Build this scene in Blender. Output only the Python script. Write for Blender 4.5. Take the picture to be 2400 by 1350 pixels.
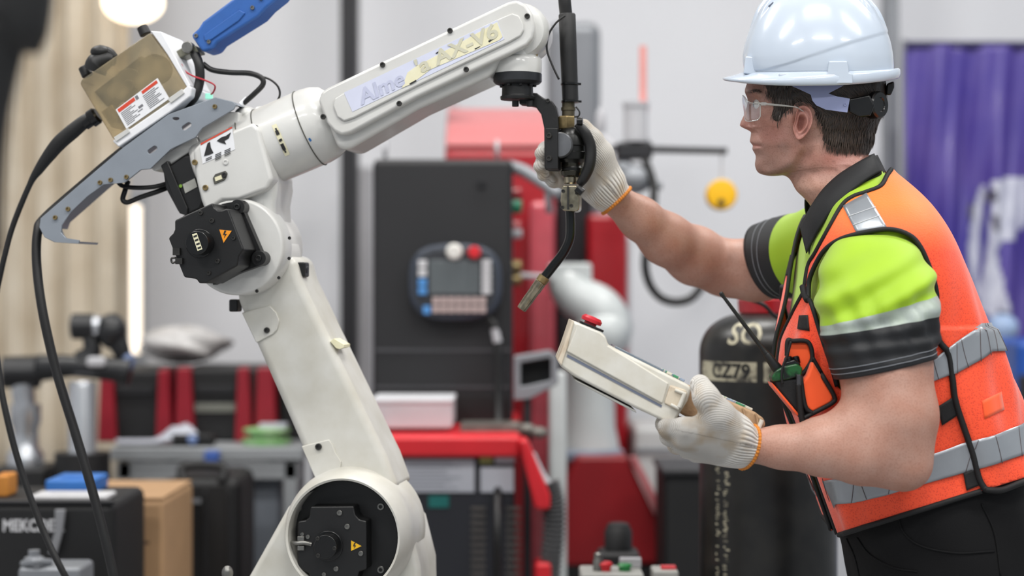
import bpy, bmesh, math, random
import numpy as np
from mathutils import Vector, Matrix, geometry
random.seed(7); np.random.seed(7)
for o in list(bpy.data.objects): bpy.data.objects.remove(o)
scene = bpy.context.scene
COL = scene.collection

# ------------------------------------------------------------------ camera
FPX = 4200.0; CX = 1200.0; CY = 675.0; CAMZ = 1.3      # focal length in px of a 2400 px wide frame
cam_d = bpy.data.cameras.new('camera'); cam = bpy.data.objects.new('camera', cam_d); COL.objects.link(cam)
cam.location = (0, 0, CAMZ); cam.rotation_euler = (math.pi/2, 0, 0)
cam_d.sensor_width = 36.0; cam_d.lens = FPX/2400*36.0
cam_d.clip_start = 0.05; cam_d.clip_end = 100
cam_d.dof.use_dof = True; cam_d.dof.focus_distance = 2.93; cam_d.dof.aperture_fstop = 1.9
scene.camera = cam

# ------------------------------------------------------------------ world and light
world = bpy.data.worlds.new('hall_light'); scene.world = world; world.use_nodes = True
bg = world.node_tree.nodes['Background']
bg.inputs[0].default_value = (0.86, 0.93, 1.0, 1); bg.inputs[1].default_value = 0.45
vs = scene.view_settings
vs.view_transform = 'Standard'; vs.look = 'None'; vs.gamma = 1.0; vs.use_curve_mapping = False
vs.exposure = -0.02

def area(name, loc, size, power, color=(1,1,1), target=None):
    l = bpy.data.lights.new(name, 'AREA'); l.shape = 'RECTANGLE'; l.size, l.size_y = size
    l.energy = power; l.color = color
    o = bpy.data.objects.new(name, l); COL.objects.link(o); o.location = loc
    if target is not None:
        o.rotation_euler = (Vector(target)-Vector(loc)).to_track_quat('-Z', 'Y').to_euler()
    return o
CEIL = 4.6
LAMPS = [(-2.4, 1.2), (0.2, 1.2), (2.8, 1.2), (-2.4, 4.4), (0.2, 4.4), (2.8, 4.4), (-2.4,-1.6), (0.2,-1.6), (2.8,-1.6)]
for i, (x, y) in enumerate(LAMPS):
    area('ceiling_lamp_light', (x, y, CEIL-0.12), (1.5, 0.35), 66, (1.0, 0.985, 0.965))

# ------------------------------------------------------------------ helpers
def V(*a): return Vector(a)
def at(px, py, Y):
    return Vector(((px-CX)/FPX*Y, Y, CAMZ-(py-CY)/FPX*Y))
def proj(p):
    return CX+p[0]/p[1]*FPX, CY-(p[2]-CAMZ)/p[1]*FPX
def m_px(n, Y): return n*Y/FPX
def lin(c):
    if isinstance(c, str):
        c = c.lstrip('#'); c = [int(c[i:i+2], 16)/255 for i in (0, 2, 4)]
    return tuple((x/12.92 if x <= 0.04045 else ((x+0.055)/1.055)**2.4) for x in c)

MATS = {}
def mat(name, col, rough=0.5, metal=0.0, var=0.0, vscale=20.0, bump=0.0, bscale=60.0, coat=0.0, col2=None,
        emit=0.0, spec=0.5, alpha=1.0, trans=0.0, sss=0.0, sheen=0.0, stretch=None, thresh=None):
    if name in MATS: return MATS[name]
    m = bpy.data.materials.new(name); m.use_nodes = True
    nt = m.node_tree; b = nt.nodes['Principled BSDF']; L = nt.links
    c = lin(col)
    b.inputs['Base Color'].default_value = (*c, 1)
    b.inputs['Roughness'].default_value = rough; b.inputs['Metallic'].default_value = metal
    b.inputs['Specular IOR Level'].default_value = spec
    b.inputs['Coat Weight'].default_value = coat; b.inputs['Coat Roughness'].default_value = 0.08
    b.inputs['Alpha'].default_value = alpha; b.inputs['Transmission Weight'].default_value = trans
    b.inputs['Sheen Weight'].default_value = sheen
    if sss:
        b.inputs['Subsurface Weight'].default_value = sss
        b.inputs['Subsurface Radius'].default_value = (0.012, 0.005, 0.003); b.inputs['Subsurface Scale'].default_value = 1.0
    if emit:
        b.inputs['Emission Color'].default_value = (*c, 1); b.inputs['Emission Strength'].default_value = emit
    tc = nt.nodes.new('ShaderNodeTexCoord')
    src = tc.outputs['Object']
    if stretch:
        mp = nt.nodes.new('ShaderNodeMapping'); mp.inputs['Scale'].default_value = stretch
        L.new(src, mp.inputs['Vector']); src = mp.outputs['Vector']
    if var or col2:
        n = nt.nodes.new('ShaderNodeTexNoise'); n.inputs['Scale'].default_value = vscale; n.inputs['Detail'].default_value = 5
        L.new(src, n.inputs['Vector'])
        r = nt.nodes.new('ShaderNodeValToRGB')
        lo, hi = thresh or (0.3, 0.7)
        r.color_ramp.elements[0].position = lo; r.color_ramp.elements[1].position = hi
        if col2: c2 = lin(col2)
        else: c2 = tuple(x*(1-var) for x in c)
        r.color_ramp.elements[0].color = (*c2, 1); r.color_ramp.elements[1].color = (*c, 1)
        L.new(n.outputs['Fac'], r.inputs['Fac']); L.new(r.outputs['Color'], b.inputs['Base Color'])
    if bump:
        n2 = nt.nodes.new('ShaderNodeTexNoise'); n2.inputs['Scale'].default_value = bscale; n2.inputs['Detail'].default_value = 3
        L.new(src, n2.inputs['Vector'])
        bp = nt.nodes.new('ShaderNodeBump'); bp.inputs['Strength'].default_value = bump; bp.inputs['Distance'].default_value = 0.002
        L.new(n2.outputs['Fac'], bp.inputs['Height']); L.new(bp.outputs['Normal'], b.inputs['Normal'])
    MATS[name] = m
    return m

WLOC = {}
def _link(o, loc, parent):
    COL.objects.link(o); o.location = loc
    WLOC[o.name] = Vector(loc)
    if parent is not None:
        o.parent = parent; o.matrix_parent_inverse = Matrix.Translation(-WLOC[parent.name])
def thing(name, label, cat, loc, group=None):
    o = bpy.data.objects.new(name, None); o.empty_display_size = 0.05
    _link(o, Vector(loc), None); tag(o, label, cat, group); return o
def tag(o, label=None, cat=None, group=None, kind=None):
    if label: o['label'] = label
    if cat: o['category'] = cat
    if group: o['group'] = group
    if kind: o['kind'] = kind
    return o
def frame(axis):
    a = Vector(axis).normalized()
    h = Vector((0, 0, 1)) if abs(a.z) < 0.9 else Vector((1, 0, 0))
    u = a.cross(h).normalized(); v = a.cross(u).normalized()
    return a, u, v
def catmull(pts, n):
    pts = [np.array(p, float) for p in pts]
    if len(pts) < 3: 
        return [pts[0]+(pts[-1]-pts[0])*t for t in np.linspace(0, 1, n)]
    P = [2*pts[0]-pts[1]]+pts+[2*pts[-1]-pts[-2]]
    seg = len(pts)-1; out = []
    for t in np.linspace(0, seg, n):
        i = min(int(t), seg-1); u = t-i
        a, b, c, d = P[i], P[i+1], P[i+2], P[i+3]
        out.append(0.5*((2*b)+(-a+c)*u+(2*a-5*b+4*c-d)*u*u+(-a+3*b-3*c+d)*u**3))
    return out

def sstep(x, a, b):
    t = np.clip((x-a)/(b-a), 0, 1); return t*t*(3-2*t)

class G:
    """collects geometry in world coordinates; obj() links it as one mesh object"""
    def __init__(s): s.v = []; s.f = []; s.mi = []
    def _add(s, vs, fs, mi=0):
        k = len(s.v); s.v += [tuple(p) for p in vs]; s.f += [tuple(i+k for i in f) for f in fs]; s.mi += [mi]*len(fs); return s
    def box(s, c, size, ax=None, mi=0):
        c = Vector(c); hx, hy, hz = [q/2 for q in size]
        X, Y, Z = ax or (Vector((1,0,0)), Vector((0,1,0)), Vector((0,0,1)))
        vs = [c+X*(a*hx)+Y*(b*hy)+Z*(d*hz) for a in (-1,1) for b in (-1,1) for d in (-1,1)]
        return s._add(vs, [(0,1,3,2),(4,6,7,5),(0,4,5,1),(2,3,7,6),(0,2,6,4),(1,5,7,3)], mi)
    def prism(s, pts, d, holes=(), mi=0):
        pts = [Vector(p) for p in pts]; holes = [[Vector(p) for p in h] for h in holes]; d = Vector(d)
        loops = [pts]+holes; allp = [p for l in loops for p in l]; n = len(allp)
        if holes: tris = [tuple(t) for t in geometry.tessellate_polygon(loops)]
        else: tris = [tuple(range(n))]
        nrm = Vector((0,0,0))
        for i in range(len(pts)): nrm += pts[i].cross(pts[(i+1) % len(pts)])
        fl = nrm.dot(d) > 0
        def tnorm(t): return (allp[t[1]]-allp[t[0]]).cross(allp[t[2]]-allp[t[0]])
        fs = []
        for t in tris:
            tt = t
            flip = fl if not holes else tnorm(t).dot(d) > 0
            fs.append(tuple(reversed(tt)) if flip else tt)
            fs.append(tuple(i+n for i in (tt if flip else reversed(tt))))
        k = 0
        for l in loops:
            m = len(l)
            nn = Vector((0,0,0))
            for i in range(m): nn += l[i].cross(l[(i+1) % m])
            ccw = nn.dot(d) > 0
            if l is not pts: ccw = not ccw
            for i in range(m):
                a, b = k+i, k+(i+1) % m
                fs.append((a, b, b+n, a+n) if ccw else (b, a, a+n, b+n))
            k += m
        return s._add(allp+[p+d for p in allp], fs, mi)
    def loft(s, rings, closed=True, cap0=True, cap1=True, mi=0, mis=None):
        n = len(rings[0]); vs = [p for r in rings for p in r]; fs = []; ms = []
        for i in range(len(rings)-1):
            for j in range(n if closed else n-1):
                a, b = i*n+j, i*n+(j+1) % n
                fs.append((a, b, b+n, a+n)); ms.append(mis[i] if mis else mi)
        if cap0 and closed: fs.append(tuple(reversed(range(n)))); ms.append(mis[0] if mis else mi)
        if cap1 and closed: fs.append(tuple(range((len(rings)-1)*n, len(rings)*n))); ms.append(mis[-1] if mis else mi)
        k = len(s.v); s.v += [tuple(p) for p in vs]; s.f += [tuple(i+k for i in f) for f in fs]; s.mi += ms
        return s
    def lathe(s, prof, o, axis, n=32, mi=0, cap0=True, cap1=True, ph=0.0):
        a, u, v = frame(axis); o = Vector(o); rings = []
        for r, h in prof:
            rings.append([o+a*h+(u*math.cos(t)+v*math.sin(t))*max(r, 1e-5) for t in [2*math.pi*k/n+ph for k in range(n)]])
        return s.loft(rings, True, cap0, cap1, mi)
    def cyl(s, p0, p1, r0, r1=None, n=24, mi=0, ph=0.0):
        p0, p1 = Vector(p0), Vector(p1); r1 = r0 if r1 is None else r1
        return s.lathe([(r0, 0), (r1, (p1-p0).length)], p0, p1-p0, n, mi, ph=ph)
    def tube(s, path, r, n=12, steps=None, mi=0, smooth=True, flat=1.0, round_ends=True):
        steps = steps or max(8, 8*(len(path)-1))
        pts = [Vector(p) for p in (catmull(path, steps) if smooth else path)]
        m = len(pts)
        if callable(r): rr = [r(i/(m-1)) for i in range(m)]
        elif isinstance(r, (list, tuple)):
            rr = list(np.interp(np.linspace(0, 1, m), np.linspace(0, 1, len(r)), r))
        else: rr = [r]*m
        T = [(pts[min(i+1, m-1)]-pts[max(i-1, 0)]).normalized() for i in range(m)]
        a, u, v = frame(T[0]); rings = []
        for i in range(m):
            if i:
                q = T[i-1].rotation_difference(T[i]); u = q @ u
            u = (u-T[i]*u.dot(T[i])).normalized(); v = T[i].cross(u)
            rings.append([pts[i]+(u*math.cos(t)+v*math.sin(t)*flat)*rr[i] for t in [2*math.pi*k/n for k in range(n)]])
        return s.loft(rings, True, True, True, mi)
    def ellipsoid(s, c, rad, n=24, m=14, ax=None, mi=0):
        c = Vector(c); X, Y, Z = ax or (Vector((1,0,0)), Vector((0,1,0)), Vector((0,0,1)))
        rings = []
        for i in range(m+1):
            ph = math.pi*i/m; z = -math.cos(ph)*rad[2]; q = max(math.sin(ph), 1e-4)
            rings.append([c+X*(rad[0]*q*math.cos(t))+Y*(rad[1]*q*math.sin(t))+Z*z for t in [2*math.pi*k/n for k in range(n)]])
        return s.loft(rings, True, True, True, mi)
    def grid(s, P, mi=0, flip=False):
        r, c = len(P), len(P[0]); fs = []
        for i in range(r-1):
            for j in range(c-1):
                a = i*c+j; f = (a, a+1, a+c+1, a+c); fs.append(f[::-1] if flip else f)
        return s._add([p for row in P for p in row], fs, mi)
    def raw(s, vs, fs, mi=0): return s._add(vs, fs, mi)
    def obj(s, name, mats, parent=None, smooth=35, bevel=0.0, seg=2, solid=0.0, base=False, recalc=False, subsurf=0):
        A = np.array(s.v, float); lo, hi = A.min(0), A.max(0); c = (lo+hi)/2
        if base: c[2] = lo[2]
        me = bpy.data.meshes.new(name); me.from_pydata((A-c).tolist(), [], s.f)
        if not isinstance(mats, (list, tuple)): mats = [mats]
        for m in mats: me.materials.append(m)
        if len(mats) > 1: me.polygons.foreach_set('material_index', s.mi)
        if recalc:
            bm = bmesh.new(); bm.from_mesh(me); bmesh.ops.recalc_face_normals(bm, faces=bm.faces); bm.to_mesh(me); bm.free()
        o = bpy.data.objects.new(name, me); _link(o, Vector(c), parent)
        if smooth:
            me.polygons.foreach_set('use_smooth', [True]*len(me.polygons))
            if smooth < 180 and not bevel: me.set_sharp_from_angle(angle=math.radians(smooth))
        if solid:
            md = o.modifiers.new('thickness', 'SOLIDIFY'); md.thickness = solid; md.offset = -1
        if subsurf:
            md = o.modifiers.new('subdivision', 'SUBSURF'); md.levels = subsurf; md.render_levels = subsurf
        if bevel:
            md = o.modifiers.new('bevel', 'BEVEL'); md.width = bevel; md.segments = seg; md.limit_method = 'ANGLE'
            md.angle_limit = math.radians(30); md.harden_normals = True
        me.update()
        return o

def rect_px(x0, y0, x1, y1, Y): return [at(x0,y0,Y), at(x1,y0,Y), at(x1,y1,Y), at(x0,y1,Y)]
def box_px(g, x0, y0, x1, y1, Y, depth, mi=0):
    """box whose front face (at distance Y) spans the given picture rectangle"""
    a, b = at(x0, y0, Y), at(x1, y1, Y)
    g.box(((a.x+b.x)/2, Y+depth/2, (a.z+b.z)/2), (abs(b.x-a.x), depth, abs(a.z-b.z)), mi=mi); return g
def fbox_px(g, x0, y0, x1, Y, depth, z0=0.0, mi=0):
    """same, but standing on height z0"""
    a, b = at(x0, y0, Y), at(x1, y0, Y)
    g.box(((a.x+b.x)/2, Y+depth/2, (a.z+z0)/2), (b.x-a.x, depth, a.z-z0), mi=mi); return g
def text_mesh(txt, size, shear=0.0, bold=0.0):
    cu = bpy.data.curves.new('lettering', 'FONT'); cu.body = txt; cu.size = size; cu.shear = shear; cu.offset = bold
    cu.align_x = 'CENTER'; cu.align_y = 'CENTER'; cu.resolution_u = 3
    o = bpy.data.objects.new('lettering', cu); COL.objects.link(o)
    dg = bpy.context.evaluated_depsgraph_get(); dg.update()
    me = o.evaluated_get(dg).to_mesh()
    vs = [v.co.copy() for v in me.vertices]; fs = [tuple(p.vertices) for p in me.polygons]
    o.evaluated_get(dg).to_mesh_clear(); bpy.data.objects.remove(o); bpy.data.curves.remove(cu)
    return vs, fs
def text_on(g, txt, size, o, right, up, out=0.0006, mi=0, shear=0.0, bold=0.0, fit=None):
    vs, fs = text_mesh(txt, size, shear, bold)
    right = Vector(right).normalized(); up = Vector(up).normalized(); n = right.cross(up).normalized(); o = Vector(o)
    if fit and vs:
        w = max(v.x for v in vs)-min(v.x for v in vs); k = fit/w
    else: k = 1
    g.raw([o+right*(v.x*k)+up*v.y+n*out for v in vs], fs, mi); return g
def bolt(g, p, axis, r, h=0.004, n=12, mi=0):
    """socket-head screw with a recessed hexagon"""
    g.lathe([(r, 0), (r, h*0.8), (r*0.88, h), (r*0.52, h), (r*0.46, h*0.45), (0.0, h*0.45)], p, axis, n, mi, True, False)

# ------------------------------------------------------------------ signed distance bodies
def rcone(P, a, b, r1, r2):
    a = np.asarray(a, np.float32); b = np.asarray(b, np.float32)
    ba = b-a; l2 = float(ba@ba)+1e-12; rr = r1-r2; a2 = l2-rr*rr; il2 = 1.0/l2
    pa = P-a; y = pa@ba; z = y-l2
    w = pa*l2-y[..., None]*ba; x2 = np.einsum('...i,...i->...', w, w)
    y2 = y*y*l2; z2 = z*z*l2; k = np.sign(rr)*rr*rr*x2
    d3 = (np.sqrt(np.maximum(x2*a2*il2, 0))+y*rr)*il2-r1
    return np.where(np.sign(z)*a2*z2 > k, np.sqrt(x2+z2)*il2-r2, np.where(np.sign(y)*a2*y2 < k, np.sqrt(x2+y2)*il2-r1, d3))
def smin(a, b, k):
    h = np.maximum(k-np.abs(a-b), 0)/k
    return np.minimum(a, b)-h*h*k*0.25
def surface_nets(F, org, h):
    nx, ny, nz = F.shape; S = F < 0
    c = [F[i:nx-1+i, j:ny-1+j, k:nz-1+k] for i in (0,1) for j in (0,1) for k in (0,1)]
    s = [q < 0 for q in c]
    cnt = sum(q.astype(np.int8) for q in s); M = (cnt > 0) & (cnt < 8)
    idx = -np.ones(M.shape, np.int64); n = int(M.sum()); idx[M] = np.arange(n)
    cm = [q[M] for q in c]; base = np.argwhere(M).astype(np.float64)
    acc = np.zeros((n, 3)); num = np.zeros(n)
    offs = [(i, j, k) for i in (0,1) for j in (0,1) for k in (0,1)]
    for e in range(8):
        for f in range(e+1, 8):
            d = np.array(offs[f])-np.array(offs[e])
            if np.abs(d).sum() != 1: continue
            A, B = cm[e], cm[f]; X = (A < 0) != (B < 0)
            t = np.where(X, A/(A-B+1e-20), 0)
            p = np.array(offs[e])[None]+t[:, None]*d[None]
            acc[X] += p[X]; num[X] += 1
    verts = (base+acc/num[:, None])*h+np.array(org)
    faces = []
    for ax in range(3):
        sl0 = [slice(None)]*3; sl1 = [slice(None)]*3; sl0[ax] = slice(0, -1); sl1[ax] = slice(1, None)
        X = S[tuple(sl0)] != S[tuple(sl1)]
        p = np.argwhere(X); b, cc = (ax+1) % 3, (ax+2) % 3
        ok = (p[:, b] > 0) & (p[:, cc] > 0) & (p[:, b] < F.shape[b]-1) & (p[:, cc] < F.shape[cc]-1)
        p = p[ok]
        def cell(db, dc):
            q = p.copy(); q[:, b] += db; q[:, cc] += dc
            return idx[q[:, 0], q[:, 1], q[:, 2]]
        q = np.stack([cell(-1,-1), cell(0,-1), cell(0,0), cell(-1,0)], 1)
        fl = S[p[:, 0], p[:, 1], p[:, 2]]
        q[~fl] = q[~fl][:, ::-1]
        faces.append(q)
    return verts, np.concatenate(faces)
def sdf_mesh(fn, lo, hi, h):
    lo = np.array(lo, float); hi = np.array(hi, float); n = np.ceil((hi-lo)/h).astype(int)+1
    ax = [np.arange(n[i])*h+lo[i] for i in range(3)]
    P = np.stack(np.meshgrid(*ax, indexing='ij'), -1).astype(np.float32)
    return surface_nets(fn(P).astype(np.float64), lo, h)
def chain_sdf(chains, k):
    """chains: list of (points, radii, blend) ; smooth union of tapered capsules"""
    def fn(P):
        d = None
        for pts, rad, kk in chains:
            c = None
            for i in range(len(pts)-1):
                e = rcone(P, tuple(pts[i]), tuple(pts[i+1]), rad[i], rad[i+1])
                c = e if c is None else smin(c, e, 0.012)
            d = c if d is None else smin(d, c, kk or k)
        return d
    return fn
def chain_bounds(chains, pad=0.02):
    A = np.array([tuple(p) for c in chains for p in c[0]]); R = max(max(c[1]) for c in chains)
    return A.min(0)-R-pad, A.max(0)+R+pad
# ------------------------------------------------------------------ shared materials
m_white = mat('robot_white_paint', '#d4d4d1', 0.32, vscale=9, bump=0.05, bscale=120, coat=0.35, col2='#c8c7c3')
m_whitew = mat('robot_white_paint_worn', '#d2d1cb', 0.38, vscale=14, col2='#c0bdb2', bump=0.06, bscale=90, coat=0.25)
m_black = mat('motor_black', '#131314', 0.42, var=0.35, vscale=25, bump=0.06, bscale=300)
m_blackg = mat('gloss_black_plastic', '#0e0e0f', 0.25, var=0.3, vscale=30)
m_steel = mat('screw_steel', '#8d8c88', 0.35, 0.9, var=0.3, vscale=60)
m_dsteel = mat('dark_screw_steel', '#4b4a48', 0.4, 0.8, var=0.4, vscale=60)
m_brass = mat('dirty_brass', '#a38f66', 0.38, 0.85, var=0.45, vscale=70)
m_nickel = mat('worn_nickel', '#b3a992', 0.2, 0.95, var=0.55, vscale=90)
m_rubber = mat('cable_rubber', '#121213', 0.5, var=0.3, vscale=40)
m_grey = mat('sheet_metal_grey', '#9198a1', 0.42, 0.3, var=0.12, vscale=18)
m_seam = mat('dark_joint', '#57564f', 0.7, var=0.4, vscale=50)
m_yel = mat('warning_yellow', '#e8b41c', 0.5, var=0.1, vscale=80)
m_ora = mat('warning_orange', '#f0971c', 0.5, var=0.1, vscale=80)
m_tape = mat('yellowed_tape', '#e4e0c4', 0.5, col2='#dcd6b0', vscale=40)
m_lav = mat('pale_lavender_label', '#cfd3e6', 0.45, var=0.05, vscale=30)
m_ink = mat('black_ink', '#1e1e20', 0.6, var=0.2, vscale=80)
m_paper = mat('label_white', '#e6e7ea', 0.45, var=0.05, vscale=60)
m_redp = mat('label_red', '#d2452c', 0.5, var=0.1, vscale=60)

def cable(name, label, pts, r, m=m_rubber, n=12, steps=None, cat='cable'):
    g = G(); g.tube(pts, r, n, steps or 12*len(pts)); o = g.obj(name, m, None, smooth=180); tag(o, label, cat); return o
def each(name, spots, fn, m, parent, **kw):
    """one object per spot"""
    for q in spots:
        g = G(); fn(g, *q); g.obj(name, m, parent, **kw)
# ================================================================== the hall
m_wall = mat('wall_white_paint', '#dfe0e4', 0.75, var=0.03, vscale=2)
m_floor = mat('grey_floor', '#8c8d8f', 0.45, var=0.15, vscale=1.5)
m_ceil = mat('ceiling_white', '#e4e4e2', 0.8, var=0.03, vscale=1)
WY = 7.4
g = G(); g.box((0, 2.2, -0.05), (12, 10.8, 0.1)); tag(g.obj('floor', m_floor), kind='structure')
g = G(); g.box((0, WY+0.08, CEIL/2), (12, 0.16, CEIL)); tag(g.obj('wall_back', m_wall), kind='structure')
g = G(); g.box((0, 2.2, CEIL+0.05), (12, 10.8, 0.1)); tag(g.obj('ceiling', m_ceil), kind='structure')
g = G(); g.box((-5.95, 2.2, CEIL/2), (0.1, 10.8, CEIL)); tag(g.obj('wall_left', m_wall), kind='structure')
for i, (x, y) in enumerate(LAMPS):
    lt = thing('ceiling_light', 'white ceiling strip lamp, %s lamp of the row %s' % (('left','middle','right')[i % 3], ('in front of the worker and robot','behind the worker and robot','behind the camera')[i//3]), 'lamp', (x, y, CEIL-0.1), 'ceiling strip lamps')
    g = G(); g.box((x, y, CEIL-0.05), (1.56, 0.4, 0.09)); g.obj('housing', m_ceil, lt, bevel=0.01)
    g = G(); g.box((x, y, CEIL-0.1), (1.5, 0.34, 0.015)); g.obj('diffuser', mat('lamp_diffuser', '#fffaf0', 0.5, emit=6.0), lt)
# posts and trims on the back wall
m_post = mat('dark_post_paint', '#1a1a1f', 0.5, var=0.2, vscale=8)
m_galv = mat('grey_post_paint', '#8a8d92', 0.45, 0.3, var=0.12, vscale=6)
m_lgrey = mat('light_grey_panel', '#b9b9bd', 0.5, var=0.08, vscale=6)
def post(n, x0, x1, Y, d, m):
    a, b = at(x0, 0, Y), at(x1, 0, Y); g = G()
    g.box(((a.x+b.x)/2, Y+d/2, CEIL/2), (b.x-a.x, d, CEIL)); o = g.obj('trim_%d' % n, m, bevel=0.006); tag(o, kind='structure'); return o
post(1, 797, 836, 6.9, 0.12, m_post); post(2, 2078, 2108, 6.9, 0.12, m_galv)
g = G(); a, b = at(840, 390, 7.1), at(872, 390, 7.1); g.box(((a.x+b.x)/2, 7.15, a.z/2), (b.x-a.x, 0.1, a.z)); tag(g.obj('trim_3', m_lgrey, bevel=0.01), kind='structure')

# curtain on the left
m_curt = mat('beige_curtain_cloth', '#cfc5b4', 0.85, var=0.10, vscale=5, bump=0.1, bscale=200, col2='#bdb09c')
cur = thing('curtain', 'beige pleated curtain hanging at the left of the hall', 'curtain', (at(150,675,6.9).x, 6.9, 0.4))
g = G(); x0, x1 = at(-260, 0, 6.9).x, at(300, 0, 6.9).x; N = 150
rows = []
for z in np.linspace(0.45, CEIL-0.25, 14):
    row = []
    for i in range(N+1):
        t = i/N; x = x0+(x1-x0)*t
        row.append((x, 6.9+0.026*math.sin(t*46+0.9*math.sin(t*9))+0.012*math.sin(t*97+z*0.6), z))
    rows.append(row)
g.grid(rows); g.obj('curtain_cloth', m_curt, cur, smooth=180, solid=0.004)
g = G(); g.cyl((x0-0.05, 6.9, CEIL-0.2), (x1+0.03, 6.9, CEIL-0.2), 0.02); g.obj('curtain_rail', m_galv, cur)
# warm lamp and upright emissive strip beside the curtain
m_warm = mat('warm_lamp_glow', '#ffe9c8', 0.5, emit=3.2)
p = at(312, 25, 6.6)
wl = thing('pendant_lamp', 'warm glowing round pendant lamp beside the curtain top', 'lamp', p)
g = G(); g.ellipsoid(p+V(0,0,0.03), (0.11,0.11,0.075)); g.obj('globe', m_warm, wl)
g = G(); g.cyl(p+V(0,0,0.08), V(p.x,p.y,CEIL), 0.008, n=8); g.cyl(p+V(0,0,0.08), p+V(0,0,0.13), 0.03, 0.02, 16); g.obj('hanger', m_galv, wl)
g = G(); a, b = at(303, 480, 6.75), at(326, 830, 6.75); g.box(((a.x+b.x)/2, 6.78, (a.z+b.z)/2), (b.x-a.x, 0.04, a.z-b.z)); 
o = thing('glow_strip', 'upright warm white glowing strip at the curtain edge', 'lamp', ((a.x+b.x)/2, 6.78, b.z))
g.obj('tube', mat('warm_strip_glow', '#fff0dc', 0.5, emit=1.3), o, bevel=0.008)
g = G(); g.box(((a.x+b.x)/2, 6.82, (a.z+b.z)/2), (b.x-a.x+0.02, 0.04, a.z-b.z+0.1)); g.obj('strip_back', m_galv, o)
g = G(); g.box(((a.x+b.x)/2, 6.84, b.z/2), (0.03, 0.03, b.z)); g.obj('stand', m_galv, o)
# dark post close to the camera, top left corner
g = G(); a = at(10, -60, 1.55)
a2 = at(90,-420,1.55); g.tube([V(a2.x+0.03,1.55,CEIL), V(a2.x+0.02,1.55,2.6), at(60,-200,1.55), at(8,60,1.55), at(-24,260,1.55), at(-30,440,1.55), at(-30,600,1.55)], [0.03,0.03,0.03,0.023,0.018,0.014,0.013], 16, 60)
o = g.obj('cable_bundle', m_rubber, None, smooth=180); tag(o, 'dark blurred cable bundle hanging close by in the top left corner', 'cable bundle')

# ================================================================== right side of the wall: banner
m_purp = mat('purple_banner_cloth', '#332888', 0.36, vscale=2.2, col2='#63539a', coat=0.2)
BY = 6.6
ban = thing('banner', 'purple cloth banner with a printed white robot behind the worker', 'banner', (at(2290,0,BY).x, BY, at(0,800,BY).z))
def bsurf(px, py, off=0.0):
    p = at(px, py, BY); t = (px-2125)/60.0
    amp = 0.012+0.02*min(1, max(0, (py-120)/300))
    y = BY+amp*math.sin(t*3.1+0.5*math.sin(py/160))+0.45*amp*math.sin(t*7.3+py/90)-off
    return Vector((p.x, y, p.z))
g = G(); g.grid([[bsurf(x, y) for x in np.linspace(2122, 2560, 90)] for y in np.linspace(108, 800, 60)]); bc = g.obj('cloth', m_purp, ban, smooth=180, solid=0.003)
m_prw = mat('printed_white', '#d5d7e2', 0.5, var=0.2, vscale=12, col2='#aeb0c4')
m_prd = mat('printed_grey', '#5c5a68', 0.5, var=0.2, vscale=12)
def bprint(name, poly, m, off):
    """flat print that follows the banner cloth"""
    xs = [p[0] for p in poly]; ys = [p[1] for p in poly]; n = 40
    gx = np.linspace(min(xs), max(xs), n); gy = np.linspace(min(ys), max(ys), n); g = G()
    def inside(x, y):
        c = False
        for i in range(len(poly)):
            (x0, y0), (x1, y1) = poly[i-1], poly[i]
            if (y0 > y) != (y1 > y) and x < (x1-x0)*(y-y0)/(y1-y0)+x0: c = not c
        return c
    idx = {}; vs = []; fs = []
    for i in range(n-1):
        for j in range(n-1):
            if inside((gx[i]+gx[i+1])/2, (gy[j]+gy[j+1])/2):
                q = []
                for (a, b) in ((i,j),(i+1,j),(i+1,j+1),(i,j+1)):
                    if (a,b) not in idx: idx[(a,b)] = len(vs); vs.append(bsurf(gx[a], gy[b], off))
                    q.append(idx[(a,b)])
                fs.append(q)
    g.raw(vs, fs); return g.obj(name, m, bc, smooth=180)
bprint('printed_robot', [(2292,470),(2300,440),(2330,422),(2380,415),(2460,420),(2470,500),(2410,520),(2380,560),(2345,566),(2330,590),(2345,650),(2352,700),(2372,730),(2380,770),(2345,780),(2330,745),(2300,730),(2285,660),(2270,590),(2278,520)], m_prw, 0.006)
for P in ([(2306,450),(2326,445),(2330,470),(2310,478)], [(2318,505),(2335,508),(2336,545),(2322,540)], [(2270,485),(2282,470),(2284,510),(2274,520)], [(2335,725),(2360,735),(2358,775),(2336,770)]):
    bprint('printed_joint', P, m_prd, 0.009)
g = G(); a, b = at(2122, 104, BY), at(2560, 104, BY); g.cyl(a, b, 0.012, n=12); g.obj('banner_rod', mat('banner_hem_dark','#2b2258',0.5,var=0.2), ban)
g = G(); 
for x in (2124, 2552):
    a = at(x, 104, BY+0.02); g.cyl(V(a.x, BY+0.05, 0), V(a.x, BY+0.05, a.z+0.02), 0.012, n=10)
g.obj('banner_stand', m_galv, ban)
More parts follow.
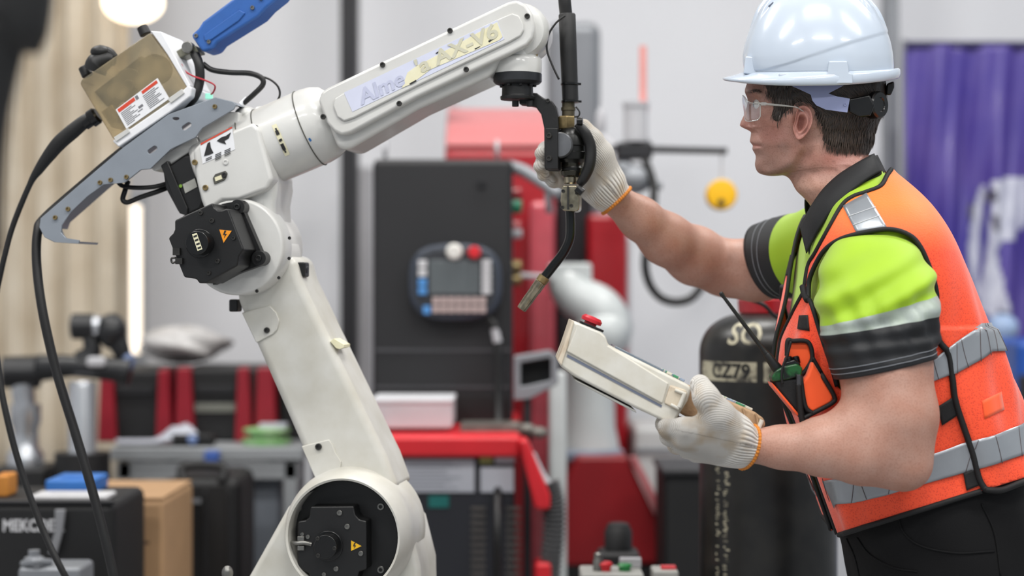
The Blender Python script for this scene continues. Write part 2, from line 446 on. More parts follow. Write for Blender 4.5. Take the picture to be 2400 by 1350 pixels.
# blue and grey machines at the far right
bm_ = thing('blue_machine', 'bright blue machine frame at the right edge behind the worker', 'machine', (at(2440,0,5.6).x, 5.8, 0))
m_bblue = mat('machine_blue_paint', '#1d4fa6', 0.4, var=0.15, vscale=8)
g = G(); fbox_px(g, 2384, 800, 2560, 5.6, 0.5); g.obj('cabinet', m_bblue, bm_, bevel=0.02)
g = G(); g.cyl(at(2370,958,5.5), at(2560,958,5.5), 0.011, n=12); g.obj('rail', m_galv, bm_)
g = G(); box_px(g, 2392, 880, 2440, 940, 5.57, 0.03); g.obj('panel', m_post, bm_, bevel=0.004)
ab = thing('aluminium_block', 'blurred pale grey metal fixture left of the blue machine', 'fixture', (at(2350,0,6.2).x, 6.25, 0))
g = G(); fbox_px(g, 2330, 880, 2384, 6.15, 0.3); g.obj('post', m_post, ab, bevel=0.01)
g = G(); box_px(g, 2340, 800, 2388, 880, 6.13, 0.3); g.obj('block', m_lgrey, ab, bevel=0.01)
g = G(); g.ellipsoid(at(2372,770,6.15)+V(0,0.12,0), (0.055,0.055,0.05)); g.obj('valve', mat('pale_blue_plastic','#9db4d6',0.4,var=0.2), ab)

# ================================================================== centre: black control cabinet
m_cab = mat('cabinet_charcoal', '#1c1c1f', 0.5, var=0.15, vscale=6, bump=0.04, bscale=400)
m_cabd = mat('cabinet_black', '#0e0e10', 0.6, var=0.2, vscale=6)
m_red = mat('machine_red_paint', '#a3121f', 0.32, var=0.1, vscale=5, coat=0.4)
m_redb = mat('bright_red_paint', '#d3202b', 0.4, var=0.1, vscale=8)
cy = 5.0
zc = at(0, 1046, 4.6).z+0.0285
cab = thing('control_cabinet', 'charcoal robot control cabinet standing on the red and black power source', 'cabinet', (at(1036,0,cy).x, cy+0.25, zc))
g = G(); a, b = at(873, 372, cy), at(1202, 372, cy); g.box(((a.x+b.x)/2, cy+0.25, (a.z+zc)/2), (b.x-a.x, 0.5, a.z-zc)); cb_ = g.obj('body', m_cab, cab, bevel=0.018, seg=3)
g = G(); box_px(g, 880, 818, 1196, 824, cy-0.004, 0.01); box_px(g, 880, 905, 1196, 911, cy-0.004, 0.01); g.obj('panel_joint', mat('joint_grey','#4a4a4e',0.5,var=0.1), cab, bevel=0.001)
g = G(); box_px(g, 882, 926, 1196, 1004, cy-0.003, 0.01); g.obj('lower_panel', m_cabd, cab, bevel=0.003)
g = G(); bolt(g, at(1128,430,cy), (0,-1,0), m_px(11,cy), 0.01, 20); g.obj('door_lock', m_post, cab)
for x in (903, 1165):
    g = G(); p = at(x, 366, cy+0.1); a_, u_, v_ = frame((1,0,0)); g.tube([p+V(0,0.025*math.cos(t),0.02+0.022*math.sin(t)) for t in np.linspace(0, 2*math.pi, 17)], 0.006, 8, smooth=False); g.obj('lifting_eye', m_lgrey, cab)
# fittings on the side of the cabinet
sx = at(1202, 0, cy).x
for n_, y, m, r in (('red_fitting',455,m_red,0.020),('green_button',483,mat('green_button_plastic','#0f7f5c',0.3,var=0.1),0.022),('red_fitting',530,m_red,0.018),('white_fitting',545,m_lgrey,0.018),('brass_fitting',625,m_brass,0.02),('brass_fitting',655,m_brass,0.018)):
    g = G(); z = at(0, y, cy+0.12).z; g.lathe([(r,0),(r,0.02),(r*0.7,0.026)], V(sx,cy+0.12,z), (1,0,0), 20); g.obj(n_, m, cab, smooth=30)
g = G(); z = at(0, 645, cy+0.12).z; g.cyl(V(sx+0.02,cy+0.12,z), V(sx+0.10,cy+0.12,z-0.005), 0.008, n=10); g.obj('hose_stub', m_lgrey, cab)
# overhead bracket arm at the cabinet top right
g = G(); g.tube([at(1190,388,cy+0.05), at(1230,402,cy+0.03), at(1275,430,cy), at(1312,456,cy-0.03)], 0.018, 12); g.cyl(at(1283,440,cy), at(1287,500,cy), 0.010, n=10)
g.obj('cable_arm', m_galv, cab, smooth=180)
# round teach pendant hung on the front
tp = thing('round_teach_pendant', 'round dark teach pendant with screen and buttons hung on the cabinet', 'teach pendant', at(1067,752,cy-0.04))
oc = []
for a in range(0, 360, 15):
    r = 1/ (abs(math.cos(math.radians(a)))**3.2+abs(math.sin(math.radians(a)))**3.2)**(1/3.2)
    oc.append((1067+109*r*math.cos(math.radians(a))*1.0, 661+90*r*math.sin(math.radians(a))))
g = G(); g.prism([at(x, y, cy-0.07) for x, y in oc], (0,0.06,0)); tb_ = g.obj('housing', mat('pendant_slate','#343b48',0.45,var=0.15,vscale=10), tp, bevel=0.012, seg=3)
g = G(); g.prism([at(1067+(x-1067)*0.87, 661+(y-661)*0.87, cy-0.074) for x, y in oc], (0,0.02,0)); g.obj('face', mat('pendant_face','#2a2d33',0.5,var=0.1), tp, bevel=0.003)
g = G(); box_px(g, 1006, 610, 1124, 690, cy-0.079, 0.01); g.obj('screen', mat('grey_screen','#5d6366',0.25,var=0.05), tp, bevel=0.002)
def keys(name, x0, y0, x1, y1, nx, ny, m, Y):
    for i in range(nx):
        for j in range(ny):
            w = (x1-x0)/nx; h = (y1-y0)/ny
            g = G(); box_px(g, x0+i*w+w*0.08, y0+j*h+h*0.08, x0+(i+1)*w-w*0.08, y0+(j+1)*h-h*0.08, Y, 0.012); g.obj(name, m, tp, bevel=0.002)
m_wk = mat('key_white', '#c9c9cc', 0.5, var=0.05); m_bk = mat('key_blue', '#4d8fd0', 0.5, var=0.05); m_pk = mat('key_pinkish', '#b7a3a0', 0.5, var=0.1)
keys('white_key', 978, 608, 1002, 650, 1, 2, m_wk, cy-0.082); keys('blue_key', 978, 652, 1002, 692, 1, 2, m_bk, cy-0.082)
keys('white_key', 1127, 608, 1153, 690, 1, 5, m_wk, cy-0.082); keys('grey_key', 1012, 695, 1140, 735, 7, 2, m_pk, cy-0.082); keys('blue_key', 990, 715, 1010, 738, 1, 1, m_bk, cy-0.082)
g = G(); g.lathe([(m_px(19,cy),0),(m_px(19,cy),0.012),(m_px(14,cy),0.02)], at(1065,590,cy-0.074), (0,-1,0), 24); g.obj('white_dial', mat('dial_white','#dcdad4',0.4,var=0.05), tp, smooth=30)
g = G(); g.lathe([(m_px(15,cy),0),(m_px(15,cy),0.02),(m_px(11,cy),0.03)], at(1112,592,cy-0.074), (0,-1,0), 24); g.obj('stop_button', m_redb, tp, smooth=30)
g = G(); g.cyl(at(1160,770,cy-0.05), at(1166,802,cy-0.05), 0.012, n=12); g.obj('cable_boot', m_lgrey, tp)
g = G(); g.tube([at(1140,742,cy-0.04), at(1160,765,cy-0.05), at(1167,810,cy-0.05), at(1168,1000,cy-0.1), at(1166,1200,cy-0.45), at(1166,1420,cy-0.45)], 0.011, 10); g.obj('cable', m_rubber, tp, smooth=180)
# grey square tube frame right of the cabinet
fy = 4.75
fr = thing('square_frame', 'open grey square tube bracket beside the control cabinet', 'bracket', at(1258,940,fy))
g = G(); g.prism([at(x,y,fy) for x,y in [(1205,836),(1290,822),(1308,838),(1308,900),(1240,936),(1205,938)]], (0,0.09,0), [[at(x,y,fy) for x,y in [(1220,850),(1288,838),(1292,842),(1292,892),(1232,906),(1220,906)]]]); g.obj('ring', m_galv, fr, bevel=0.004)
g = G(); g.prism([at(x,y,fy+0.07) for x,y in [(1218,848),(1290,836),(1296,842),(1296,894),(1232,908),(1218,908)]], (0,0.02,0)); g.obj('black_insert', m_cabd, fr)
g = G(); a = at(1236,930,fy+0.045); g.box((a.x, a.y, a.z/2), (0.02,0.05,a.z)); g.obj('upright', m_post, fr)
# welding power source under the cabinet
py_ = 4.6
ztop = at(0, 1046, py_).z
ps = thing('welding_power_source', 'red and black welding power source cart under the control cabinet', 'welding machine', (at(1060,0,py_).x, py_+0.4, 0))
g = G(); a, b = at(880, 1046, py_), at(1216, 1046, py_); g.box(((a.x+b.x)/2, py_+0.45, (ztop-0.03)/2), (b.x-a.x-0.02, 0.86, ztop-0.03)); g.obj('body', mat('source_slate','#20222a',0.5,var=0.12,vscale=6), ps, bevel=0.01)
g = G(); g.box(((a.x+b.x)/2, py_+0.44, ztop), (b.x-a.x+0.01, 0.92, 0.055)); g.obj('top_cover', m_redb, ps, bevel=0.012)
def label_px(name, x0, y0, x1, y1, Y, m, parent):
    g = G(); box_px(g, x0, y0, x1, y1, Y, 0.004); return g.obj(name, m, parent, bevel=0.001)
m_plab = mat('plate_grey_white', '#b4b7c0', 0.5, var=0.06, vscale=20)
l1 = label_px('data_plate', 944, 1076, 1112, 1154, py_+0.012, m_plab, ps)
g = G()
for i in range(8): box_px(g, 952, 1084+i*8.5, 1060+20*math.sin(i*1.9), 1087+i*8.5, py_+0.011, 0.003)
g.obj('plate_print', mat('plate_print_grey','#8b8e98',0.6,var=0.1), l1)
label_px('rating_plate', 1126, 1096, 1204, 1154, py_+0.012, m_plab, ps); label_px('rating_plate', 1160, 1064, 1206, 1086, py_+0.012, m_plab, ps); label_px('yellow_plate', 1124, 1066, 1154, 1086, py_+0.012, mat('olive_yellow_plate','#9b9a55',0.5,var=0.1), ps)
label_px('teal_badge', 1004, 1162, 1052, 1190, py_+0.014, mat('teal_badge_paint','#116a66',0.5,var=0.1), ps)
for c, x0 in enumerate((1104, 1186)):
    for i in range(10): label_px('vent_slot', x0, 1188+i*17, x0+34, 1196+i*17, py_+0.014, mat('vent_grey','#55514e',0.5,var=0.1), ps)
g = G(); g.prism([at(x,y,py_-0.06) for x,y in [(1214,1030),(1236,1030),(1290,1160),(1290,1196),(1256,1196),(1248,1170)]], (0,0.10,0)); g.obj('slanted_guard', m_redb, ps, bevel=0.01)
g = G(); g.prism([at(x,y,py_-0.06) for x,y in [(1254,1320),(1292,1320),(1292,1420),(1254,1420)]], (0,0.10,0)); g.obj('lower_guard', m_redb, ps, bevel=0.01)
g = G(); P = [at(1285,1130,py_-0.02), at(1298,1180,py_-0.02), at(1298,1250,py_-0.02), at(1290,1330,py_-0.02), at(1285,1420,py_-0.02)]
g.tube(P, lambda t: 0.027+0.004*math.sin(t*160), 16, 260); g.obj('corrugated_hose', mat('hose_grey','#4b4b4d',0.5,var=0.15), ps, smooth=180)
g = G(); g.tube([at(1240,1066,py_-0.02), at(1262,1110,py_-0.02), at(1282,1140,py_-0.02)], 0.016, 12); g.obj('pale_hose', m_lgrey, ps, smooth=180)
g = G()
for i in range(5): g.ellipsoid(at(1150+i*28, 1008+6*math.sin(i*2), py_+0.14), (0.025,0.02,0.016))
g.box(((a.x+b.x)/2+0.11, py_+0.20, ztop+0.035), (0.16,0.16,0.02))
g.obj('connector_row', mat('connector_greys','#7b7872',0.5,0.4,var=0.4,vscale=20), ps)
wb = thing('white_carton', 'plain white flat box on the red cart top', 'box', at(970,1008,py_+0.2))
g = G(); box_px(g, 872, 940, 1060, 1006, py_+0.10, 0.25); wbb = g.obj('box', mat('carton_white','#c6c7cb',0.6,var=0.05), wb, bevel=0.008)
g = G(); box_px(g, 868, 936, 1062, 946, py_+0.095, 0.26); g.obj('lid_edge', mat('carton_white','#c6c7cb'), wb, bevel=0.003)

# red machine behind the cabinet
ry = 5.75
rm = thing('red_machine', 'tall glossy red machine cabinet behind the charcoal cabinet', 'machine', (at(1170,0,ry).x, ry+0.3, 0))
x0_, x1_ = at(1042,0,ry).x, at(1302,0,ry).x; zt = at(0,262,ry).z
prof = [(0.0,0.0),(0.0,at(0,352,ry).z),(0.02,at(0,338,ry).z),(0.18,zt+0.02),(0.25,zt+0.03),(0.31,zt),(0.31,0.0)]
g = G(); g.prism([V(x0_, ry+y, z) for y, z in prof], (x1_-x0_,0,0)); g.obj('body', m_red, rm, bevel=0.02, seg=3)
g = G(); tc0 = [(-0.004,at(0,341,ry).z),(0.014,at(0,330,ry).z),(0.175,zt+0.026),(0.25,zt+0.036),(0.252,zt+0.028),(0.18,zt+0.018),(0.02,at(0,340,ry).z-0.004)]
g.prism([V(x0_+0.004, ry+y, z) for y, z in tc0], (x1_-x0_-0.008,0,0)); g.obj('top_cover', mat('red_cover_painted_sheen','#cf7f80',0.3,var=0.08,vscale=5,coat=0.5), rm, bevel=0.003)  # thin overlay: its pinkish colour paints in the reflection on the red top
g = G(); g.cyl(at(1060,252,ry+0.1), at(1060,236,ry+0.1), 0.02, n=16); g.obj('white_cap', m_lgrey, rm)
g = G(); fbox_px(g, 1240, 470, 1300, ry-0.12, 0.1); g.obj('side_post', mat('faded_red_paint','#c8545f',0.25,var=0.1,coat=0.5), rm, bevel=0.02)
# grey tall column and red column
gc = thing('grey_column', 'grey rounded machine column behind the torch hose', 'machine column', (at(1345,0,6.1).x, 6.3, 0))
g = G(); fbox_px(g, 1284, 48, 1408, 6.1, 0.4); g.obj('body', mat('column_grey','#7f8287',0.35,0.2,var=0.1,vscale=5), gc, bevel=0.04, seg=4)
g = G(); fbox_px(g, 1300, 420, 1390, 6.0, 0.1); g.obj('front_cover', m_post, gc, bevel=0.02)
rc_ = thing('red_column', 'dark red upright machine column behind the reaching forearm', 'machine column', (at(1425,0,6.0).x, 6.1, 0))
g = G(); fbox_px(g, 1376, 500, 1472, 5.9, 0.25); g.obj('body', m_red, rc_, bevel=0.02)
g = G(); fbox_px(g, 1440, 560, 1478, 6.2, 0.1); g.obj('back_rail', m_lgrey, rc_, bevel=0.006)
# small white robot on red base
sr = thing('small_white_robot', 'blurred white robot standing on a dark red pedestal', 'robot', (at(1400,0,5.4).x, 5.55, 0))
m_sw = mat('small_robot_white', '#cdd2d2', 0.4, var=0.06, vscale=5, coat=0.2)
yb = 5.4
g = G(); zb = at(0,1066,yb).z
cxp = at(1385,0,yb).x; k5 = yb/FPX
g.lathe([(72*k5,0),(70*k5,20*k5),(62*k5,60*k5),(60*k5,200*k5),(66*k5,240*k5),(50*k5,275*k5)], V(cxp,yb+0.12,zb), (0,0,1), 32); g.obj('column', m_sw, sr, smooth=50)
g = G(); g.tube([at(1392,815,yb+0.05), at(1418,770,yb+0.02), at(1398,725,yb), at(1345,690,yb), at(1325,650,yb+0.03)], [0.075,0.085,0.075,0.062,0.06], 24, 40); g.ellipsoid(at(1410,775,yb), (0.085,0.09,0.085)); g.obj('arm', m_sw, sr, smooth=180)
g = G(); g.box(at(1335,640,yb+0.04), (0.13,0.14,0.06)); g.obj('wrist', m_sw, sr, bevel=0.01)
g = G(); g.lathe([(82*k5,0),(82*k5,0.02),(72*k5,0.03)], V(cxp,yb+0.12,zb-0.02), (0,0,1), 32); g.obj('foot_ring', mat('blue_grey_ring','#8d99ab',0.4,var=0.1), sr, smooth=30)
g = G(); ww = at(1385,0,yb).x
g.prism([at(x,y,yb-0.05) for x,y in [(1352,1070),(1470,1070),(1562,1260),(1566,1322),(1306,1330),(1302,1180),(1332,1110)]], (0,0.4,0)); 
g.obj('pedestal', mat('dark_red_paint','#8a0f18',0.4,var=0.08,vscale=5), sr, bevel=0.012)
zz = at(0,1322,yb).z; g = G(); g.box((at(1430,0,yb).x, yb+0.15, zz/2), (0.34,0.4,zz)); g.obj('plinth', m_cabd, sr)
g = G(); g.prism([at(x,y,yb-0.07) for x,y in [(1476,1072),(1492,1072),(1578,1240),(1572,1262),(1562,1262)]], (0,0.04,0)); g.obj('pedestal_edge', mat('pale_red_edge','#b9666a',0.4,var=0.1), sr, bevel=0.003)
wp = thing('white_post', 'narrow white post left of the small white robot', 'post', (at(1306,0,5.1).x, 5.12, 0))
g = G(); fbox_px(g, 1286, 870, 1328, 5.1, 0.06); g.obj('upright', m_sw, wp, bevel=0.012)
g = G(); a = at(1306,1100,5.1); g.box((a.x,5.13,0.01), (0.2,0.2,0.02)); g.obj('foot', m_sw, wp, bevel=0.004)
# pale machine bed right
mb = thing('machine_bed', 'pale grey machine bed between robot pedestal and gas cylinder', 'machine', (at(1540,0,5.8).x, 6.0, 0))
g = G(); fbox_px(g, 1484, 1000, 1690, 5.8, 0.5); g.obj('bed', mat('bed_grey','#c3c5c4',0.5,var=0.08,vscale=4), mb, bevel=0.02)
g = G(); box_px(g, 1490, 1050, 1684, 1062, 5.79, 0.03); g.obj('bed_groove', m_galv, mb, bevel=0.003)
bb = thing('black_bin', 'matt black box on the floor left of the gas cylinder', 'box', (at(1610,0,4.9).x, 5.0, 0))
g = G(); fbox_px(g, 1556, 1108, 1700, 4.9, 0.3); g.obj('body', m_cabd, bb, bevel=0.015)
g = G(); box_px(g, 1552, 1100, 1704, 1116, 4.88, 0.34); g.obj('lid', m_cab, bb, bevel=0.006)
# jib with yellow balancer
jy = 5.3
jb = thing('jib_arm', 'dark jib arm with clamps and canister behind the gloved hand', 'jib arm', at(1490,372,jy))
g = G(); g.cyl(at(1440,348,jy), at(1704,354,jy), 0.011, 0.010, 14); g.obj('arm', m_post, jb)
a = at(1482,352,jy); g = G(); g.cyl(V(a.x,jy+0.03,a.z), V(a.x,WY-0.01,a.z), 0.02, n=16); g.cyl(V(a.x,WY-0.03,a.z), V(a.x,WY,a.z), 0.07, n=20); g.obj('wall_bracket', m_galv, jb)
g = G(); box_px(g, 1446, 332, 1530, 372, jy-0.03, 0.08); g.obj('clamp', m_post, jb, bevel=0.008)
g = G(); a = at(1490,332,jy); g.lathe([(0.036,0),(0.036,0.10),(0.04,0.104),(0.04,0.116)], a, (0,0,1), 24); g.obj('canister', m_lgrey, jb, smooth=30)
g = G(); g.ellipsoid(at(1488,420,jy), (0.05,0.05,0.045)); g.ellipsoid(at(1462,396,jy), (0.03,0.03,0.03)); g.cyl(at(1500,430,jy), at(1552,436,jy), 0.012, n=12); g.obj('swivel', m_galv, jb)
g = G(); g.ellipsoid(at(1408,290,jy+0.1), (0.016,0.02,0.05)); g.cyl(at(1408,320,jy+0.1), at(1440,348,jy), 0.014, n=10); g.obj('handle', m_lgrey, jb)
yb_ = thing('spring_balancer', 'yellow round spring balancer hanging from the jib arm', 'balancer', at(1690,495,jy))
g = G(); p = at(1690,457,jy); rr_ = m_px(36,jy); g.lathe([(rr_*0.3,-0.03),(rr_*0.9,-0.028),(rr_,-0.018),(rr_,0.018),(rr_*0.9,0.028),(rr_*0.3,0.03)], p, (0,1,0), 40); g.obj('drum', mat('balancer_yellow','#f2b90f',0.4,var=0.06,vscale=8), yb_, smooth=40)
g = G(); p = at(1690,474,jy-0.03); g.lathe([(0.010,0),(0.009,0.01)], p, (0,-1,0), 16); g.obj('hub', m_post, yb_)
g = G(); g.cyl(at(1690,424,jy), at(1692,356,jy), 0.0035, n=8); g.obj('hanging_cord', m_lgrey, yb_)
rp = thing('red_lamp_pole', 'thin pale red vertical pole against the white wall', 'pole', at(1507,336,jy+0.02))
g = G(); a = at(1507,108,jy+0.02); g.cyl(at(1507,336,jy+0.02), a, 0.011, n=14); g.obj('pole', mat('pale_red_pole','#e59a94',0.4,var=0.06), rp)
g = G(); g.cyl(at(1507,262,jy+0.02), at(1507,240,jy+0.02), 0.016, n=14); g.obj('collar', m_redb, rp)
g = G(); g.cyl(at(1507,334,jy+0.02), at(1507,326,jy+0.02), 0.02, n=24); g.obj('foot', m_galv, rp)
cable('black_hose', 'thick black hose hanging in a loop below the forearm', [at(1512,374,5.28), at(1532,440,5.26), at(1524,540,5.22), at(1512,610,5.2), at(1520,660,5.2), at(1545,695,5.2), at(1580,708,5.2), at(1618,700,5.2), at(1645,670,5.25), at(1668,630,5.4), at(1705,605,6.3), at(1725,595,WY-0.002)], 0.0125, cat='hose')

# ================================================================== gas cylinder
gy = 3.72; gx = at(1800, 0, gy).x; gr = 0.142
m_cyl = mat('cylinder_black_paint', '#131313', 0.36, vscale=16, col2='#22211f', bump=0.12, bscale=60, thresh=(0.35,0.6))
m_sten = mat('stencil_cream', '#b5af98', 0.65, col2='#4a4740', vscale=34, thresh=(0.36,0.5))
gcyl = thing('gas_cylinder', 'black steel gas cylinder with white stencilling behind the worker', 'gas cylinder', (gx, gy, 0))
zsh = at(0, 838, gy-gr).z; zn = at(0, 735, gy-gr).z
def cyl_r(z):
    if z <= zsh: return gr
    t = min(1, (z-zsh)/(zn-zsh)); return 0.042+(gr-0.042)*math.sqrt(max(0, 1-t**2.3))
g = G(); zs = [0.0, 0.01, 0.3, 0.7, zsh]+[zsh+(zn-zsh)*t for t in np.linspace(0.06, 1, 18)]
g.lathe([(gr*0.96 if z == 0 else cyl_r(z), z) for z in zs], (gx, gy, 0), (0,0,1), 56); gb = g.obj('body', m_cyl, gcyl, smooth=50)
g = G(); g.lathe([(0.044,0),(0.056,0.004),(0.058,0.03),(0.052,0.034),(0.04,0.036)], (gx-0.005, gy, zn-0.004), (0,0,1), 32); g.obj('red_collar', m_red, gcyl, smooth=30)
g = G(); g.lathe([(0.02,0),(0.02,0.06),(0.028,0.065),(0.028,0.1)], (gx, gy, zn+0.03), (0,0,1), 20); g.obj('valve', m_brass, gcyl, smooth=30)
def on_cyl(ang, z, off=0.0008):
    r = cyl_r(z)+off; return V(gx+r*math.sin(ang), gy-r*math.cos(ang), z)
def wrap_text(txt, size, ang0, z0, bold=0.0, sx=1.0):
    vs_, fs_ = text_mesh(txt, size, 0, bold); bm = bmesh.new()
    bv = [bm.verts.new(v) for v in vs_]
    for f in fs_:
        try: bm.faces.new([bv[i] for i in f])
        except ValueError: pass
    bmesh.ops.triangulate(bm, faces=bm.faces); bmesh.ops.subdivide_edges(bm, edges=bm.edges, cuts=2, use_grid_fill=True)
    bm.verts.index_update(); V_ = [v.co.copy() for v in bm.verts]; F_ = [[q.index for q in f.verts] for f in bm.faces]; bm.free()
    return [on_cyl(ang0+v.x*sx/gr, z0+v.y) for v in V_], F_
for txt, a0, z0, s in (('SO', -0.50, at(0,786,gy-gr).z, 0.062), ('C', 0.22, at(0,786,gy-gr).z, 0.062)):
    g = G(); v_, f_ = wrap_text(txt, s, a0, z0, 0.001); g.raw(v_, f_); g.obj('stencil_lettering', m_sten, gb)
za, zb2 = at(0, 896, gy-gr).z, at(0, 850, gy-gr).z
for a0, a1 in ((-1.35,-0.30),(-0.20,0.6)):
    g = G(); g.grid([[on_cyl(a, z) for a in np.linspace(a0, a1, 20)] for z in (za, zb2)]); bnd = g.obj('stencil_band', m_sten, gb)
for txt, a0 in (('CZ79', -0.72), ('47', 0.05)):
    g = G(); v_, f_ = wrap_text(txt, 0.040, a0, (za+zb2)/2, 0.0012); g.raw([p+V(0,-0.001,0) for p in v_], f_); g.obj('stencil_digits', m_cyl, gb)
g = G(); rng = random.Random(3)
for i in range(46):
    z = at(0, 1090+i*6.5, gy-gr).z
    for a0 in (-0.98, -0.83):
        if rng.random() < 0.72:
            w_, h_ = 0.03+0.05*rng.random(), 0.002+0.003*rng.random(); aa = a0+0.05*rng.random()
            g.grid([[on_cyl(a, zz_) for a in (aa, aa+w_/2, aa+w_)] for zz_ in (z, z+h_)])
g.obj('paint_marks', m_sten, gb)
cable('chain_hose', 'thin black hose tied over the gas cylinder neck', [at(1752,700,3.52), at(1790,715,3.52), at(1815,740,3.53), at(1850,760,3.55), at(1900,770,3.6)], 0.004, cat='hose')

# ================================================================== operator box at the bottom
oy = 3.62
ob = thing('button_box', 'light grey push button box with red and green buttons', 'button box', (at(1436,0,oy).x, oy+0.05, 0))
zt_ = at(0,1346,oy).z
g = G(); a, b = at(1362,0,oy), at(1510,0,oy); g.box(((a.x+b.x)/2, oy+0.06, zt_-0.05), (b.x-a.x, 0.12, 0.10)); g.obj('housing', mat('box_light_grey','#a9a9a4',0.45,var=0.08), ob, bevel=0.005)
g = G(); g.box(((a.x+b.x)/2, oy+0.06, (zt_-0.1)/2), (0.05,0.05,zt_-0.1)); g.box(((a.x+b.x)/2, oy+0.06, 0.01), (0.14,0.14,0.02)); g.obj('stand', m_post, ob)
for x, n_, m, h in ((1418,'red_button',m_redb,0.018),(1464,'green_button',mat('button_green','#15803a',0.35,var=0.1),0.014)):
    p = at(x,0,oy+0.05); g = G(); g.lathe([(0.012,0),(0.012,0.008),(0.015,0.009),(0.016,h-0.004),(0.012,h)], V(p.x,oy+0.05,zt_), (0,0,1), 24); g.obj(n_, m, ob, smooth=30)
p = at(1402,0,oy+0.05); g = G(); g.lathe([(0.011,0),(0.011,0.02),(0.009,0.024),(0.009,0.034),(0.006,0.036)], V(p.x,oy+0.05,zt_), (0,0,1), 20); g.obj('key_switch', m_steel, ob, smooth=30)
p = at(1478,0,oy+0.08); g = G(); g.box(V(p.x, oy+0.09, zt_+0.01), (0.045,0.02,0.02)); g.obj('label_holder', m_lgrey, ob, bevel=0.002)
sb = thing('small_switch_box', 'small pale box with a red cap right of the button box', 'switch box', (at(1560,0,oy).x, oy+0.04, 0))
zt2 = at(0,1341,oy).z; a, b = at(1532,0,oy), at(1592,0,oy)
g = G(); g.box(((a.x+b.x)/2, oy+0.05, zt2/2), (b.x-a.x, 0.08, zt2)); g.obj('housing', mat('box_light_grey','#a9a9a4'), sb, bevel=0.004)
g = G(); g.box(((a.x+b.x)/2+0.008, oy+0.05, zt2+0.002), (0.03,0.03,0.006)); g.obj('red_cap', m_redb, sb, bevel=0.001)
sy = 4.1; sl = thing('signal_lamp', 'black cylindrical signal lamp on a black base behind the buttons', 'signal lamp', (at(1449,0,sy).x, sy+0.05, 0))
k4 = sy/FPX; p = at(1449,1288,sy+0.05)
g = G(); g.lathe([(33*k4,0),(33*k4,44*k4),(29*k4,50*k4),(26*k4,60*k4),(20*k4,63*k4)], p, (0,0,1), 32); g.obj('lamp', m_cabd, sl, smooth=35)
g = G(); g.box((p.x, p.y, p.z/2), (100*k4, 0.1, p.z)); g.obj('base', m_cabd, sl, bevel=0.012)
# ================================================================== left: bench and things on it
ty = 5.2; tz = at(0,1052,ty).z
m_bench = mat('bench_grey', '#9a9da0', 0.45, 0.2, var=0.1, vscale=6)
bench = thing('work_bench', 'grey steel work bench carrying the red and black machines', 'bench', (at(480,0,ty).x, ty+0.4, 0))
a, b = at(258,0,ty), at(712,0,ty)
g = G(); g.box(((a.x+b.x)/2, ty+0.4, tz-0.015), (b.x-a.x, 0.8, 0.04)); g.obj('worktop', m_bench, bench, bevel=0.006)
g = G(); g.box(((a.x+b.x)/2, ty+0.03, tz-0.065), (b.x-a.x-0.03, 0.04, 0.05)); g.obj('apron', m_bench, bench, bevel=0.004)
for x in (680, 290):
    for dy in (0.03, 0.75):
        p = at(x,0,ty); g = G(); g.box((p.x, ty+dy, (tz-0.04)/2), (0.04,0.04,tz-0.04)); g.obj('leg', m_bench, bench, bevel=0.004)
cu = thing('drawer_cabinet', 'grey steel cabinet under the right end of the bench', 'cabinet', (at(615,0,ty).x, ty+0.4, 0))
g = G(); a, b = at(572,0,ty+0.1), at(662,0,ty+0.1); zq = at(0,1100,ty+0.1).z-0.02; g.box(((a.x+b.x)/2, ty+0.4, zq/2), (b.x-a.x, 0.6, zq)); g.obj('body', mat('cabinet_blue_grey','#80868f',0.45,0.1,var=0.08,vscale=6), cu, bevel=0.008)
g = G(); box_px(g, 590, 1140, 600, 1200, ty+0.09, 0.02); g.obj('handle', m_galv, cu, bevel=0.003)
g = G(); box_px(g, 580, 1120, 654, 1420, ty+0.085, 0.015); g.obj('door', mat('cabinet_blue_grey','#80868f'), cu, bevel=0.004)
# two black machines with red uprights
def rackm(label, x0, x1, y0, posts, Y):
    t = thing('inverter_welder', label, 'welding machine', (at((x0+x1)/2,0,Y).x, Y+0.2, tz+0.005), 'machines on the bench')
    a, b = at(x0,y0,Y), at(x1,y0,Y)
    g = G(); g.box(((a.x+b.x)/2, Y+0.2, (a.z+tz+0.005)/2), (b.x-a.x, 0.4, a.z-tz-0.005)); g.obj('body', m_cabd, t, bevel=0.012)
    for (p0, p1) in posts:
        g = G(); q0, q1 = at(p0,y0-2,Y-0.03), at(p1,y0-2,Y-0.03)
        g.prism([V(q0.x,Y-0.03,q0.z), V(q1.x,Y-0.03,q1.z), V(q1.x+0.012,Y-0.03,tz+0.005), V(q0.x-0.008,Y-0.03,tz+0.005)], (0,0.07,0)); g.obj('red_upright', mat('deep_red_paint','#8f1526',0.4,var=0.1), t, bevel=0.006)
    return t
t1 = rackm('black welding machine with red uprights at the left of the bench', 236, 398, 868, [(234,262),(370,394)], 5.4)
g = G(); box_px(g, 272, 905, 360, 925, 5.39, 0.01); g.obj('name_plate', m_cab, t1, bevel=0.002)
t2 = rackm('black welding machine with red uprights next to the robot lower arm', 412, 640, 864, [(414,446),(556,582),(602,640)], 5.4)
g = G(); box_px(g, 456, 946, 552, 966, 5.39, 0.01); g.obj('grey_plate', mat('plate_dull','#6f7068',0.5,var=0.1), t2, bevel=0.002)
g = G(); box_px(g, 458, 905, 552, 922, 5.39, 0.01); g.obj('name_plate', m_cab, t2, bevel=0.002)
t3 = rackm('black machine mostly hidden behind the robot lower arm', 650, 760, 870, [(742,764)], 5.45)
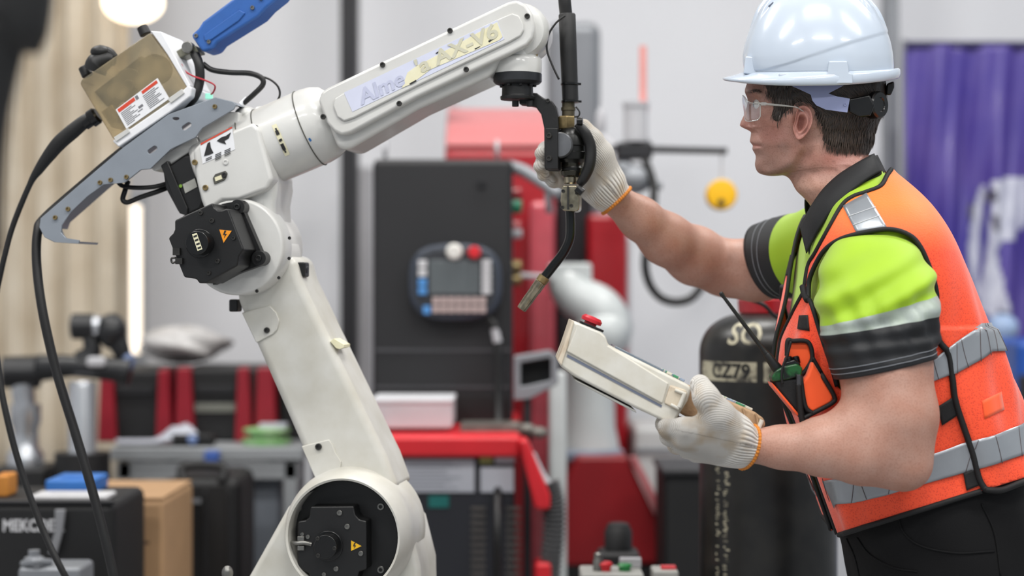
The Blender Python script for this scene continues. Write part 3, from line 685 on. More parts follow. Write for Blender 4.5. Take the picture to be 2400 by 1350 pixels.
# plastic bag
m_bag = mat('milky_plastic', '#b9b7b6', 0.3, var=0.2, vscale=18, bump=0.6, bscale=22)
g = G(); c = at(430,818,5.6)+V(0,0,0.014); rng = random.Random(5); rings = []
for i in range(15):
    ph = math.pi*i/14; q = max(math.sin(ph), 0.02); ring = []
    for j in range(28):
        t = 2*math.pi*j/28; n = 1+0.12*math.sin(3*t+i)+0.08*math.sin(7*t+i*1.7)
        ring.append(c+V(0.135*q*n*math.cos(t), 0.11*q*n*math.sin(t), -math.cos(ph)*0.055*(1+0.1*math.sin(5*t))))
    rings.append(ring)
g.loft(rings); o = g.obj('plastic_bag', m_bag, None, smooth=180, base=True); tag(o, 'crumpled milky plastic bag on top of the bench machines', 'bag')
# papers, cloth and bits on the bench
g = G(); rows = []
for i in range(14):
    row = []
    for j in range(20):
        p = at(272+(480-272)*j/19, 1050, ty+0.02+0.11*i/13)
        hgt = 0.012+0.045*math.exp(-((j-14)/4.0)**2-((i-6)/5.0)**2)*(1+0.3*math.sin(j*1.3+i))
        row.append(V(p.x, p.y, tz+0.006+hgt))
    rows.append(row)
g.grid(rows); o = g.obj('paper_stack', mat('paper_bluish','#b9bcc6',0.6,var=0.1,vscale=12), None, smooth=180, solid=0.006); tag(o, 'loose crumpled white papers lying on the bench', 'papers')
gl = thing('green_spool', 'pale green and white spool lying on the bench', 'spool', at(625,1048,ty+0.1))
p = V(at(625,0,ty+0.09).x, ty+0.09, tz+0.006)
g = G(); g.lathe([(0.07,0),(0.072,0.004),(0.072,0.016),(0.05,0.018),(0.05,0.034),(0.068,0.036),(0.068,0.046),(0.03,0.05)], p, (0,0,1), 32); g.obj('flanges', mat('pale_green_plastic','#a8c49a',0.5,col2='#6fae62',vscale=14), gl, smooth=30)
g = G(); g.box(p+V(0.02,0,0.055), (0.08,0.06,0.012)); g.obj('card', mat('paper_bluish','#b9bcc6'), gl, bevel=0.001)
bk = thing('black_camera_case', 'small black case with a blue lens on the bench', 'case', at(450,1048,ty+0.02))
g = G(); box_px(g, 400, 1018, 500, 1046, ty+0.02, 0.05); g.obj('body', m_cabd, bk, bevel=0.008)
g = G(); g.lathe([(0.014,0),(0.014,0.012),(0.009,0.016)], at(452,1030,ty+0.02), (0,-1,0), 20); g.obj('lens', mat('lens_blue','#7d93c2',0.3,var=0.1), bk, smooth=30)
cl = thing('blue_clamp', 'small blue clamp on the bench front edge', 'clamp', at(495,1090,ty-0.02))
g = G(); box_px(g, 478, 1058, 512, 1082, ty-0.03, 0.05); g.obj('jaw', mat('clamp_blue','#3f5fa8',0.45,var=0.1), cl, bevel=0.004)
g = G(); g.cyl(at(498,1082,ty-0.01), at(498,1112,ty-0.01), 0.010, n=12); g.obj('screw', mat('clamp_blue','#3f5fa8'), cl)
# black trolley bag under the bench
bt = thing('black_equipment_case', 'tall black equipment case in front of the bench', 'case', (at(470,0,4.8).x, 4.9, 0))
g = G(); fbox_px(g, 386, 1118, 562, 4.8, 0.3); g.obj('body', m_cabd, bt, bevel=0.03)
g = G(); g.tube([at(430,1130,4.8), at(430,1095,4.82), at(520,1095,4.82), at(520,1130,4.8)], 0.012, 10); g.obj('handle', m_cabd, bt, smooth=180)
for x in (420, 480, 535):
    g = G(); box_px(g, x-4, 1150, x+4, 1420, 4.79, 0.02); g.obj('rib', m_cab, bt, bevel=0.004)
g = G(); box_px(g, 416, 1170, 470, 1180, 4.785, 0.01); g.obj('grey_mark', m_galv, bt)

# ================================================================== cardboard box
m_card = mat('cardboard', '#ad8a66', 0.8, var=0.12, vscale=10, bump=0.08, bscale=80)
ky = 4.35; zk = at(0,1172,ky).z
kb = thing('cardboard_box', 'closed brown cardboard box on the floor of the left side', 'box', (at(270,0,ky).x, ky+0.2, 0))
a, b = at(160,0,ky), at(384,0,ky)
g = G(); g.box(((a.x+b.x)/2, ky+0.2, zk/2), (b.x-a.x, 0.40, zk)); g.obj('body', m_card, kb, bevel=0.014, seg=3)
for s_ in (0, 1):
    g = G(); g.box(((a.x+b.x)/2, ky+0.10+0.20*s_, zk+0.003), (b.x-a.x-0.006, 0.195, 0.006)); g.obj('flap', m_card, kb, bevel=0.002)
g = G(); box_px(g, 296, 1268, 350, 1276, ky-0.001, 0.004); g.obj('hand_hole', mat('cardboard_dark','#5c4634',0.8,var=0.2), kb, bevel=0.001)
# black case with lettering
ly = 3.95; zl = at(0,1178,ly).z
lc = thing('black_lettered_case', 'black case with white lettering at the lower left', 'case', (at(110,0,ly).x, ly+0.2, 0))
a, b = at(-150,0,ly), at(268,0,ly)
g = G(); g.box(((a.x+b.x)/2, ly+0.17, zl/2), (b.x-a.x, 0.34, zl)); g.obj('body', m_cabd, lc, bevel=0.02, seg=3)
g = G(); text_on(g, 'MEKCDEX', 0.036, at(78,1233,ly-0.002), (1,0,0), (0,0,1), 0.0, bold=0.0012, fit=m_px(146,ly)); g.obj('lettering', mat('case_lettering','#c9c9cc',0.5,var=0.1), lc)
g = G(); g.prism([at(x,y,ly-0.02) for x,y in [(128,1195),(152,1195),(146,1245),(132,1300),(112,1298),(128,1245)]], (0,0.012,0)); g.obj('strap', mat('strap_grey','#85868a',0.5,var=0.1), lc, bevel=0.002)
g = G(); box_px(g, -150, 1172, 266, 1184, ly-0.004, 0.02); g.obj('rim', m_cab, lc, bevel=0.004)
def flat_on(name, label, cat, px0, px1, Y0, Y1, z, h, m):
    a, b = at(px0,0,(Y0+Y1)/2).x, at(px1,0,(Y0+Y1)/2).x
    t = thing(name, label, cat, ((a+b)/2,(Y0+Y1)/2,z)); g = G(); g.box(((a+b)/2,(Y0+Y1)/2,z+h/2), (b-a, Y1-Y0, h)); g.obj('body', m, t, bevel=min(h*0.4,0.006))
    g = G(); g.box(((a+b)/2,(Y0+Y1)/2-0.01,z+h+0.001), ((b-a)*0.5, (Y1-Y0)*0.4, 0.003)); g.obj('top_sheet', m, t); return t
flat_on('blue_folder', 'bright blue folder lying on the black lettered case', 'folder', 126, 236, ly+0.14, ly+0.30, zl, 0.035, mat('folder_blue','#2a6cb8',0.45,var=0.1))
flat_on('white_tray', 'white paper tray in front of the blue folder', 'tray', 82, 262, ly+0.03, ly+0.13, zl, 0.012, mat('tray_white','#c4c4c6',0.5,var=0.1))
flat_on('orange_tool', 'small orange tool on the black lettered case', 'tool', 0, 30, ly+0.1, ly+0.18, zl+0.0, 0.05, mat('tool_orange','#c98436',0.5,var=0.15))
mt = thing('metal_fixture', 'grey metal fixture at the bottom left corner', 'fixture', (at(120,0,3.7).x,3.75,0))
g = G(); zf = at(0,1330,3.7).z; a, b = at(40,0,3.7), at(190,0,3.7); g.box(((a.x+b.x)/2,3.76,zf/2), (b.x-a.x,0.12,zf)); g.obj('block', m_galv, mt, bevel=0.01)
g = G(); g.lathe([(0.02,0),(0.02,0.015),(0.012,0.018),(0.012,0.03)], V(at(80,0,3.74).x,3.74,zf), (0,0,1), 20); g.obj('bolt', m_galv, mt, smooth=30)
g = G(); g.tube([V(at(60,0,3.74).x,3.72,zf+0.004), V(at(95,0,3.74).x,3.70,zf+0.012), V(at(120,0,3.74).x,3.73,zf+0.006)], 0.008, 10); g.obj('clip', m_galv, mt, smooth=180)
# ================================================================== small collaborative robot
qy = 5.0
m_cs = mat('cobot_silver', '#b9bcc1', 0.25, 0.7, var=0.1, vscale=8)
m_cj = mat('cobot_black', '#1b1c1f', 0.4, var=0.2, vscale=10)
co = thing('collaborative_robot', 'slim black and silver collaborative robot arm in front of the curtain', 'robot', (at(60,0,qy).x, qy, 0))
g = G(); a = at(60,1090,qy); g.box((a.x, qy, a.z/2), (0.16,0.2,a.z)); g.obj('stand', m_cabd, co, bevel=0.01)
g = G(); g.lathe([(0.05,0),(0.05,0.03),(0.036,0.05),(0.034,0.10),(0.042,0.12),(0.042,0.17)], a, (0,0,1), 24); g.obj('base_joint', m_cs, co, smooth=40)
g = G(); g.cyl(at(66,1040,qy), at(52,900,qy), 0.026, 0.032, 20); g.obj('lower_link', m_cs, co)
g = G(); p = at(50,872,qy); g.lathe([(0.03,-0.055),(0.044,-0.05),(0.046,0.05),(0.03,0.055)], p, (1,0.25,0), 24); g.obj('elbow_joint', m_cj, co, smooth=40)
g = G(); g.tube([at(95,862,qy), at(170,858,qy-0.02), at(270,866,qy-0.03), at(305,872,qy-0.03)], [0.038,0.03,0.034,0.042], 16, 24); g.obj('upper_link', m_cj, co, smooth=180)
g = G(); g.tube([at(190,846,qy-0.02), at(215,826,qy-0.02), at(212,790,qy-0.02)], [0.03,0.026,0.022], 14); g.obj('wrist_link', m_cj, co, smooth=180)
g = G(); p = at(200,765,qy-0.02); g.lathe([(0.026,-0.04),(0.036,-0.035),(0.036,0.02),(0.03,0.025)], p, (1,0.1,0), 24); g.obj('wrist_joint', m_cj, co, smooth=40)
g = G(); g.cyl(at(216,763,qy-0.02), at(236,765,qy-0.02), 0.03, n=20); g.obj('joint_ring', m_cs, co)
g = G(); p = at(262,776,qy-0.02); g.ellipsoid(p, (0.042,0.045,0.05)); g.tube([p, at(284,820,qy-0.02), at(290,850,qy-0.02)], [0.034,0.026,0.02], 14); g.obj('tool_joint', m_cj, co, smooth=180)
g = G(); g.box(at(226,848,qy-0.06), (0.05,0.03,0.028)); g.obj('pale_cover', m_lgrey, co, bevel=0.008)
g = G(); g.ellipsoid(at(300,848,qy-0.02), (0.02,0.03,0.028)); g.obj('blue_cap', mat('slate_blue_cap','#5f6f92',0.4,var=0.1), co)
tu = thing('silver_tube', 'upright silver tube under the collaborative robot arm', 'tube', (at(193,0,4.95).x,4.95,0))
g = G(); a = at(193,893,4.95); g.lathe([(0.038,0.0),(0.038,a.z-0.01),(0.034,a.z)], V(a.x,4.95,0), (0,0,1), 28); g.obj('tube', m_cs, tu, smooth=30)
g = G(); g.cyl(V(a.x,4.95,0), V(a.x,4.95,at(0,1060,4.95).z), 0.09, 0.075, 24); g.obj('socket', m_cabd, tu)
# ================================================================== welding robot
RA = math.radians(8.0)
RD = Vector((math.sin(RA), math.cos(RA), 0)); RU = Vector((math.cos(RA), -math.sin(RA), 0)); UP = Vector((0, 0, 1))
RO = at(830, 1245, 3.10); CAMP = Vector((0, 0, CAMZ))
def R(px, py, w=0.0):
    d = Vector(((px-CX)/FPX, 1, -(py-CY)/FPX))
    t = (w+(RO-CAMP).dot(RD))/d.dot(RD)
    return CAMP+d*t
def Rr(n, px, py, w=0.0): return n*R(px, py, w).y/FPX
def rprism(g, pts, w0, w1, holes=(), mi=0):
    g.prism([R(x, y, w0) for x, y in pts], RD*(w1-w0), [[R(x, y, w0) for x, y in h] for h in holes], mi); return g
def rcyl(g, px, py, r, w0, w1, n=40, mi=0, r1=None):
    p = R(px, py, w0); k = p.y/FPX
    g.lathe([(r*k, 0), ((r if r1 is None else r1)*k, w1-w0)], p, RD, n, mi); return g
def rlathe(g, px, py, prof, w0, n=48, mi=0, caps=(True, True)):
    """prof: (radius px, w offset)"""
    p = R(px, py, w0); k = p.y/FPX
    g.lathe([(r*k, w) for r, w in prof], p, RD, n, mi, caps[0], caps[1]); return g
def rbolt(g, px, py, r, w, h=0.004, mi=0):
    bolt(g, R(px, py, w), -RD, Rr(r, px, py, w), h, 12, mi)
def circ(cx, cy, rx, ry=None, n=16, a0=0, a1=360):
    ry = ry or rx
    full = abs(a1-a0) >= 360
    return [(cx+rx*math.cos(math.radians(a)), cy+ry*math.sin(math.radians(a))) for a in np.linspace(a0, a1, n, endpoint=not full)]

robot = thing('welding_robot', 'white six-axis welding robot arm reaching towards the worker', 'robot', (R(830,1245).x, R(830,1245).y+0.08, 0))
tag(robot)
# --- base and pedestal
g = G()
rprism(g, [(500,1560),(560,1390),(605,1310),(672,1190),(735,1132),(820,1120),(900,1150),(960,1230),(985,1330),(990,1560)], 0.0, 0.16)
base = g.obj('shoulder_casting', m_whitew, robot, bevel=0.012, seg=3)
bz = R(800, 1560, 0.08)
g = G(); g.lathe([(0.21, 0), (0.21, 0.02), (0.17, 0.03), (0.165, bz.z-0.03), (0.14, bz.z+0.04)], (bz.x, bz.y, 0), UP, 48)
g.obj('pedestal', m_whitew, robot, bevel=0.006)
g = G(); g.ellipsoid(R(533,1343,0.03), (0.010,0.010,0.013)); g.cyl(R(533,1343,0.03), R(545,1400,0.03), 0.006)
g.obj('eye_bolt', m_steel, robot)
# --- lower arm
g = G()
rprism(g, [(560,640),(640,596),(690,600),(704,652),(772,795),(905,1070),(935,1150),(760,1160),(742,1128),(706,1050),(598,805),(552,700)], 0.0, 0.135)
lower = g.obj('lower_arm', m_whitew, robot, bevel=0.016, seg=3)
g = G(); rprism(g, [(566,733),(632,716),(648,733),(655,752),(650,772),(640,783),(600,804)], -0.004, 0.004)
g.obj('cover_plate', m_whitew, lower, bevel=0.002)
g = G(); rprism(g, [(706,1046),(770,1030),(780,1042),(786,1060),(800,1082),(798,1098),(785,1112),(748,1126),(738,1120)], -0.004, 0.004)
g.obj('cover_plate', m_whitew, lower, bevel=0.002)
each('cover_screw', [(626,774,7,-0.004),(747,1047,8,-0.004)], rbolt, m_dsteel, lower)
g = G(); rprism(g, [(774,800),(782,794),(806,808),(806,814),(796,818),(788,816)], 0.004, 0.05)
g.obj('tape_patch', m_tape, lower)
g = G(); g.box(R(706,632,0.03), (0.022,0.03,0.026), (RU, RD, UP)); g.cyl(R(706,632,0.03), R(722,634,0.03), 0.008)
g.obj('stop_block', m_black, lower, bevel=0.003)
g = G(); g.box(R(552,716,0.03), (0.016,0.03,0.022), (RU, RD, UP))
g.obj('stop_block', m_black, lower, bevel=0.003)
# --- lower joint housing
g = G()
rlathe(g, 803, 1258, [(131,0.10),(131,0.01),(132,0.0),(137,-0.002),(140,0.003),(144,0.012),(152,0.03),(156,0.05),(157,0.085),(158,0.088),(158,0.15)], -0.06, 72, 0, (False, True))
hous = g.obj('joint_housing', m_whitew, robot, smooth=50)
g = G(); rlathe(g, 803, 1258, [(131,0.0),(131,0.008)], -0.012, 56); g.obj('housing_back', m_black, hous)
g = G()
for a in range(-80, 60, 24):
    x, y = 850+148*math.cos(math.radians(a)), 1246+148*math.sin(math.radians(a))
    p = R(803,1258,0.01); k = p.y/FPX
    q = p+(RU*math.cos(math.radians(a))+UP*-math.sin(math.radians(a)))*(155*k)
    nrm = (RU*math.cos(math.radians(a))+UP*-math.sin(math.radians(a)))
    g.cyl(q, q+nrm*0.002, 0.0025, n=10)
g.obj('rim_screw', m_seam, hous)
g = G()
p = R(803,1258,0.035); k = p.y/FPX
for i in range(9):
    a = math.radians(-14+3.2*i); q = p+(RU*math.cos(a)-UP*math.sin(a))*(157.5*k)
    g.box(q, (0.004, 0.03, 0.004), ((RU*math.cos(a)-UP*math.sin(a)), RD, (RU*math.sin(a)+UP*math.cos(a))))
g.obj('slot_grille', m_black, hous)
# --- servo motor in the housing
plate = [(697,1222),(716,1219),(724,1212),(727,1187),(829,1186),(833,1206),(842,1217),(859,1221),(860,1335),(842,1340),(836,1362),(730,1364),(724,1345),(696,1330)]
def grow(P, f, cx=None, cy=None):
    cx = cx or sum(p[0] for p in P)/len(P); cy = cy or sum(p[1] for p in P)/len(P)
    return [(cx+(x-cx)*f, cy+(y-cy)*f) for x, y in P]
g = G(); rprism(g, plate, -0.05, 0.035)
mot = g.obj('servo_motor', m_black, robot, bevel=0.003)
for x, y in ((893,1187),(893,1335),(700,1190)):
    g = G(); g.cyl(R(x,y,-0.01), R(x,y,-0.01)+RD*0.04, Rr(17,x,y)); lug = g.obj('mounting_lug', m_black, mot, bevel=0.0015)
    g = G(); rbolt(g, x, y, 9, -0.01); g.obj('lug_bolt', m_steel, mot)
g = G(); rlathe(g, 803, 1258, [(130.4,0.0),(130.4,0.09)], -0.055, 72, 0, (False, False)); g.obj('housing_lining', m_black, hous)
g = G(); rcyl(g, 768, 1280, 36, -0.053, -0.05); rcyl(g, 762, 1282, 28, -0.08, -0.05)
cap = g.obj('encoder_cap', m_blackg, mot, bevel=0.002)
each('motor_screw', [(x, y, r, -0.05, 0.003) for x, y, r in ((796,1202,6.5),(814,1234,6.5),(846,1297,6),(788,1333,6),(760,1346,5),(722,1258,5),(709,1252,4.5))], rbolt, m_steel, mot)
each('cap_screw', [(x, y, 5, -0.08, 0.002) for x, y in ((745,1262),(784,1285),(746,1302))], rbolt, m_dsteel, cap)
g = G(); g.tube([R(684,1270,-0.05), R(695,1273,-0.055), R(712,1272,-0.055), R(730,1276,-0.05)], 0.004, 10); g.box(R(706,1262,-0.052), (0.012,0.008,0.008), (RU,RD,UP)); g.box(R(706,1284,-0.052), (0.012,0.008,0.008), (RU,RD,UP))
g.obj('connector', m_steel, mot, bevel=0.001)
def warning(parent, tri, w, m):
    g = G(); rprism(g, grow(tri, 1.18), w-0.0006, w); o = g.obj('warning_triangle_edge', m_ink, parent)
    g = G(); rprism(g, tri, w-0.0012, w-0.0006)
    cx = sum(p[0] for p in tri)/3; cy = sum(p[1] for p in tri)/3
    o = g.obj('warning_triangle', m, parent)
    g = G(); s = abs(tri[0][1]-tri[2][1])/26.0+0.2
    z = [(-1,-8),(3,-8),(0,-1),(4,-1),(-2,8),(0,1),(-4,1)]
    rprism(g, [(cx+x*s*0.8, cy+y*s*0.8) for x, y in z], w-0.0018, w-0.0012)
    g.obj('lightning_symbol', m_ink, o)
warning(mot, [(823,1267),(847,1280),(823,1291)], -0.05, m_yel)
# --- elbow
g = G(); rlathe(g, 575, 580, [(108,-0.055),(112,-0.05),(113,0.0),(104,0.006),(104,0.10)], 0.0, 64); elbow = g.obj('elbow_housing', m_white, robot, bevel=0.003)
g = G(); rprism(g, [(470,520),(500,420),(560,370),(640,360),(648,440),(641,480),(644,520),(656,552),(672,590),(658,640),(600,672),(540,680),(490,640)], -0.036, 0.09)
g.obj('elbow_neck', m_white, elbow, bevel=0.02, seg=4)
each('housing_screw', [(575+106*math.cos(math.radians(a)), 580+106*math.sin(math.radians(a)), 4, -0.052, 0.002) for a in (-12, 14, 42, 75, 105)], rbolt, m_dsteel, elbow)
plate2 = [(409,516),(498,475),(502,486),(510,492),(520,492),(534,488),(552,535),(571,584),(560,600),(556,624),(482,664),(466,664),(460,654),(431,650),(394,558),(405,547),(409,538)]
g = G(); rprism(g, plate2, -0.15, -0.045); mot2 = g.obj('servo_motor', m_black, robot, bevel=0.003)
g = G()
for x, y in ((556,485),(606,605),(440,520)):
    g.cyl(R(x,y,-0.085), R(x,y,-0.085)+RD*0.05, Rr(17,x,y)); rbolt(g, x, y, 8, -0.085)
rprism(g, [(520,478),(560,470),(612,590),(610,622),(560,640),(500,668),(440,560)], -0.075, -0.05)
g.obj('motor_flange', m_black, mot2, bevel=0.002)
g = G(); rcyl(g, 467, 570, 34, -0.153, -0.15); rcyl(g, 461, 569, 28, -0.185, -0.15); cap = g.obj('encoder_cap', m_blackg, mot2, bevel=0.002)
g = G(); rprism(g, [(450,549),(461,546),(474,584),(463,588)], -0.186, -0.185); lab = g.obj('cap_label', m_tape, cap)
g = G()
for k, y in enumerate((553, 562, 571, 580)): rprism(g, [(453+k*3.2, y),(461+k*3.2, y-3),(462+k*3.2,y+1),(454+k*3.2,y+4)], -0.1865, -0.186)
g.obj('label_print', m_ink, lab)
each('motor_screw', [(x, y, r, -0.15, 0.003) for x, y, r in ((471,499,5.5),(497,517,6),(548,558,5),(510,612,6),(490,640,5))], rbolt, m_dsteel, mot2)
warning(mot2, [(514,538),(543,541),(524,569)], -0.15, m_ora)
g = G(); g.box(R(415,590,-0.152), (0.012,0.01,0.012),(RU,RD,UP)); g.box(R(421,612,-0.152), (0.012,0.01,0.010),(RU,RD,UP)); g.tube([R(413,604,-0.152),R(402,606,-0.152),R(404,616,-0.152),R(416,612,-0.152)], 0.0018, 8)
g.obj('connector', m_dsteel, mot2)
# --- upper arm: rolling axis body
AX0, AX1 = (476, 408), (768, 283)
pA, pB = R(*AX0, 0.02), R(*AX1, 0.02); ad = (pB-pA).normalized(); LA = (pB-pA).length; k = pA.y/FPX
def axp(t): return pA+(pB-pA)*t
g = G()
g.lathe([(70*k,0),(78*k,0.004),(82*k,0.012),(84*k,LA*0.34),(86*k,LA*0.345),(90*k,LA*0.5),(91*k,LA*0.72),(91*k,LA*0.9),(88*k,LA*0.97),(80*k,LA*1.03),(60*k,LA*1.08),(20*k,LA*1.1)], pA, ad, 64)
body = g.obj('arm_body', m_white, robot, smooth=50)
g = G()
for t, rr_ in ((0.40, 88.2), (0.53, 91.0), (0.86, 92.0)):
    c = axp(t); a, u, v = frame(ad)
    g.tube([c+(u*math.cos(q)+v*math.sin(q))*(rr_*k) for q in np.linspace(0, 2*math.pi, 49)], 0.0011, 6, smooth=False)
g.obj('body_seam', m_seam, body)
# cast block with the motor
def ax2(t, s, w):      # t along the axis (0..1), s across in px (positive up-left), w plane offset
    nx, ny = -0.394, -0.919
    x = AX0[0]+(AX1[0]-AX0[0])*t+nx*s; y = AX0[1]+(AX1[1]-AX0[1])*t+ny*s
    return R(x, y, w)
g = G(); g.prism([R(x, y, -0.058) for x, y in [(450,352),(466,336),(590,286),(606,300),(640,420),(625,445),(560,470),(520,472),(482,500),(470,470),(458,420)]], RD*0.14)
blk = g.obj('arm_block', m_white, robot, bevel=0.014, seg=4)
def arm_label(poly, w, m, name, parent, mi=0):
    g = G(); rprism(g, poly, w-0.0008, w); return g.obj(name, m, parent)
lb = arm_label([(468,343),(544,302),(551,350),(475,384)], -0.058, m_paper, 'pictogram_label', blk)
g = G()
w = -0.0592
rprism(g, [(478,366),(482,350),(486,336),(492,332),(494,346),(500,358),(492,362)], w-0.0006, w)
rprism(g, [(508,330),(518,322),(530,318),(541,310),(536,324),(526,330),(530,338),(516,334)], w-0.0006, w)
for i in range(4):
    for j in range(3):
        x, y = 482+j*22, 372+i*4-j*9.5
        if i < 2 or j > 0: rprism(g, [(x,y),(x+14,y-6.5),(x+14,y-5),(x,y+1.6)], w-0.0006, w)
g.obj('label_print', m_ink, lb)
g = G(); rprism(g, [(470,336),(543,297),(544,300),(470,340)], w-0.0004, w+0.001); g.obj('red_line', m_redp, lb)
g = G(); rprism(g, [(498,418),(504,408),(528,400),(533,406),(530,416),(526,422),(502,432)], -0.0605, -0.058); rec = g.obj('sight_slot', m_seam, blk, bevel=0.001)
g = G(); rprism(g, [(503,416),(518,410),(521,419),(505,425)], -0.0615, -0.0605); g.obj('slot_tag', m_tape, rec)
g = G(); rbolt(g, 526, 410, 6, -0.0605, 0.002); g.obj('slot_screw', m_dsteel, rec)
each('plug', [(457,381,7,-0.058,0.003),(482,440,7,-0.058,0.003)], rbolt, m_brass, blk)
g = G(); rbolt(g, 529, 380, 7, -0.058, 0.002); g.obj('grease_plug', m_white, blk)
# arrow tape on the roll joint
g = G()
def on_body(px, py, off=0.0008):
    """point on the cylindrical body seen at a picture position"""
    d = (Vector(((px-CX)/FPX, 1, -(py-CY)/FPX))).normalized()
    o = CAMP-pA; rad = 90.6*k+off
    dd = d-ad*d.dot(ad); oo = o-ad*o.dot(ad)
    a_, b_, c_ = dd.dot(dd), 2*dd.dot(oo), oo.dot(oo)-rad*rad
    s_ = max(b_*b_-4*a_*c_, 0)
    return CAMP+d*((-b_-math.sqrt(s_))/(2*a_))
def body_patch(g, p0, p1, wid, off, n=8, mi=0):
    rows = []
    dx, dy = p1[0]-p0[0], p1[1]-p0[1]; l = math.hypot(dx, dy); nx, ny = dy/l*wid/2, -dx/l*wid/2
    for i in range(n+1):
        t = i/n; rows.append([on_body(p0[0]+dx*t+nx*q, p0[1]+dy*t+ny*q, off) for q in (-1, 0, 1)])
    g.grid(rows, mi)
body_patch(g, (642,292), (674,364), 12, 0.0012)
tp = g.obj('arrow_tape', m_tape, body, recalc=False)
g = G(); body_patch(g, (648,306), (652,316), 8, 0.0022, 3); body_patch(g, (646,300), (648,306), 4, 0.0022, 2); body_patch(g, (656,326), (659,331), 8, 0.0022, 2); body_patch(g, (660,337), (667,352), 8, 0.0022, 3); body_patch(g, (667,352),(670,358),4,0.0022,2)
g.obj('arrow_mark', m_ink, tp)
g = G(); body_patch(g, (724,324), (729,331), 5, 0.0016, 2); g.obj('blue_mark', mat('blue_mark_paint', '#2f6fb0', 0.5, var=0.2), body)
# black motor at the rear of the roll axis
g = G()
g.prism([R(x, y, -0.03) for x, y in [(380,398),(430,362),(458,360),(462,420),(480,470),(470,492),(440,505),(418,500),(386,440)]], RD*0.10)
m4 = g.obj('roll_motor', m_black, robot, bevel=0.006)
g = G(); rprism(g, [(428,432),(456,418),(462,438),(434,453)], -0.0315, -0.03); g.obj('motor_tag', mat('faded_tag', '#a9a9a2', 0.5, var=0.3, vscale=60), m4)
g = G(); rcyl(g, 423, 436, 4, -0.032, -0.03, 12); g.obj('green_dot', mat('green_dot', '#7aa23a', 0.5, var=0.1), m4)
g = G(); rprism(g, [(376,388),(392,376),(440,488),(438,506),(420,500)], -0.036, -0.02); g.obj('motor_rim', m_black, m4, bevel=0.002)
# --- forearm
outer = [(745,236),(752,216),(768,205),(1190,4),(1212,0),(1232,10),(1247,32),(1254,62),(1250,88),(1236,106),(1200,124),(977,228),(822,312),(800,317),(782,308),(764,286)]
g = G(); rprism(g, [(770,230),(790,212),(1190,22),(1230,24),(1248,70),(1230,100),(1172,138),(1152,178),(980,256),(815,352),(790,346),(770,300)], -0.035, 0.085)
fa = g.obj('forearm', m_white, robot, bevel=0.014, seg=4)
g = G(); rprism(g, outer, -0.055, -0.033); cov = g.obj('forearm_cover', m_white, fa, bevel=0.006, seg=3)
inner = [(800,220),(1180,38),(1200,30),(1216,36),(1226,52),(1228,70),(1220,84),(1195,98),(980,200),(830,276),(806,284),(790,274),(780,248),(784,230)]
g = G(); rprism(g, inner, -0.060, -0.054); pan = g.obj('raised_panel', m_white, cov, bevel=0.004, seg=3)
g = G(); rprism(g, [(806,217),(1165,47),(1182,92),(826,262)], -0.0606, -0.0598); nm = g.obj('name_strip', m_lav, pan)
e = (R(1174,70,-0.061)-R(816,240,-0.061)).normalized(); upv = -RD.cross(e)
if upv.z < 0: upv = -upv
m_faint = mat('faded_lettering', '#bfc3da', 0.5, var=0.1, vscale=60)
m_faint2 = mat('faded_lettering_yellow', '#c9c7b2', 0.5, var=0.1, vscale=60)
g = G(); text_on(g, 'Alme', 0.036, R(893,207,-0.0615), e, upv, 0.0, shear=0.15, bold=0.0008, fit=Rr(116,893,207)); g.obj('lettering', m_faint, nm)
g = G(); rprism(g, [(942,206),(955,170),(980,152),(1005,140),(1165,52),(1178,86),(1170,94),(1010,162),(965,196)], -0.0613, -0.0606); tp = g.obj('tape_strip', m_tape, pan)
g = G(); text_on(g, "'a AX-V6", 0.034, R(1068,117,-0.062), e, upv, 0.0, shear=0.1, bold=0.0008, fit=Rr(205,1068,117)); g.obj('lettering', m_faint2, tp)
g = G(); rprism(g, [(959,196),(975,187),(976,190),(962,198)], -0.0618, -0.0606); rprism(g, [(1144,96),(1157,88),(1159,90),(1147,99)], -0.0618, -0.0606); rprism(g, [(1112,114),(1125,108),(1126,109),(1114,116)], -0.0618, -0.0606); rprism(g, [(1021,124),(1032,118),(1032,120),(1022,126)], -0.0618, -0.0606)
g.obj('ink_dash', m_ink, tp)
each('cover_screw', [(x, y, 6.5, -0.055, 0.0035) for x, y in ((897,152),(1055,72),(936,243),(1093,163),(758,274),(1236,38))], rbolt, m_dsteel, cov)
# --- wrist
g = G(); rlathe(g, 1221, 76, [(40,-0.03),(58,-0.026),(66,-0.012),(67,0.0),(67,0.05),(60,0.07),(30,0.08)], 0.0, 48); wr = g.obj('wrist_barrel', m_white, robot, smooth=40)
g = G()
o = R(1213,188,0.005); k6 = o.y/FPX
g.lathe([(56*k6,0.020/1.0*0.0),(57*k6,0.006),(57*k6,33*k6),(54*k6,38*k6),(50*k6,40*k6),(50*k6,62*k6),(46*k6,66*k6)], o+UP*(14*k6), UP, 48)
fl = g.obj('wrist_flange_body', m_white, wr, smooth=40)
g = G(); g.box(R(1255,126,-0.005), (0.008,0.008,0.010)); g.obj('brass_fitting', m_brass, wr, bevel=0.001)
g = G(); g.lathe([(44*k6,-8*k6),(52*k6,-5*k6),(57*k6,0),(57*k6,18*k6),(55*k6,20*k6)], o-UP*(4*k6), UP, 48); fl2 = g.obj('tool_flange', mat('flange_dark_grey','#2b2d31',0.4,0.3,var=0.2,vscale=40), robot, smooth=40)
g = G(); g.lathe([(40*k6,-38*k6),(41*k6,-30*k6),(37*k6,-29*k6),(36*k6,0)], o-UP*(8*k6), UP, 32)
for a in range(0, 360, 40):
    q = o+Vector((math.cos(math.radians(a)), math.sin(math.radians(a)), 0))*(40*k6)
    g.cyl(q-UP*(16*k6), q-UP*(4*k6), 4.5*k6, n=10)
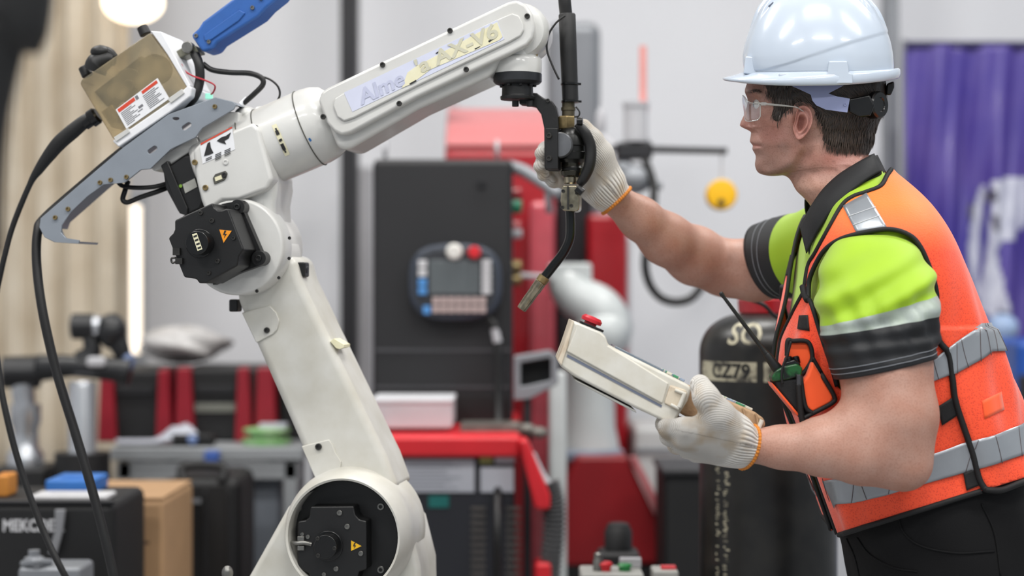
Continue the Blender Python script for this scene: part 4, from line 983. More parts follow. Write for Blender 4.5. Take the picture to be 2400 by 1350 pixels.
for x in (1208, 1242): g.cyl(R(x,236,0.0), R(x,250,0.0), 8*k6, n=12)
g.obj('tool_mount', m_black, fl2, bevel=0.001)
g = G()
rprism(g, [(1218,214),(1258,218),(1275,230),(1293,236),(1303,250),(1308,275),(1310,300),(1312,395),(1308,400),(1280,399),(1276,394),(1275,300),(1268,268),(1255,250),(1238,246),(1216,244)], 0.012, 0.042)
br = g.obj('torch_bracket', m_black, robot, bevel=0.003)
g = G(); rprism(g, [(1278,300),(1307,300),(1308,396),(1280,396)], -0.012, 0.013); g.obj('bracket_rail', m_black, br, bevel=0.0015)
each('bracket_bolt', [(1287,318,7,-0.012,0.004),(1287,371,7,-0.012,0.004),(1284,236,5,0.012,0.003)], rbolt, m_dsteel, br)
# --- sheet metal bracket that carries the wire feeder
out = [(505,228),(545,238),(553,246),(548,256),(500,285),(474,300),(458,322),(400,350),(352,396),(330,398),(292,428),(244,432),(205,460),(166,497),(145,528),(143,545),(155,558),(186,563),(184,571),(128,568),(104,556),(92,532),(95,512),(190,430),(290,345),(395,268)]
def slot(cx, cy, l, r, a):
    c, s = math.cos(a), math.sin(a); P = []
    for t in np.linspace(-90, 90, 6): P.append((l/2+r*math.cos(math.radians(t)), r*math.sin(math.radians(t))))
    for t in np.linspace(90, 270, 6): P.append((-l/2+r*math.cos(math.radians(t)), r*math.sin(math.radians(t))))
    return [(cx+x*c-y*s, cy+x*s+y*c) for x, y in P]
g = G(); rprism(g, out, -0.045, -0.040, [slot(437,296,14,5.5,-0.6), slot(357,351,14,5.5,-0.6), circ(412,278,8,4,10)])
fb = g.obj('feeder_bracket', m_grey, robot, bevel=0.0012)
g = G(); g.prism([R(92,532,-0.04), R(95,512,-0.04), R(190,430,-0.04), R(290,345,-0.04), R(395,268,-0.04), R(505,228,-0.04), R(505,232,-0.04), R(395,272,-0.04), R(290,349,-0.04), R(190,434,-0.04), R(98,515,-0.04)], RD*0.13)
g.prism([R(545,238,-0.04), R(553,246,-0.04), R(505,232,-0.04), R(505,228,-0.04)], RD*0.13)
hook = [(95,512),(92,532),(104,556),(128,568),(184,571)]
for (x0,y0),(x1,y1) in zip(hook[:-1], hook[1:]): g.prism([R(x0,y0,-0.04),R(x1,y1,-0.04),R(x1+2,y1-5,-0.04),R(x0+5,y0-2,-0.04)], RD*0.09)
g.obj('bracket_flange', m_grey, fb)
g = G(); rprism(g, [(350,392),(398,352),(460,318),(470,340),(450,352),(400,386),(362,402)], -0.02, 0.06); rprism(g, [(455,300),(520,262),(560,262),(560,300),(470,338)], -0.02, 0.05)
g.obj('bracket_foot', m_white, fb, bevel=0.003)
each('bracket_bolt', [(x, y, 5.5, -0.045, 0.004) for x, y in ((504,250),(297,415),(235,428),(260,422),(160,490),(130,510))], rbolt, m_brass, fb)
g = G(); g.ellipsoid(R(577,268,0.03), (0.02,0.03,0.014)); g.ellipsoid(R(610,262,0.03), (0.012,0.012,0.01)); g.obj('cable_gland', m_white, robot)

# ================================================================== wire feeder
m_amber = bpy.data.materials.new('smoky_amber_cover'); m_amber.use_nodes = True
nt = m_amber.node_tree; b = nt.nodes['Principled BSDF']
b.inputs['Base Color'].default_value = (*lin('#b8a27c'), 1); b.inputs['Roughness'].default_value = 0.18
tcx = nt.nodes.new('ShaderNodeTexCoord'); nz = nt.nodes.new('ShaderNodeTexNoise'); nz.inputs['Scale'].default_value = 14
cr = nt.nodes.new('ShaderNodeValToRGB'); cr.color_ramp.elements[0].color = (*lin('#8a8473'), 1); cr.color_ramp.elements[1].color = (*lin('#d0bc94'), 1)
cr.color_ramp.elements[0].position = 0.35; cr.color_ramp.elements[1].position = 0.65
nt.links.new(tcx.outputs['Object'], nz.inputs['Vector']); nt.links.new(nz.outputs['Fac'], cr.inputs['Fac']); nt.links.new(cr.outputs['Color'], b.inputs['Base Color'])
tr = nt.nodes.new('ShaderNodeBsdfTransparent'); tr.inputs[0].default_value = (0.80, 0.74, 0.62, 1); mx = nt.nodes.new('ShaderNodeMixShader'); mx.inputs[0].default_value = 0.42
nt.links.new(tr.outputs[0], mx.inputs[1]); nt.links.new(b.outputs[0], mx.inputs[2]); nt.links.new(mx.outputs[0], nt.nodes['Material Output'].inputs['Surface'])

feeder = thing('wire_feeder', 'smoky amber plastic wire feeder box with black knobs on the robot', 'wire feeder', R(340,300,0.03))
g = G(); rprism(g, [(186,196),(190,186),(344,80),(352,76),(392,128),(440,204),(424,228),(275,330),(264,326)], -0.035, 0.075)
fc = g.obj('cover', m_amber, feeder, bevel=0.005)
g = G(); rprism(g, [(352,72),(378,74),(392,98),(446,200),(440,208),(392,128)], -0.038, 0.078); g.obj('clear_edge', m_paper, fc, bevel=0.002)
g = G(); rprism(g, [(262,330),(275,322),(400,236),(440,200),(450,205),(446,226),(400,262),(278,345)], -0.043, 0.08); g.obj('tray', m_paper, feeder, bevel=0.003)
each('latch', [([(266,322),(300,300),(304,310),(272,332)], -0.046, -0.03), ([(392,232),(426,208),(432,218),(400,242)], -0.046, -0.03)], rprism, mat('clear_latch','#c9c9c6',0.25,var=0.1), fc, bevel=0.001)
g = G()
rcyl(g, 300, 200, 40, 0.0, 0.03, 32); rcyl(g, 300, 200, 14, -0.015, 0.0, 20); rcyl(g, 360, 160, 34, 0.0, 0.03, 32); rprism(g, [(220,215),(330,130),(352,165),(250,250)], 0.02, 0.06)
g.obj('drive_rolls', mat('drive_metal','#5b564c',0.5,0.5,var=0.3,vscale=20), feeder, bevel=0.002)
g = G(); rprism(g, [(236,262),(262,244),(278,270),(262,300)], 0.0, 0.06); g.obj('inlet_block', m_brass, feeder, bevel=0.002)
lb = [(271,257),(369,183),(397,231),(296,302)]
g = G(); rprism(g, lb, -0.0362, -0.035); fl_ = g.obj('instruction_label', m_paper, fc)
def onlab(u, v): 
    a = np.array(lb[0]); b_ = np.array(lb[1]); c = np.array(lb[2]); d = np.array(lb[3])
    return tuple((a*(1-u)+b_*u)*(1-v)+(d*(1-u)+c*u)*v)
def labrect(g, u0, v0, u1, v1, w=-0.0368): rprism(g, [onlab(u0,v0),onlab(u1,v0),onlab(u1,v1),onlab(u0,v1)], w, w+0.0006)
g = G(); labrect(g, 0.03,0.04,0.42,0.20); labrect(g, 0.60,0.04,0.96,0.17); g.obj('label_heading', m_redp, fl_)
g = G()
for i in range(9):
    v = 0.27+i*0.075; labrect(g, 0.05, v, 0.30+0.08*math.sin(i*2.1), v+0.028); labrect(g, 0.58, v-0.03, 0.86+0.07*math.sin(i*1.7), v)
labrect(g, 0.44,0.05,0.50,0.22); labrect(g,0.40,0.50,0.50,0.60); labrect(g,0.35,0.66,0.46,0.70)
g.obj('label_print', mat('label_grey_print','#77777c',0.6,var=0.2), fl_)
for x, y, l, r in ((342,82,24,14),(206,178,26,14)):
    g = G(); p = R(x, y, 0.02); q = R(x-l*0.42, y-l*0.85, 0.02); g.cyl(p, q, Rr(r,x,y), Rr(r*0.92,x,y), 20); g.obj('knob', m_rubber, feeder, bevel=0.002)
g = G(); g.tube([R(222,168,0.0),R(230,150,0.0),R(252,140,0.0),R(268,140,0.0)], [0.02,0.021,0.016,0.010], 14); g.ellipsoid(R(236,122,0.0), (0.018,0.018,0.012)); g.tube([R(236,122,0.0),R(256,122,0.0),R(270,134,0.0)], [0.013,0.008,0.006], 10)
g.obj('pressure_lever', m_rubber, feeder)
g = G(); g.lathe([(16*k,0),(21*k,0.004),(21*k,0.016),(16*k,0.018),(16*k,0.03)], R(230,268,0.02), R(170,310,0.02)-R(230,268,0.02), 20); g.obj('inlet_nut', m_blackg, feeder, smooth=30)
g = G(); g.box(R(490,226,0.0), (0.012,0.012,0.010)); g.obj('status_lamp', mat('green_lamp','#8fd8c0',0.3,emit=0.6), feeder, bevel=0.001)
g = G(); g.tube([R(425,150,-0.02),R(432,165,-0.02),R(452,178,-0.02),R(480,188,-0.02),R(503,200,-0.02),R(500,216,-0.01),R(490,224,0.0)], 0.0016, 6); g.obj('red_wire', mat('red_wire','#b5303c',0.4,var=0.1), feeder)

# blue coupling
m_blue = mat('blue_moulding', '#2f62ad', 0.4, var=0.15, vscale=25, bump=0.05, bscale=150)
cp = thing('cable_coupling', 'blue moulded cable coupling above the wire feeder', 'cable coupling', R(540,60,0.02))
g = G(); rprism(g, [(446,82),(464,66),(474,50),(580,-30),(640,-76),(680,-40),(656,-6),(626,18),(606,40),(510,100),(498,116),(474,122),(462,106)], -0.02, 0.04)
cb = g.obj('grip', m_blue, cp, bevel=0.006, seg=3)
g = G(); rprism(g, [(476,82),(560,22),(575,30),(560,48),(494,94),(480,96)], -0.023, -0.018); g.obj('grip_panel', m_blue, cb, bevel=0.002)
each('coupling_screw', [(x, y, 5, -0.021, 0.003) for x, y in ((460,84),(490,98),(592,18),(612,-4))], rbolt, m_steel, cb)
g = G(); rprism(g, [(400,128),(425,112),(440,100),(460,108),(466,122),(440,128),(408,142)], -0.01, 0.03); g.obj('fork', mat('fork_metal','#7b7a6c',0.4,0.7,var=0.3,vscale=40), cp, bevel=0.002)
g = G(); rcyl(g, 438, 110, 14, -0.018, 0.0, 20); g.obj('fork_pin', m_steel, cp, bevel=0.002)

# ================================================================== cables on the robot
cable('power_cable', 'thick black cable hanging from the hook of the feeder bracket', [R(452,116,0.0),R(466,150,-0.01),R(468,190,-0.01),R(455,228,-0.012),R(428,252,0.0),R(388,280,0.01),R(290,352,0.01),R(190,436,0.01),R(104,512,0.0),R(88,545,-0.01),R(86,620,-0.02),R(100,730,-0.03),R(132,870,-0.03),R(178,1020,-0.03),R(222,1170,-0.03),R(255,1300,-0.03),R(275,1400,-0.02),R(300,1560,0.05)], 0.0083, n=16)
g = G()
P = [R(222,274,0.02),R(200,284,0.02),R(170,308,0.02),R(140,334,0.02),R(118,360,0.02),R(92,396,0.02),R(70,432,0.02),R(30,530,0.02),R(6,620,0.02),R(-12,720,0.02),R(-8,830,0.01),R(10,950,0.0),R(46,1090,0.0),R(100,1240,0.0),R(158,1360,0.0),R(240,1500,0.05)]
g.tube(P, [0.011,0.012,0.0135,0.0135,0.012,0.009,0.0052,0.0052,0.0052,0.0052,0.0055,0.0058,0.006,0.006,0.006,0.006], 14, 160)
o = g.obj('wire_conduit', m_rubber, None, smooth=180); tag(o, 'thin black wire conduit with a thick boot at the feeder inlet', 'cable')
cable('motor_cable', 'black cable looping from the coupling to the robot body', [R(476,150,0.0),R(498,164,0.0),R(540,170,0.0),R(585,172,0.0),R(612,182,0.0),R(616,198,0.0),R(596,220,0.0),R(562,250,0.01)], 0.0048)
cable('sensor_wire', 'thin black wire curving above the white roll joint', [R(600,176,0.004),R(632,186,0.004),R(652,204,0.004),R(655,226,0.01),R(640,246,0.02),R(620,256,0.03)], 0.0019)
cable('servo_cable', 'black servo cable drooping behind the feeder bracket', [R(392,430,0.0),R(360,438,-0.01),R(320,440,-0.01),R(288,436,0.0),R(274,424,0.02)], 0.004)
cable('servo_cable', 'black taped servo cable with a sharp bend under the bracket', [R(392,440,0.01),R(366,450,0.0),R(330,462,0.0),R(300,474,0.0),R(288,468,0.0),R(292,450,0.0),R(300,425,0.01)], 0.0045)
g = G(); g.cyl(R(566,246,0.008), R(580,232,0.008), 0.006, n=12); o = g.obj('cable_sleeve', m_paper, None); tag(o, 'short white sleeve on the looping motor cable', 'cable sleeve')

# ================================================================== welding torch
torch = thing('welding_torch', 'black welding torch with a bent neck held in the robot bracket', 'torch', R(1335,500,0.03))
TW = 0.03; kt = R(1335,400,TW).y/FPX
def T(x, y, w=TW): return R(x, y, w)
g = G(); g.tube([T(1318,-260,0.12),T(1320,-120,0.06),T(1322,-20),T(1327,40)], 15*kt, 16); g.obj('hose', m_rubber, torch, smooth=180)
g = G(); g.lathe([(17*kt,0),(19*kt,2*kt),(20*kt,120*kt),(20*kt,205*kt),(18*kt,208*kt)], T(1337,240), T(1329,34)-T(1337,240), 24); g.obj('hose_sleeve', m_rubber, torch, smooth=40)
for y, x in ((197,1336),(238,1337)):
    g = G(); g.lathe([(20.5*kt,-3*kt),(22*kt,-2*kt),(22*kt,2*kt),(20.5*kt,3*kt)], T(x,y), UP, 24); g.box(T(x+23,y), (6*kt,6*kt,5*kt)); g.obj('cable_tie', m_blackg, torch)
g = G(); g.lathe([(15*kt,0),(15*kt,12*kt),(17*kt,13*kt),(17*kt,20*kt),(15*kt,21*kt),(15*kt,34*kt)], T(1332,272), UP, 24); g.obj('hose_ferrule', mat('bronze_ferrule','#5b5443',0.45,0.6,var=0.3,vscale=50), torch, smooth=30)
g = G(); g.lathe([(20*kt,0),(21*kt,3*kt),(21*kt,28*kt),(19*kt,31*kt)], T(1328,303), UP, 6); g.obj('hex_nut', m_brass, torch, bevel=0.001)
g = G(); g.lathe([(14*kt,-62*kt),(24*kt,-58*kt),(26*kt,-46*kt),(22*kt,-40*kt),(24*kt,-34*kt),(34*kt,-26*kt),(37*kt,-10*kt),(34*kt,-8*kt),(34*kt,4*kt),(37*kt,6*kt),(36*kt,24*kt),(30*kt,42*kt),(18*kt,52*kt)], T(1342,348), UP, 32)
tb = g.obj('shock_sensor', mat('sensor_black','#171715',0.32,0.2,var=0.3,vscale=30), torch, smooth=40)
g = G(); rlathe(g, 1317, 343, [(10,-0.034),(27,-0.034),(30,-0.031),(30,0.0),(26,0.003)], TW, 40); g.obj('grey_disc', mat('disc_grey','#6d6f73',0.4,0.4,var=0.3,vscale=40), tb, smooth=40)
g = G(); g.tube([T(1352,290,0.0),T(1372,312,0.005),T(1384,345,0.01),T(1382,385,0.01),T(1370,415,0.012),T(1358,432,0.015)], [0.006,0.009,0.010,0.010,0.009,0.007], 12, 30); g.obj('handle', m_rubber, tb, smooth=180)
g = G(); g.cyl(T(1352,284,-0.005), T(1366,284,-0.005), 9*kt, n=14); g.cyl(T(1352,440,0.0), T(1366,452,0.0), 10*kt, n=14); g.obj('clamp_screw', m_blackg, tb, bevel=0.001)
g = G(); g.lathe([(18*kt,-20*kt),(24*kt,-16*kt),(26*kt,-6*kt),(22*kt,0),(24*kt,4*kt),(24*kt,14*kt),(20*kt,16*kt)], T(1340,396), UP, 32); g.obj('collar', mat('oily_collar','#4a4840',0.22,0.85,var=0.3,vscale=40), torch, smooth=30)
g = G(); g.lathe([(15*kt,0),(17*kt,3*kt),(17*kt,18*kt)], T(1338,432), UP, 24); g.obj('neck_collar', m_nickel, torch, smooth=30)
g = G(); rprism(g, [(1317,434),(1352,434),(1358,462),(1357,492),(1350,496),(1318,494),(1313,470)], 0.008, 0.05); tc_ = g.obj('clamp_block', m_nickel, torch, bevel=0.003)
each('clamp_screw', [(x, y, 4.5, 0.008, 0.003) for x, y in ((1339,482),(1320,448),(1318,486),(1352,452))], rbolt, m_dsteel, tc_)
g = G(); g.box(T(1331,464,0.006), (0.003,0.004,0.04)); g.obj('clamp_slit', m_dsteel, tc_)
g = G(); g.tube([T(1336,492),T(1337,530),T(1335,560),T(1322,590),T(1298,622),T(1272,655)], 11*kt, 16, 50); g.obj('swan_neck', mat('oily_black','#17191a',0.16,0.3,var=0.2,vscale=30), torch, smooth=180)
d = (T(1222,725)-T(1272,655)).normalized(); p0 = T(1277,648); Lz = (T(1222,725)-p0).length
g = G(); g.lathe([(12.5*kt,0),(14*kt,1*kt),(14*kt,15*kt),(12.5*kt,16*kt)], p0, d, 24); g.obj('brass_ring', m_brass, torch, smooth=30)
g = G(); g.lathe([(12*kt,15*kt),(13.5*kt,17*kt),(13.5*kt,40*kt),(12.5*kt,42*kt),(12.5*kt,70*kt),(11.5*kt,Lz-2*kt),(11*kt,Lz),(8*kt,Lz),(7.5*kt,Lz-12*kt),(0,Lz-12*kt)], p0, d, 24, 0, True, False); g.obj('nozzle', m_nickel, torch, smooth=30)
g = G(); g.tube([T(1325,36,0.0),T(1302,55,0.0),T(1285,84,0.0),T(1282,118,0.0),T(1294,152,0.0),T(1310,186,0.0)], 0.0018, 8); g.obj('control_wire', m_rubber, torch, smooth=180)
g = G(); g.tube([T(1350,250,0.0),T(1358,262,0.0),T(1356,272,0.0),T(1346,274,0.0)], 0.0014, 8); g.obj('wire_loop', m_rubber, torch, smooth=180)
# ================================================================== the worker
YM = 3.0                                            # his sagittal plane
person = thing('person', 'worker in white hard hat and orange safety vest holding a teach pendant', 'person', (0.80, YM, 0))
HPSI = math.radians(9.5)
HF = Vector((-math.cos(HPSI), math.sin(HPSI), 0)); HL = Vector((-math.sin(HPSI), -math.cos(HPSI), 0))
HO = at(1890, 280, YM)
def Hd(px, py, y=0.0):
    """head frame: point at lateral offset y (towards the camera) seen at a picture position"""
    d = Vector(((px-CX)/FPX, 1, -(py-CY)/FPX)); t = (y+(HO-CAMP).dot(HL))/d.dot(HL)
    return CAMP+d*t
def Hmir(p, y): return p-HL*(2*y)
def inpoly(poly, x, y):
    c = False
    for i in range(len(poly)):
        (x0, y0), (x1, y1) = poly[i-1], poly[i]
        if (y0 > y) != (y1 > y) and x < (x1-x0)*(y-y0)/(y1-y0)+x0: c = not c
    return c
def segdist(p, a, b):
    p, a, b = np.array(p, float), np.array(a, float), np.array(b, float); ab = b-a
    t = np.clip(((p-a)@ab)/(ab@ab+1e-9), 0, 1); return np.linalg.norm(p-a-ab*t)
def polydist(poly, p, closed=True):
    n = len(poly); return min(segdist(p, poly[i], poly[(i+1) % n]) for i in range(n if closed else n-1))
def cr_rows(K, n):
    """Catmull-Rom interpolation of key rows (arrays) to n rows"""
    return np.array(catmull([np.asarray(k, float) for k in K], n))

# ---- head and neck -------------------------------------------------
EL = lambda L, W, a=2.2: [(L*(1-math.cos(math.pi*t))/2, W*math.sin(math.pi*t)**(2/a)) for t in np.linspace(0, 1, 13)]
KEY = [
 ((1890,62),(1915,62), EL(25,8)), ((1800,92),(2020,95), EL(220,58)), ((1764,150),(2060,160), EL(296,73)),
 ((1752,191),(2068,212), [(0,0),(3,15),(10,30),(25,43),(50,53),(90,62),(150,72),(200,74),(260,64),(300,40),(316,0)]),
 ((1745.5,213),(2066,238), [(0,0),(2,12),(6,25),(15,40),(28,50),(50,56),(90,61),(140,69),(190,73),(250,65),(295,42),(321,0)]),
 ((1751,229),(2062,256), [(0,0),(3,6),(8,15),(13,25),(20,36),(30,45),(45,53),(80,61),(110,65),(150,69),(200,71),(255,60),(290,40),(311,0)]),
 ((1752,240),(2060,264), [(0,0),(3,6),(8,13),(13,23),(20,34),(30,44),(45,52),(80,60),(110,64),(150,68),(200,70),(255,59),(290,38),(308,0)]),
 ((1746,264),(2052,282), [(0,0),(3,5),(9,9),(15,17),(22,29),(32,40),(48,49),(75,57),(110,64),(150,67),(200,66),(255,55),(288,33),(306,0)]),
 ((1735,289),(2046,300), [(0,0),(1.5,5),(6,9),(13,12),(22,15),(30,19),(38,28),(48,37),(65,48),(90,56),(125,62),(160,63),(205,60),(255,49),(290,30),(311,0)]),
 ((1737,297),(2044,306), [(0,0),(2,5),(7,9),(13,13),(20,16),(28,20),(37,30),(48,38),(66,48),(90,56),(125,61),(160,62),(205,59),(255,48),(286,30),(307,0)]),
 ((1758,308),(2042,314), [(0,0),(2,8),(5,13),(10,19),(18,28),(30,36),(50,46),(75,54),(110,60),(145,61),(190,58),(240,47),(268,30),(284,0)]),
 ((1759.5,317),(2041,322), [(0,0),(2,8),(6,16),(12,24),(22,33),(40,43),(65,51),(95,57),(130,60),(170,59),(210,54),(250,41),(281,0)]),
 ((1757.5,331),(2039,331), [(0,0),(1.5,8),(4,15),(9,22),(20,32),(38,42),(62,50),(95,56),(130,59),(170,58),(210,53),(250,39),(281,0)]),
 ((1764,341),(2037,338), [(0,0),(1.5,9),(4,16),(9,23),(18,31),(36,41),(60,49),(92,55),(128,58),(168,57),(208,52),(246,38),(273,0)]),
 ((1763.5,350),(2036,343), [(0,0),(1.5,9),(4,16),(9,22),(18,30),(36,40),(60,48),(92,54),(128,58),(168,57),(208,52),(246,37),(272,0)]),
 ((1771,366),(2035,350), [(0,0),(2,10),(6,18),(14,26),(28,35),(48,43),(75,49),(105,54),(140,57),(175,56),(215,50),(245,34),(264,0)]),
 ((1769.5,388),(2035,357), [(0,0),(2,10),(6,17),(14,24),(28,32),(48,40),(75,46),(105,51),(140,55),(175,56),(215,49),(245,34),(265,0)]),
 ((1778,405),(2036,363), [(0,0),(3,9),(10,17),(25,27),(45,35),(75,43),(105,49),(140,54),(180,56),(220,47),(245,30),(258,0)]),
 ((1800,411),(2037,369), [(0,0),(5,11),(20,22),(45,34),(75,43),(110,51),(150,56),(190,54),(220,40),(237,0)]),
 ((1830,410),(2040,376), [(0,0),(5,12),(20,25),(45,37),(80,48),(120,55),(160,55),(190,42),(210,0)]),
 ((1850,419),(2046,386), [(0,0),(5,13),(20,28),(45,41),(80,51),(120,56),(160,51),(182,34),(196,0)]),
 ((1866,446),(2058,408), EL(192,58)), ((1884,464),(2074,432), EL(190,62)), ((1902,486),(2090,462), EL(188,68)), ((1940,545),(2105,530), EL(165,80))]
NS = 84
sv = (1-np.cos(np.pi*np.linspace(0, 1, NS)))/2
rows = []
for F_, B_, tab in KEY:
    L_ = tab[-1][0]; ys = np.interp(sv, [t[0]/L_ for t in tab], [t[1] for t in tab])
    rows.append(np.concatenate([F_, B_, ys]))
NR = 200
DR = cr_rows(rows, NR)
HX = DR[:, 0:1]*(1-sv)+DR[:, 2:3]*sv; HY = DR[:, 1:2]*(1-sv)+DR[:, 3:4]*sv; HW = np.maximum(DR[:, 4:], 0)
for _ in range(2):
    HW[:, 1:-1] = 0.5*HW[:, 1:-1]+0.25*(HW[:, :-2]+HW[:, 2:])
HW[:, 0] = 0; HW[:, -1] = 0
def sd_np(a, b, X=None, Y=None):
    X = HX if X is None else X; Y = HY if Y is None else Y
    ax, ay = a; bx, by = b; dx, dy = bx-ax, by-ay
    t = np.clip(((X-ax)*dx+(Y-ay)*dy)/(dx*dx+dy*dy+1e-9), 0, 1); return np.hypot(X-ax-dx*t, Y-ay-dy*t)
def pd_np(poly, closed=True):
    n = len(poly); d = None
    for q in range(n if closed else n-1):
        e_ = sd_np(poly[q], poly[(q+1) % n]); d = e_ if d is None else np.minimum(d, e_)
    return d
def bump(d, amp, sig):
    global HW
    HW = HW+amp*np.exp(-(d/sig)**2)*np.clip(HW/10.0, 0, 1)
XG = np.arange(1728, 2110, 2.0); YG = np.array([np.interp(XG, HX[i], HW[i]) for i in range(NR)]); Y0 = YG.copy()
for _ in range(260):     # even the cheeks and the neck between the key rows, at fixed places
    YG[1:-1] = 0.5*YG[1:-1]+0.25*(YG[:-2]+YG[2:])
rowp = np.arange(NR)[:, None]
for i in range(NR):
    wgt = sstep(HX[i], 1776, 1796)*float(sstep(i, 22, 34))*(1-float(sstep(i, NR-50, NR-34)))*np.clip((HX[i, -1]-HX[i])/40, 0, 1)*np.clip((HX[i]-HX[i, 0])/30, 0, 1)
    HW[i] = HW[i]*(1-wgt)+np.interp(HX[i], XG, YG[i])*wgt
bump(pd_np([(1874,345),(1856,378),(1822,402),(1788,408)], False), 4.0, 13)      # jaw edge
bump(pd_np([(1884,368),(1868,398),(1842,424)], False), -4.5, 13)                # under the jaw
bump(pd_np([(1912,345),(1908,400),(1898,470)], False), 3.0, 14)                 # neck muscle
bump(pd_np([(1788,282),(1815,276),(1850,276)], False), 3.0, 13)                 # cheekbone
bump(sd_np((1815,325), (1830,350)), -3.0, 20)                                    # hollow cheek
bump(sd_np((1766,243), (1774,244)), -2.0, 8)                                     # eye socket
bump(sd_np((1754,214), (1778,217)), 3.0, 6)                                      # brow ridge
bump(sd_np((1757,296), (1761,299)), 4.0, 5.5)                                    # nostril wing
bump(sd_np((1752,303), (1757,304)), -4.0, 2.8)                                   # nostril
bump(sd_np((1764,341), (1781,343)), -2.2, 3.0)                                   # mouth line
bump(sd_np((1763,334), (1774,338)), 1.4, 4.0); bump(sd_np((1767,349), (1776,347)), 1.6, 4.0)
bump(sd_np((1772,303), (1784,328)), -1.6, 5)                                     # nasolabial fold
bump(sd_np((1874,280), (1872,305)), -7.0, 11)      # hollow under the ear
HP = [[Hd(HX[i, j], HY[i, j], HW[i, j]/1000) for j in range(NS)] for i in range(NR)]
headG = G()
hrings = []
for i in range(NR):
    hrings.append(HP[i]+[Hmir(HP[i][j], HW[i, j]/1000) for j in range(NS-2, 0, -1)])
hv = [tuple(p) for r in hrings for p in r]; nring = len(hrings[0]); hf = []
for i in range(NR-1):
    for j in range(nring):
        a, b = i*nring+j, i*nring+(j+1) % nring; hf.append((a, a+nring, b+nring, b))
hf.append(tuple(range(nring))); hf.append(tuple(reversed(range((NR-1)*nring, NR*nring))))
# ear
def head_y(px, py):
    d = (HX-px)**2+(HY-py)**2; k_ = np.unravel_index(np.argmin(d), d.shape); return HW[k_]/1000
E_ = [(1866,263),(1870,253),(1879,247.5),(1890,249),(1899,257),(1904,270),(1904,286),(1899,302),(1890,316),(1879,326),(1869.5,328),(1864,320),(1860,309),(1858,300),(1861,290),(1864,276)]
Ed = np.array(catmull(E_+[E_[0]], 65))[:-1]
earp = [(0.86,-9,0),(0.93,-5,0),(1.0,-1.6,0),(1.0,0.2,0),(0.95,1.2,0),(0.88,0.6,0),(0.80,-3.6,1),(0.72,-4.6,1),(0.64,-2.0,1),(0.56,-0.6,1),(0.48,-3.6,1),(0.38,-10,1),(0.22,-14,1),(0.06,-15,1)]
ec = np.array([1877.0, 290.0]); erings = []
for f_, h_, inner_ in earp:
    r_ = []
    for q in Ed:
        c = ec if f_ > 0.6 else ec+np.array([-2.5, 3.0])*(0.6-f_)/0.6
        p = c+(q-c)*f_
        Hh = 9.0+10.0*sstep(p[0], 1858, 1903)*sstep(-p[1], -332, -296)+1.0
        m_ = sstep(p[0], 1860, 1874)*sstep(-p[1], -322, -306) if inner_ else 1.0
        hh = Hh+h_*m_ if inner_ else (Hh+h_ if h_ > -4 else h_)
        r_.append(Hd(p[0], p[1], 0.0625+hh/1000))
    erings.append(r_)
ev = [tuple(p) for r in erings for p in r]; ne = len(Ed); ef = []
for i in range(len(erings)-1):
    for j in range(ne):
        a, b = i*ne+j, i*ne+(j+1) % ne; ef.append((a, b, b+ne, a+ne))
ef.append(tuple(reversed(range(ne)))); ef.append(tuple(range((len(erings)-1)*ne, len(erings)*ne)))
evm = [tuple(Vector(p)-HL*(2*((Vector(p)-HO).dot(HL)))) for p in ev]

# ---- arms and trunk core: one signed distance field ----------------
def W_(l): return [at(*q) for q in l]
AN = [  # near arm
 (W_([(2052,690,2.80),(2078,850,2.775),(2097,975,2.765),(2116,1078,2.76)]), [0.050,0.0655,0.063,0.040], 0.03),
 (W_([(2060,820,2.775),(2070,960,2.765)]), [0.048,0.050], 0.04),
 (W_([(2118,1088,2.76),(2020,1058,2.755),(1925,1052,2.765),(1835,1048,2.78),(1735,1044,2.795)]), [0.034,0.0485,0.039,0.031,0.0255], 0.035),
 (W_([(2105,1030,2.76),(2010,1010,2.762),(1930,1028,2.765)]), [0.034,0.036,0.028], 0.03)]
AFR = [  # far arm
 (W_([(1975,585,3.19),(1860,618,3.29),(1770,632,3.335),(1700,632,3.36)]), [0.066,0.060,0.056,0.048], 0.03),
 (W_([(1700,628,3.365),(1630,600,3.325),(1560,560,3.27),(1500,512,3.225),(1440,466,3.19)]), [0.045,0.052,0.045,0.036,0.0285], 0.03)]
TRK = [(W_([(2040,600,3.0),(2110,900,3.0),(2190,1200,3.0)]), [0.09,0.10,0.11], 0.05),
 (W_([(2050,690,2.84),(2040,600,2.98),(1990,600,3.14)]), [0.042,0.055,0.045], 0.04),
 (W_([(1985,430,3.0),(2020,560,3.0)]), [0.05,0.07], 0.05),
 (W_([(2230,1260,2.92),(2225,1700,2.90),(2260,2350,2.90)]), [0.07,0.055,0.04], 0.05),
 (W_([(2240,1260,3.08),(2200,1700,3.10),(2220,2350,3.10)]), [0.07,0.055,0.04], 0.05)]
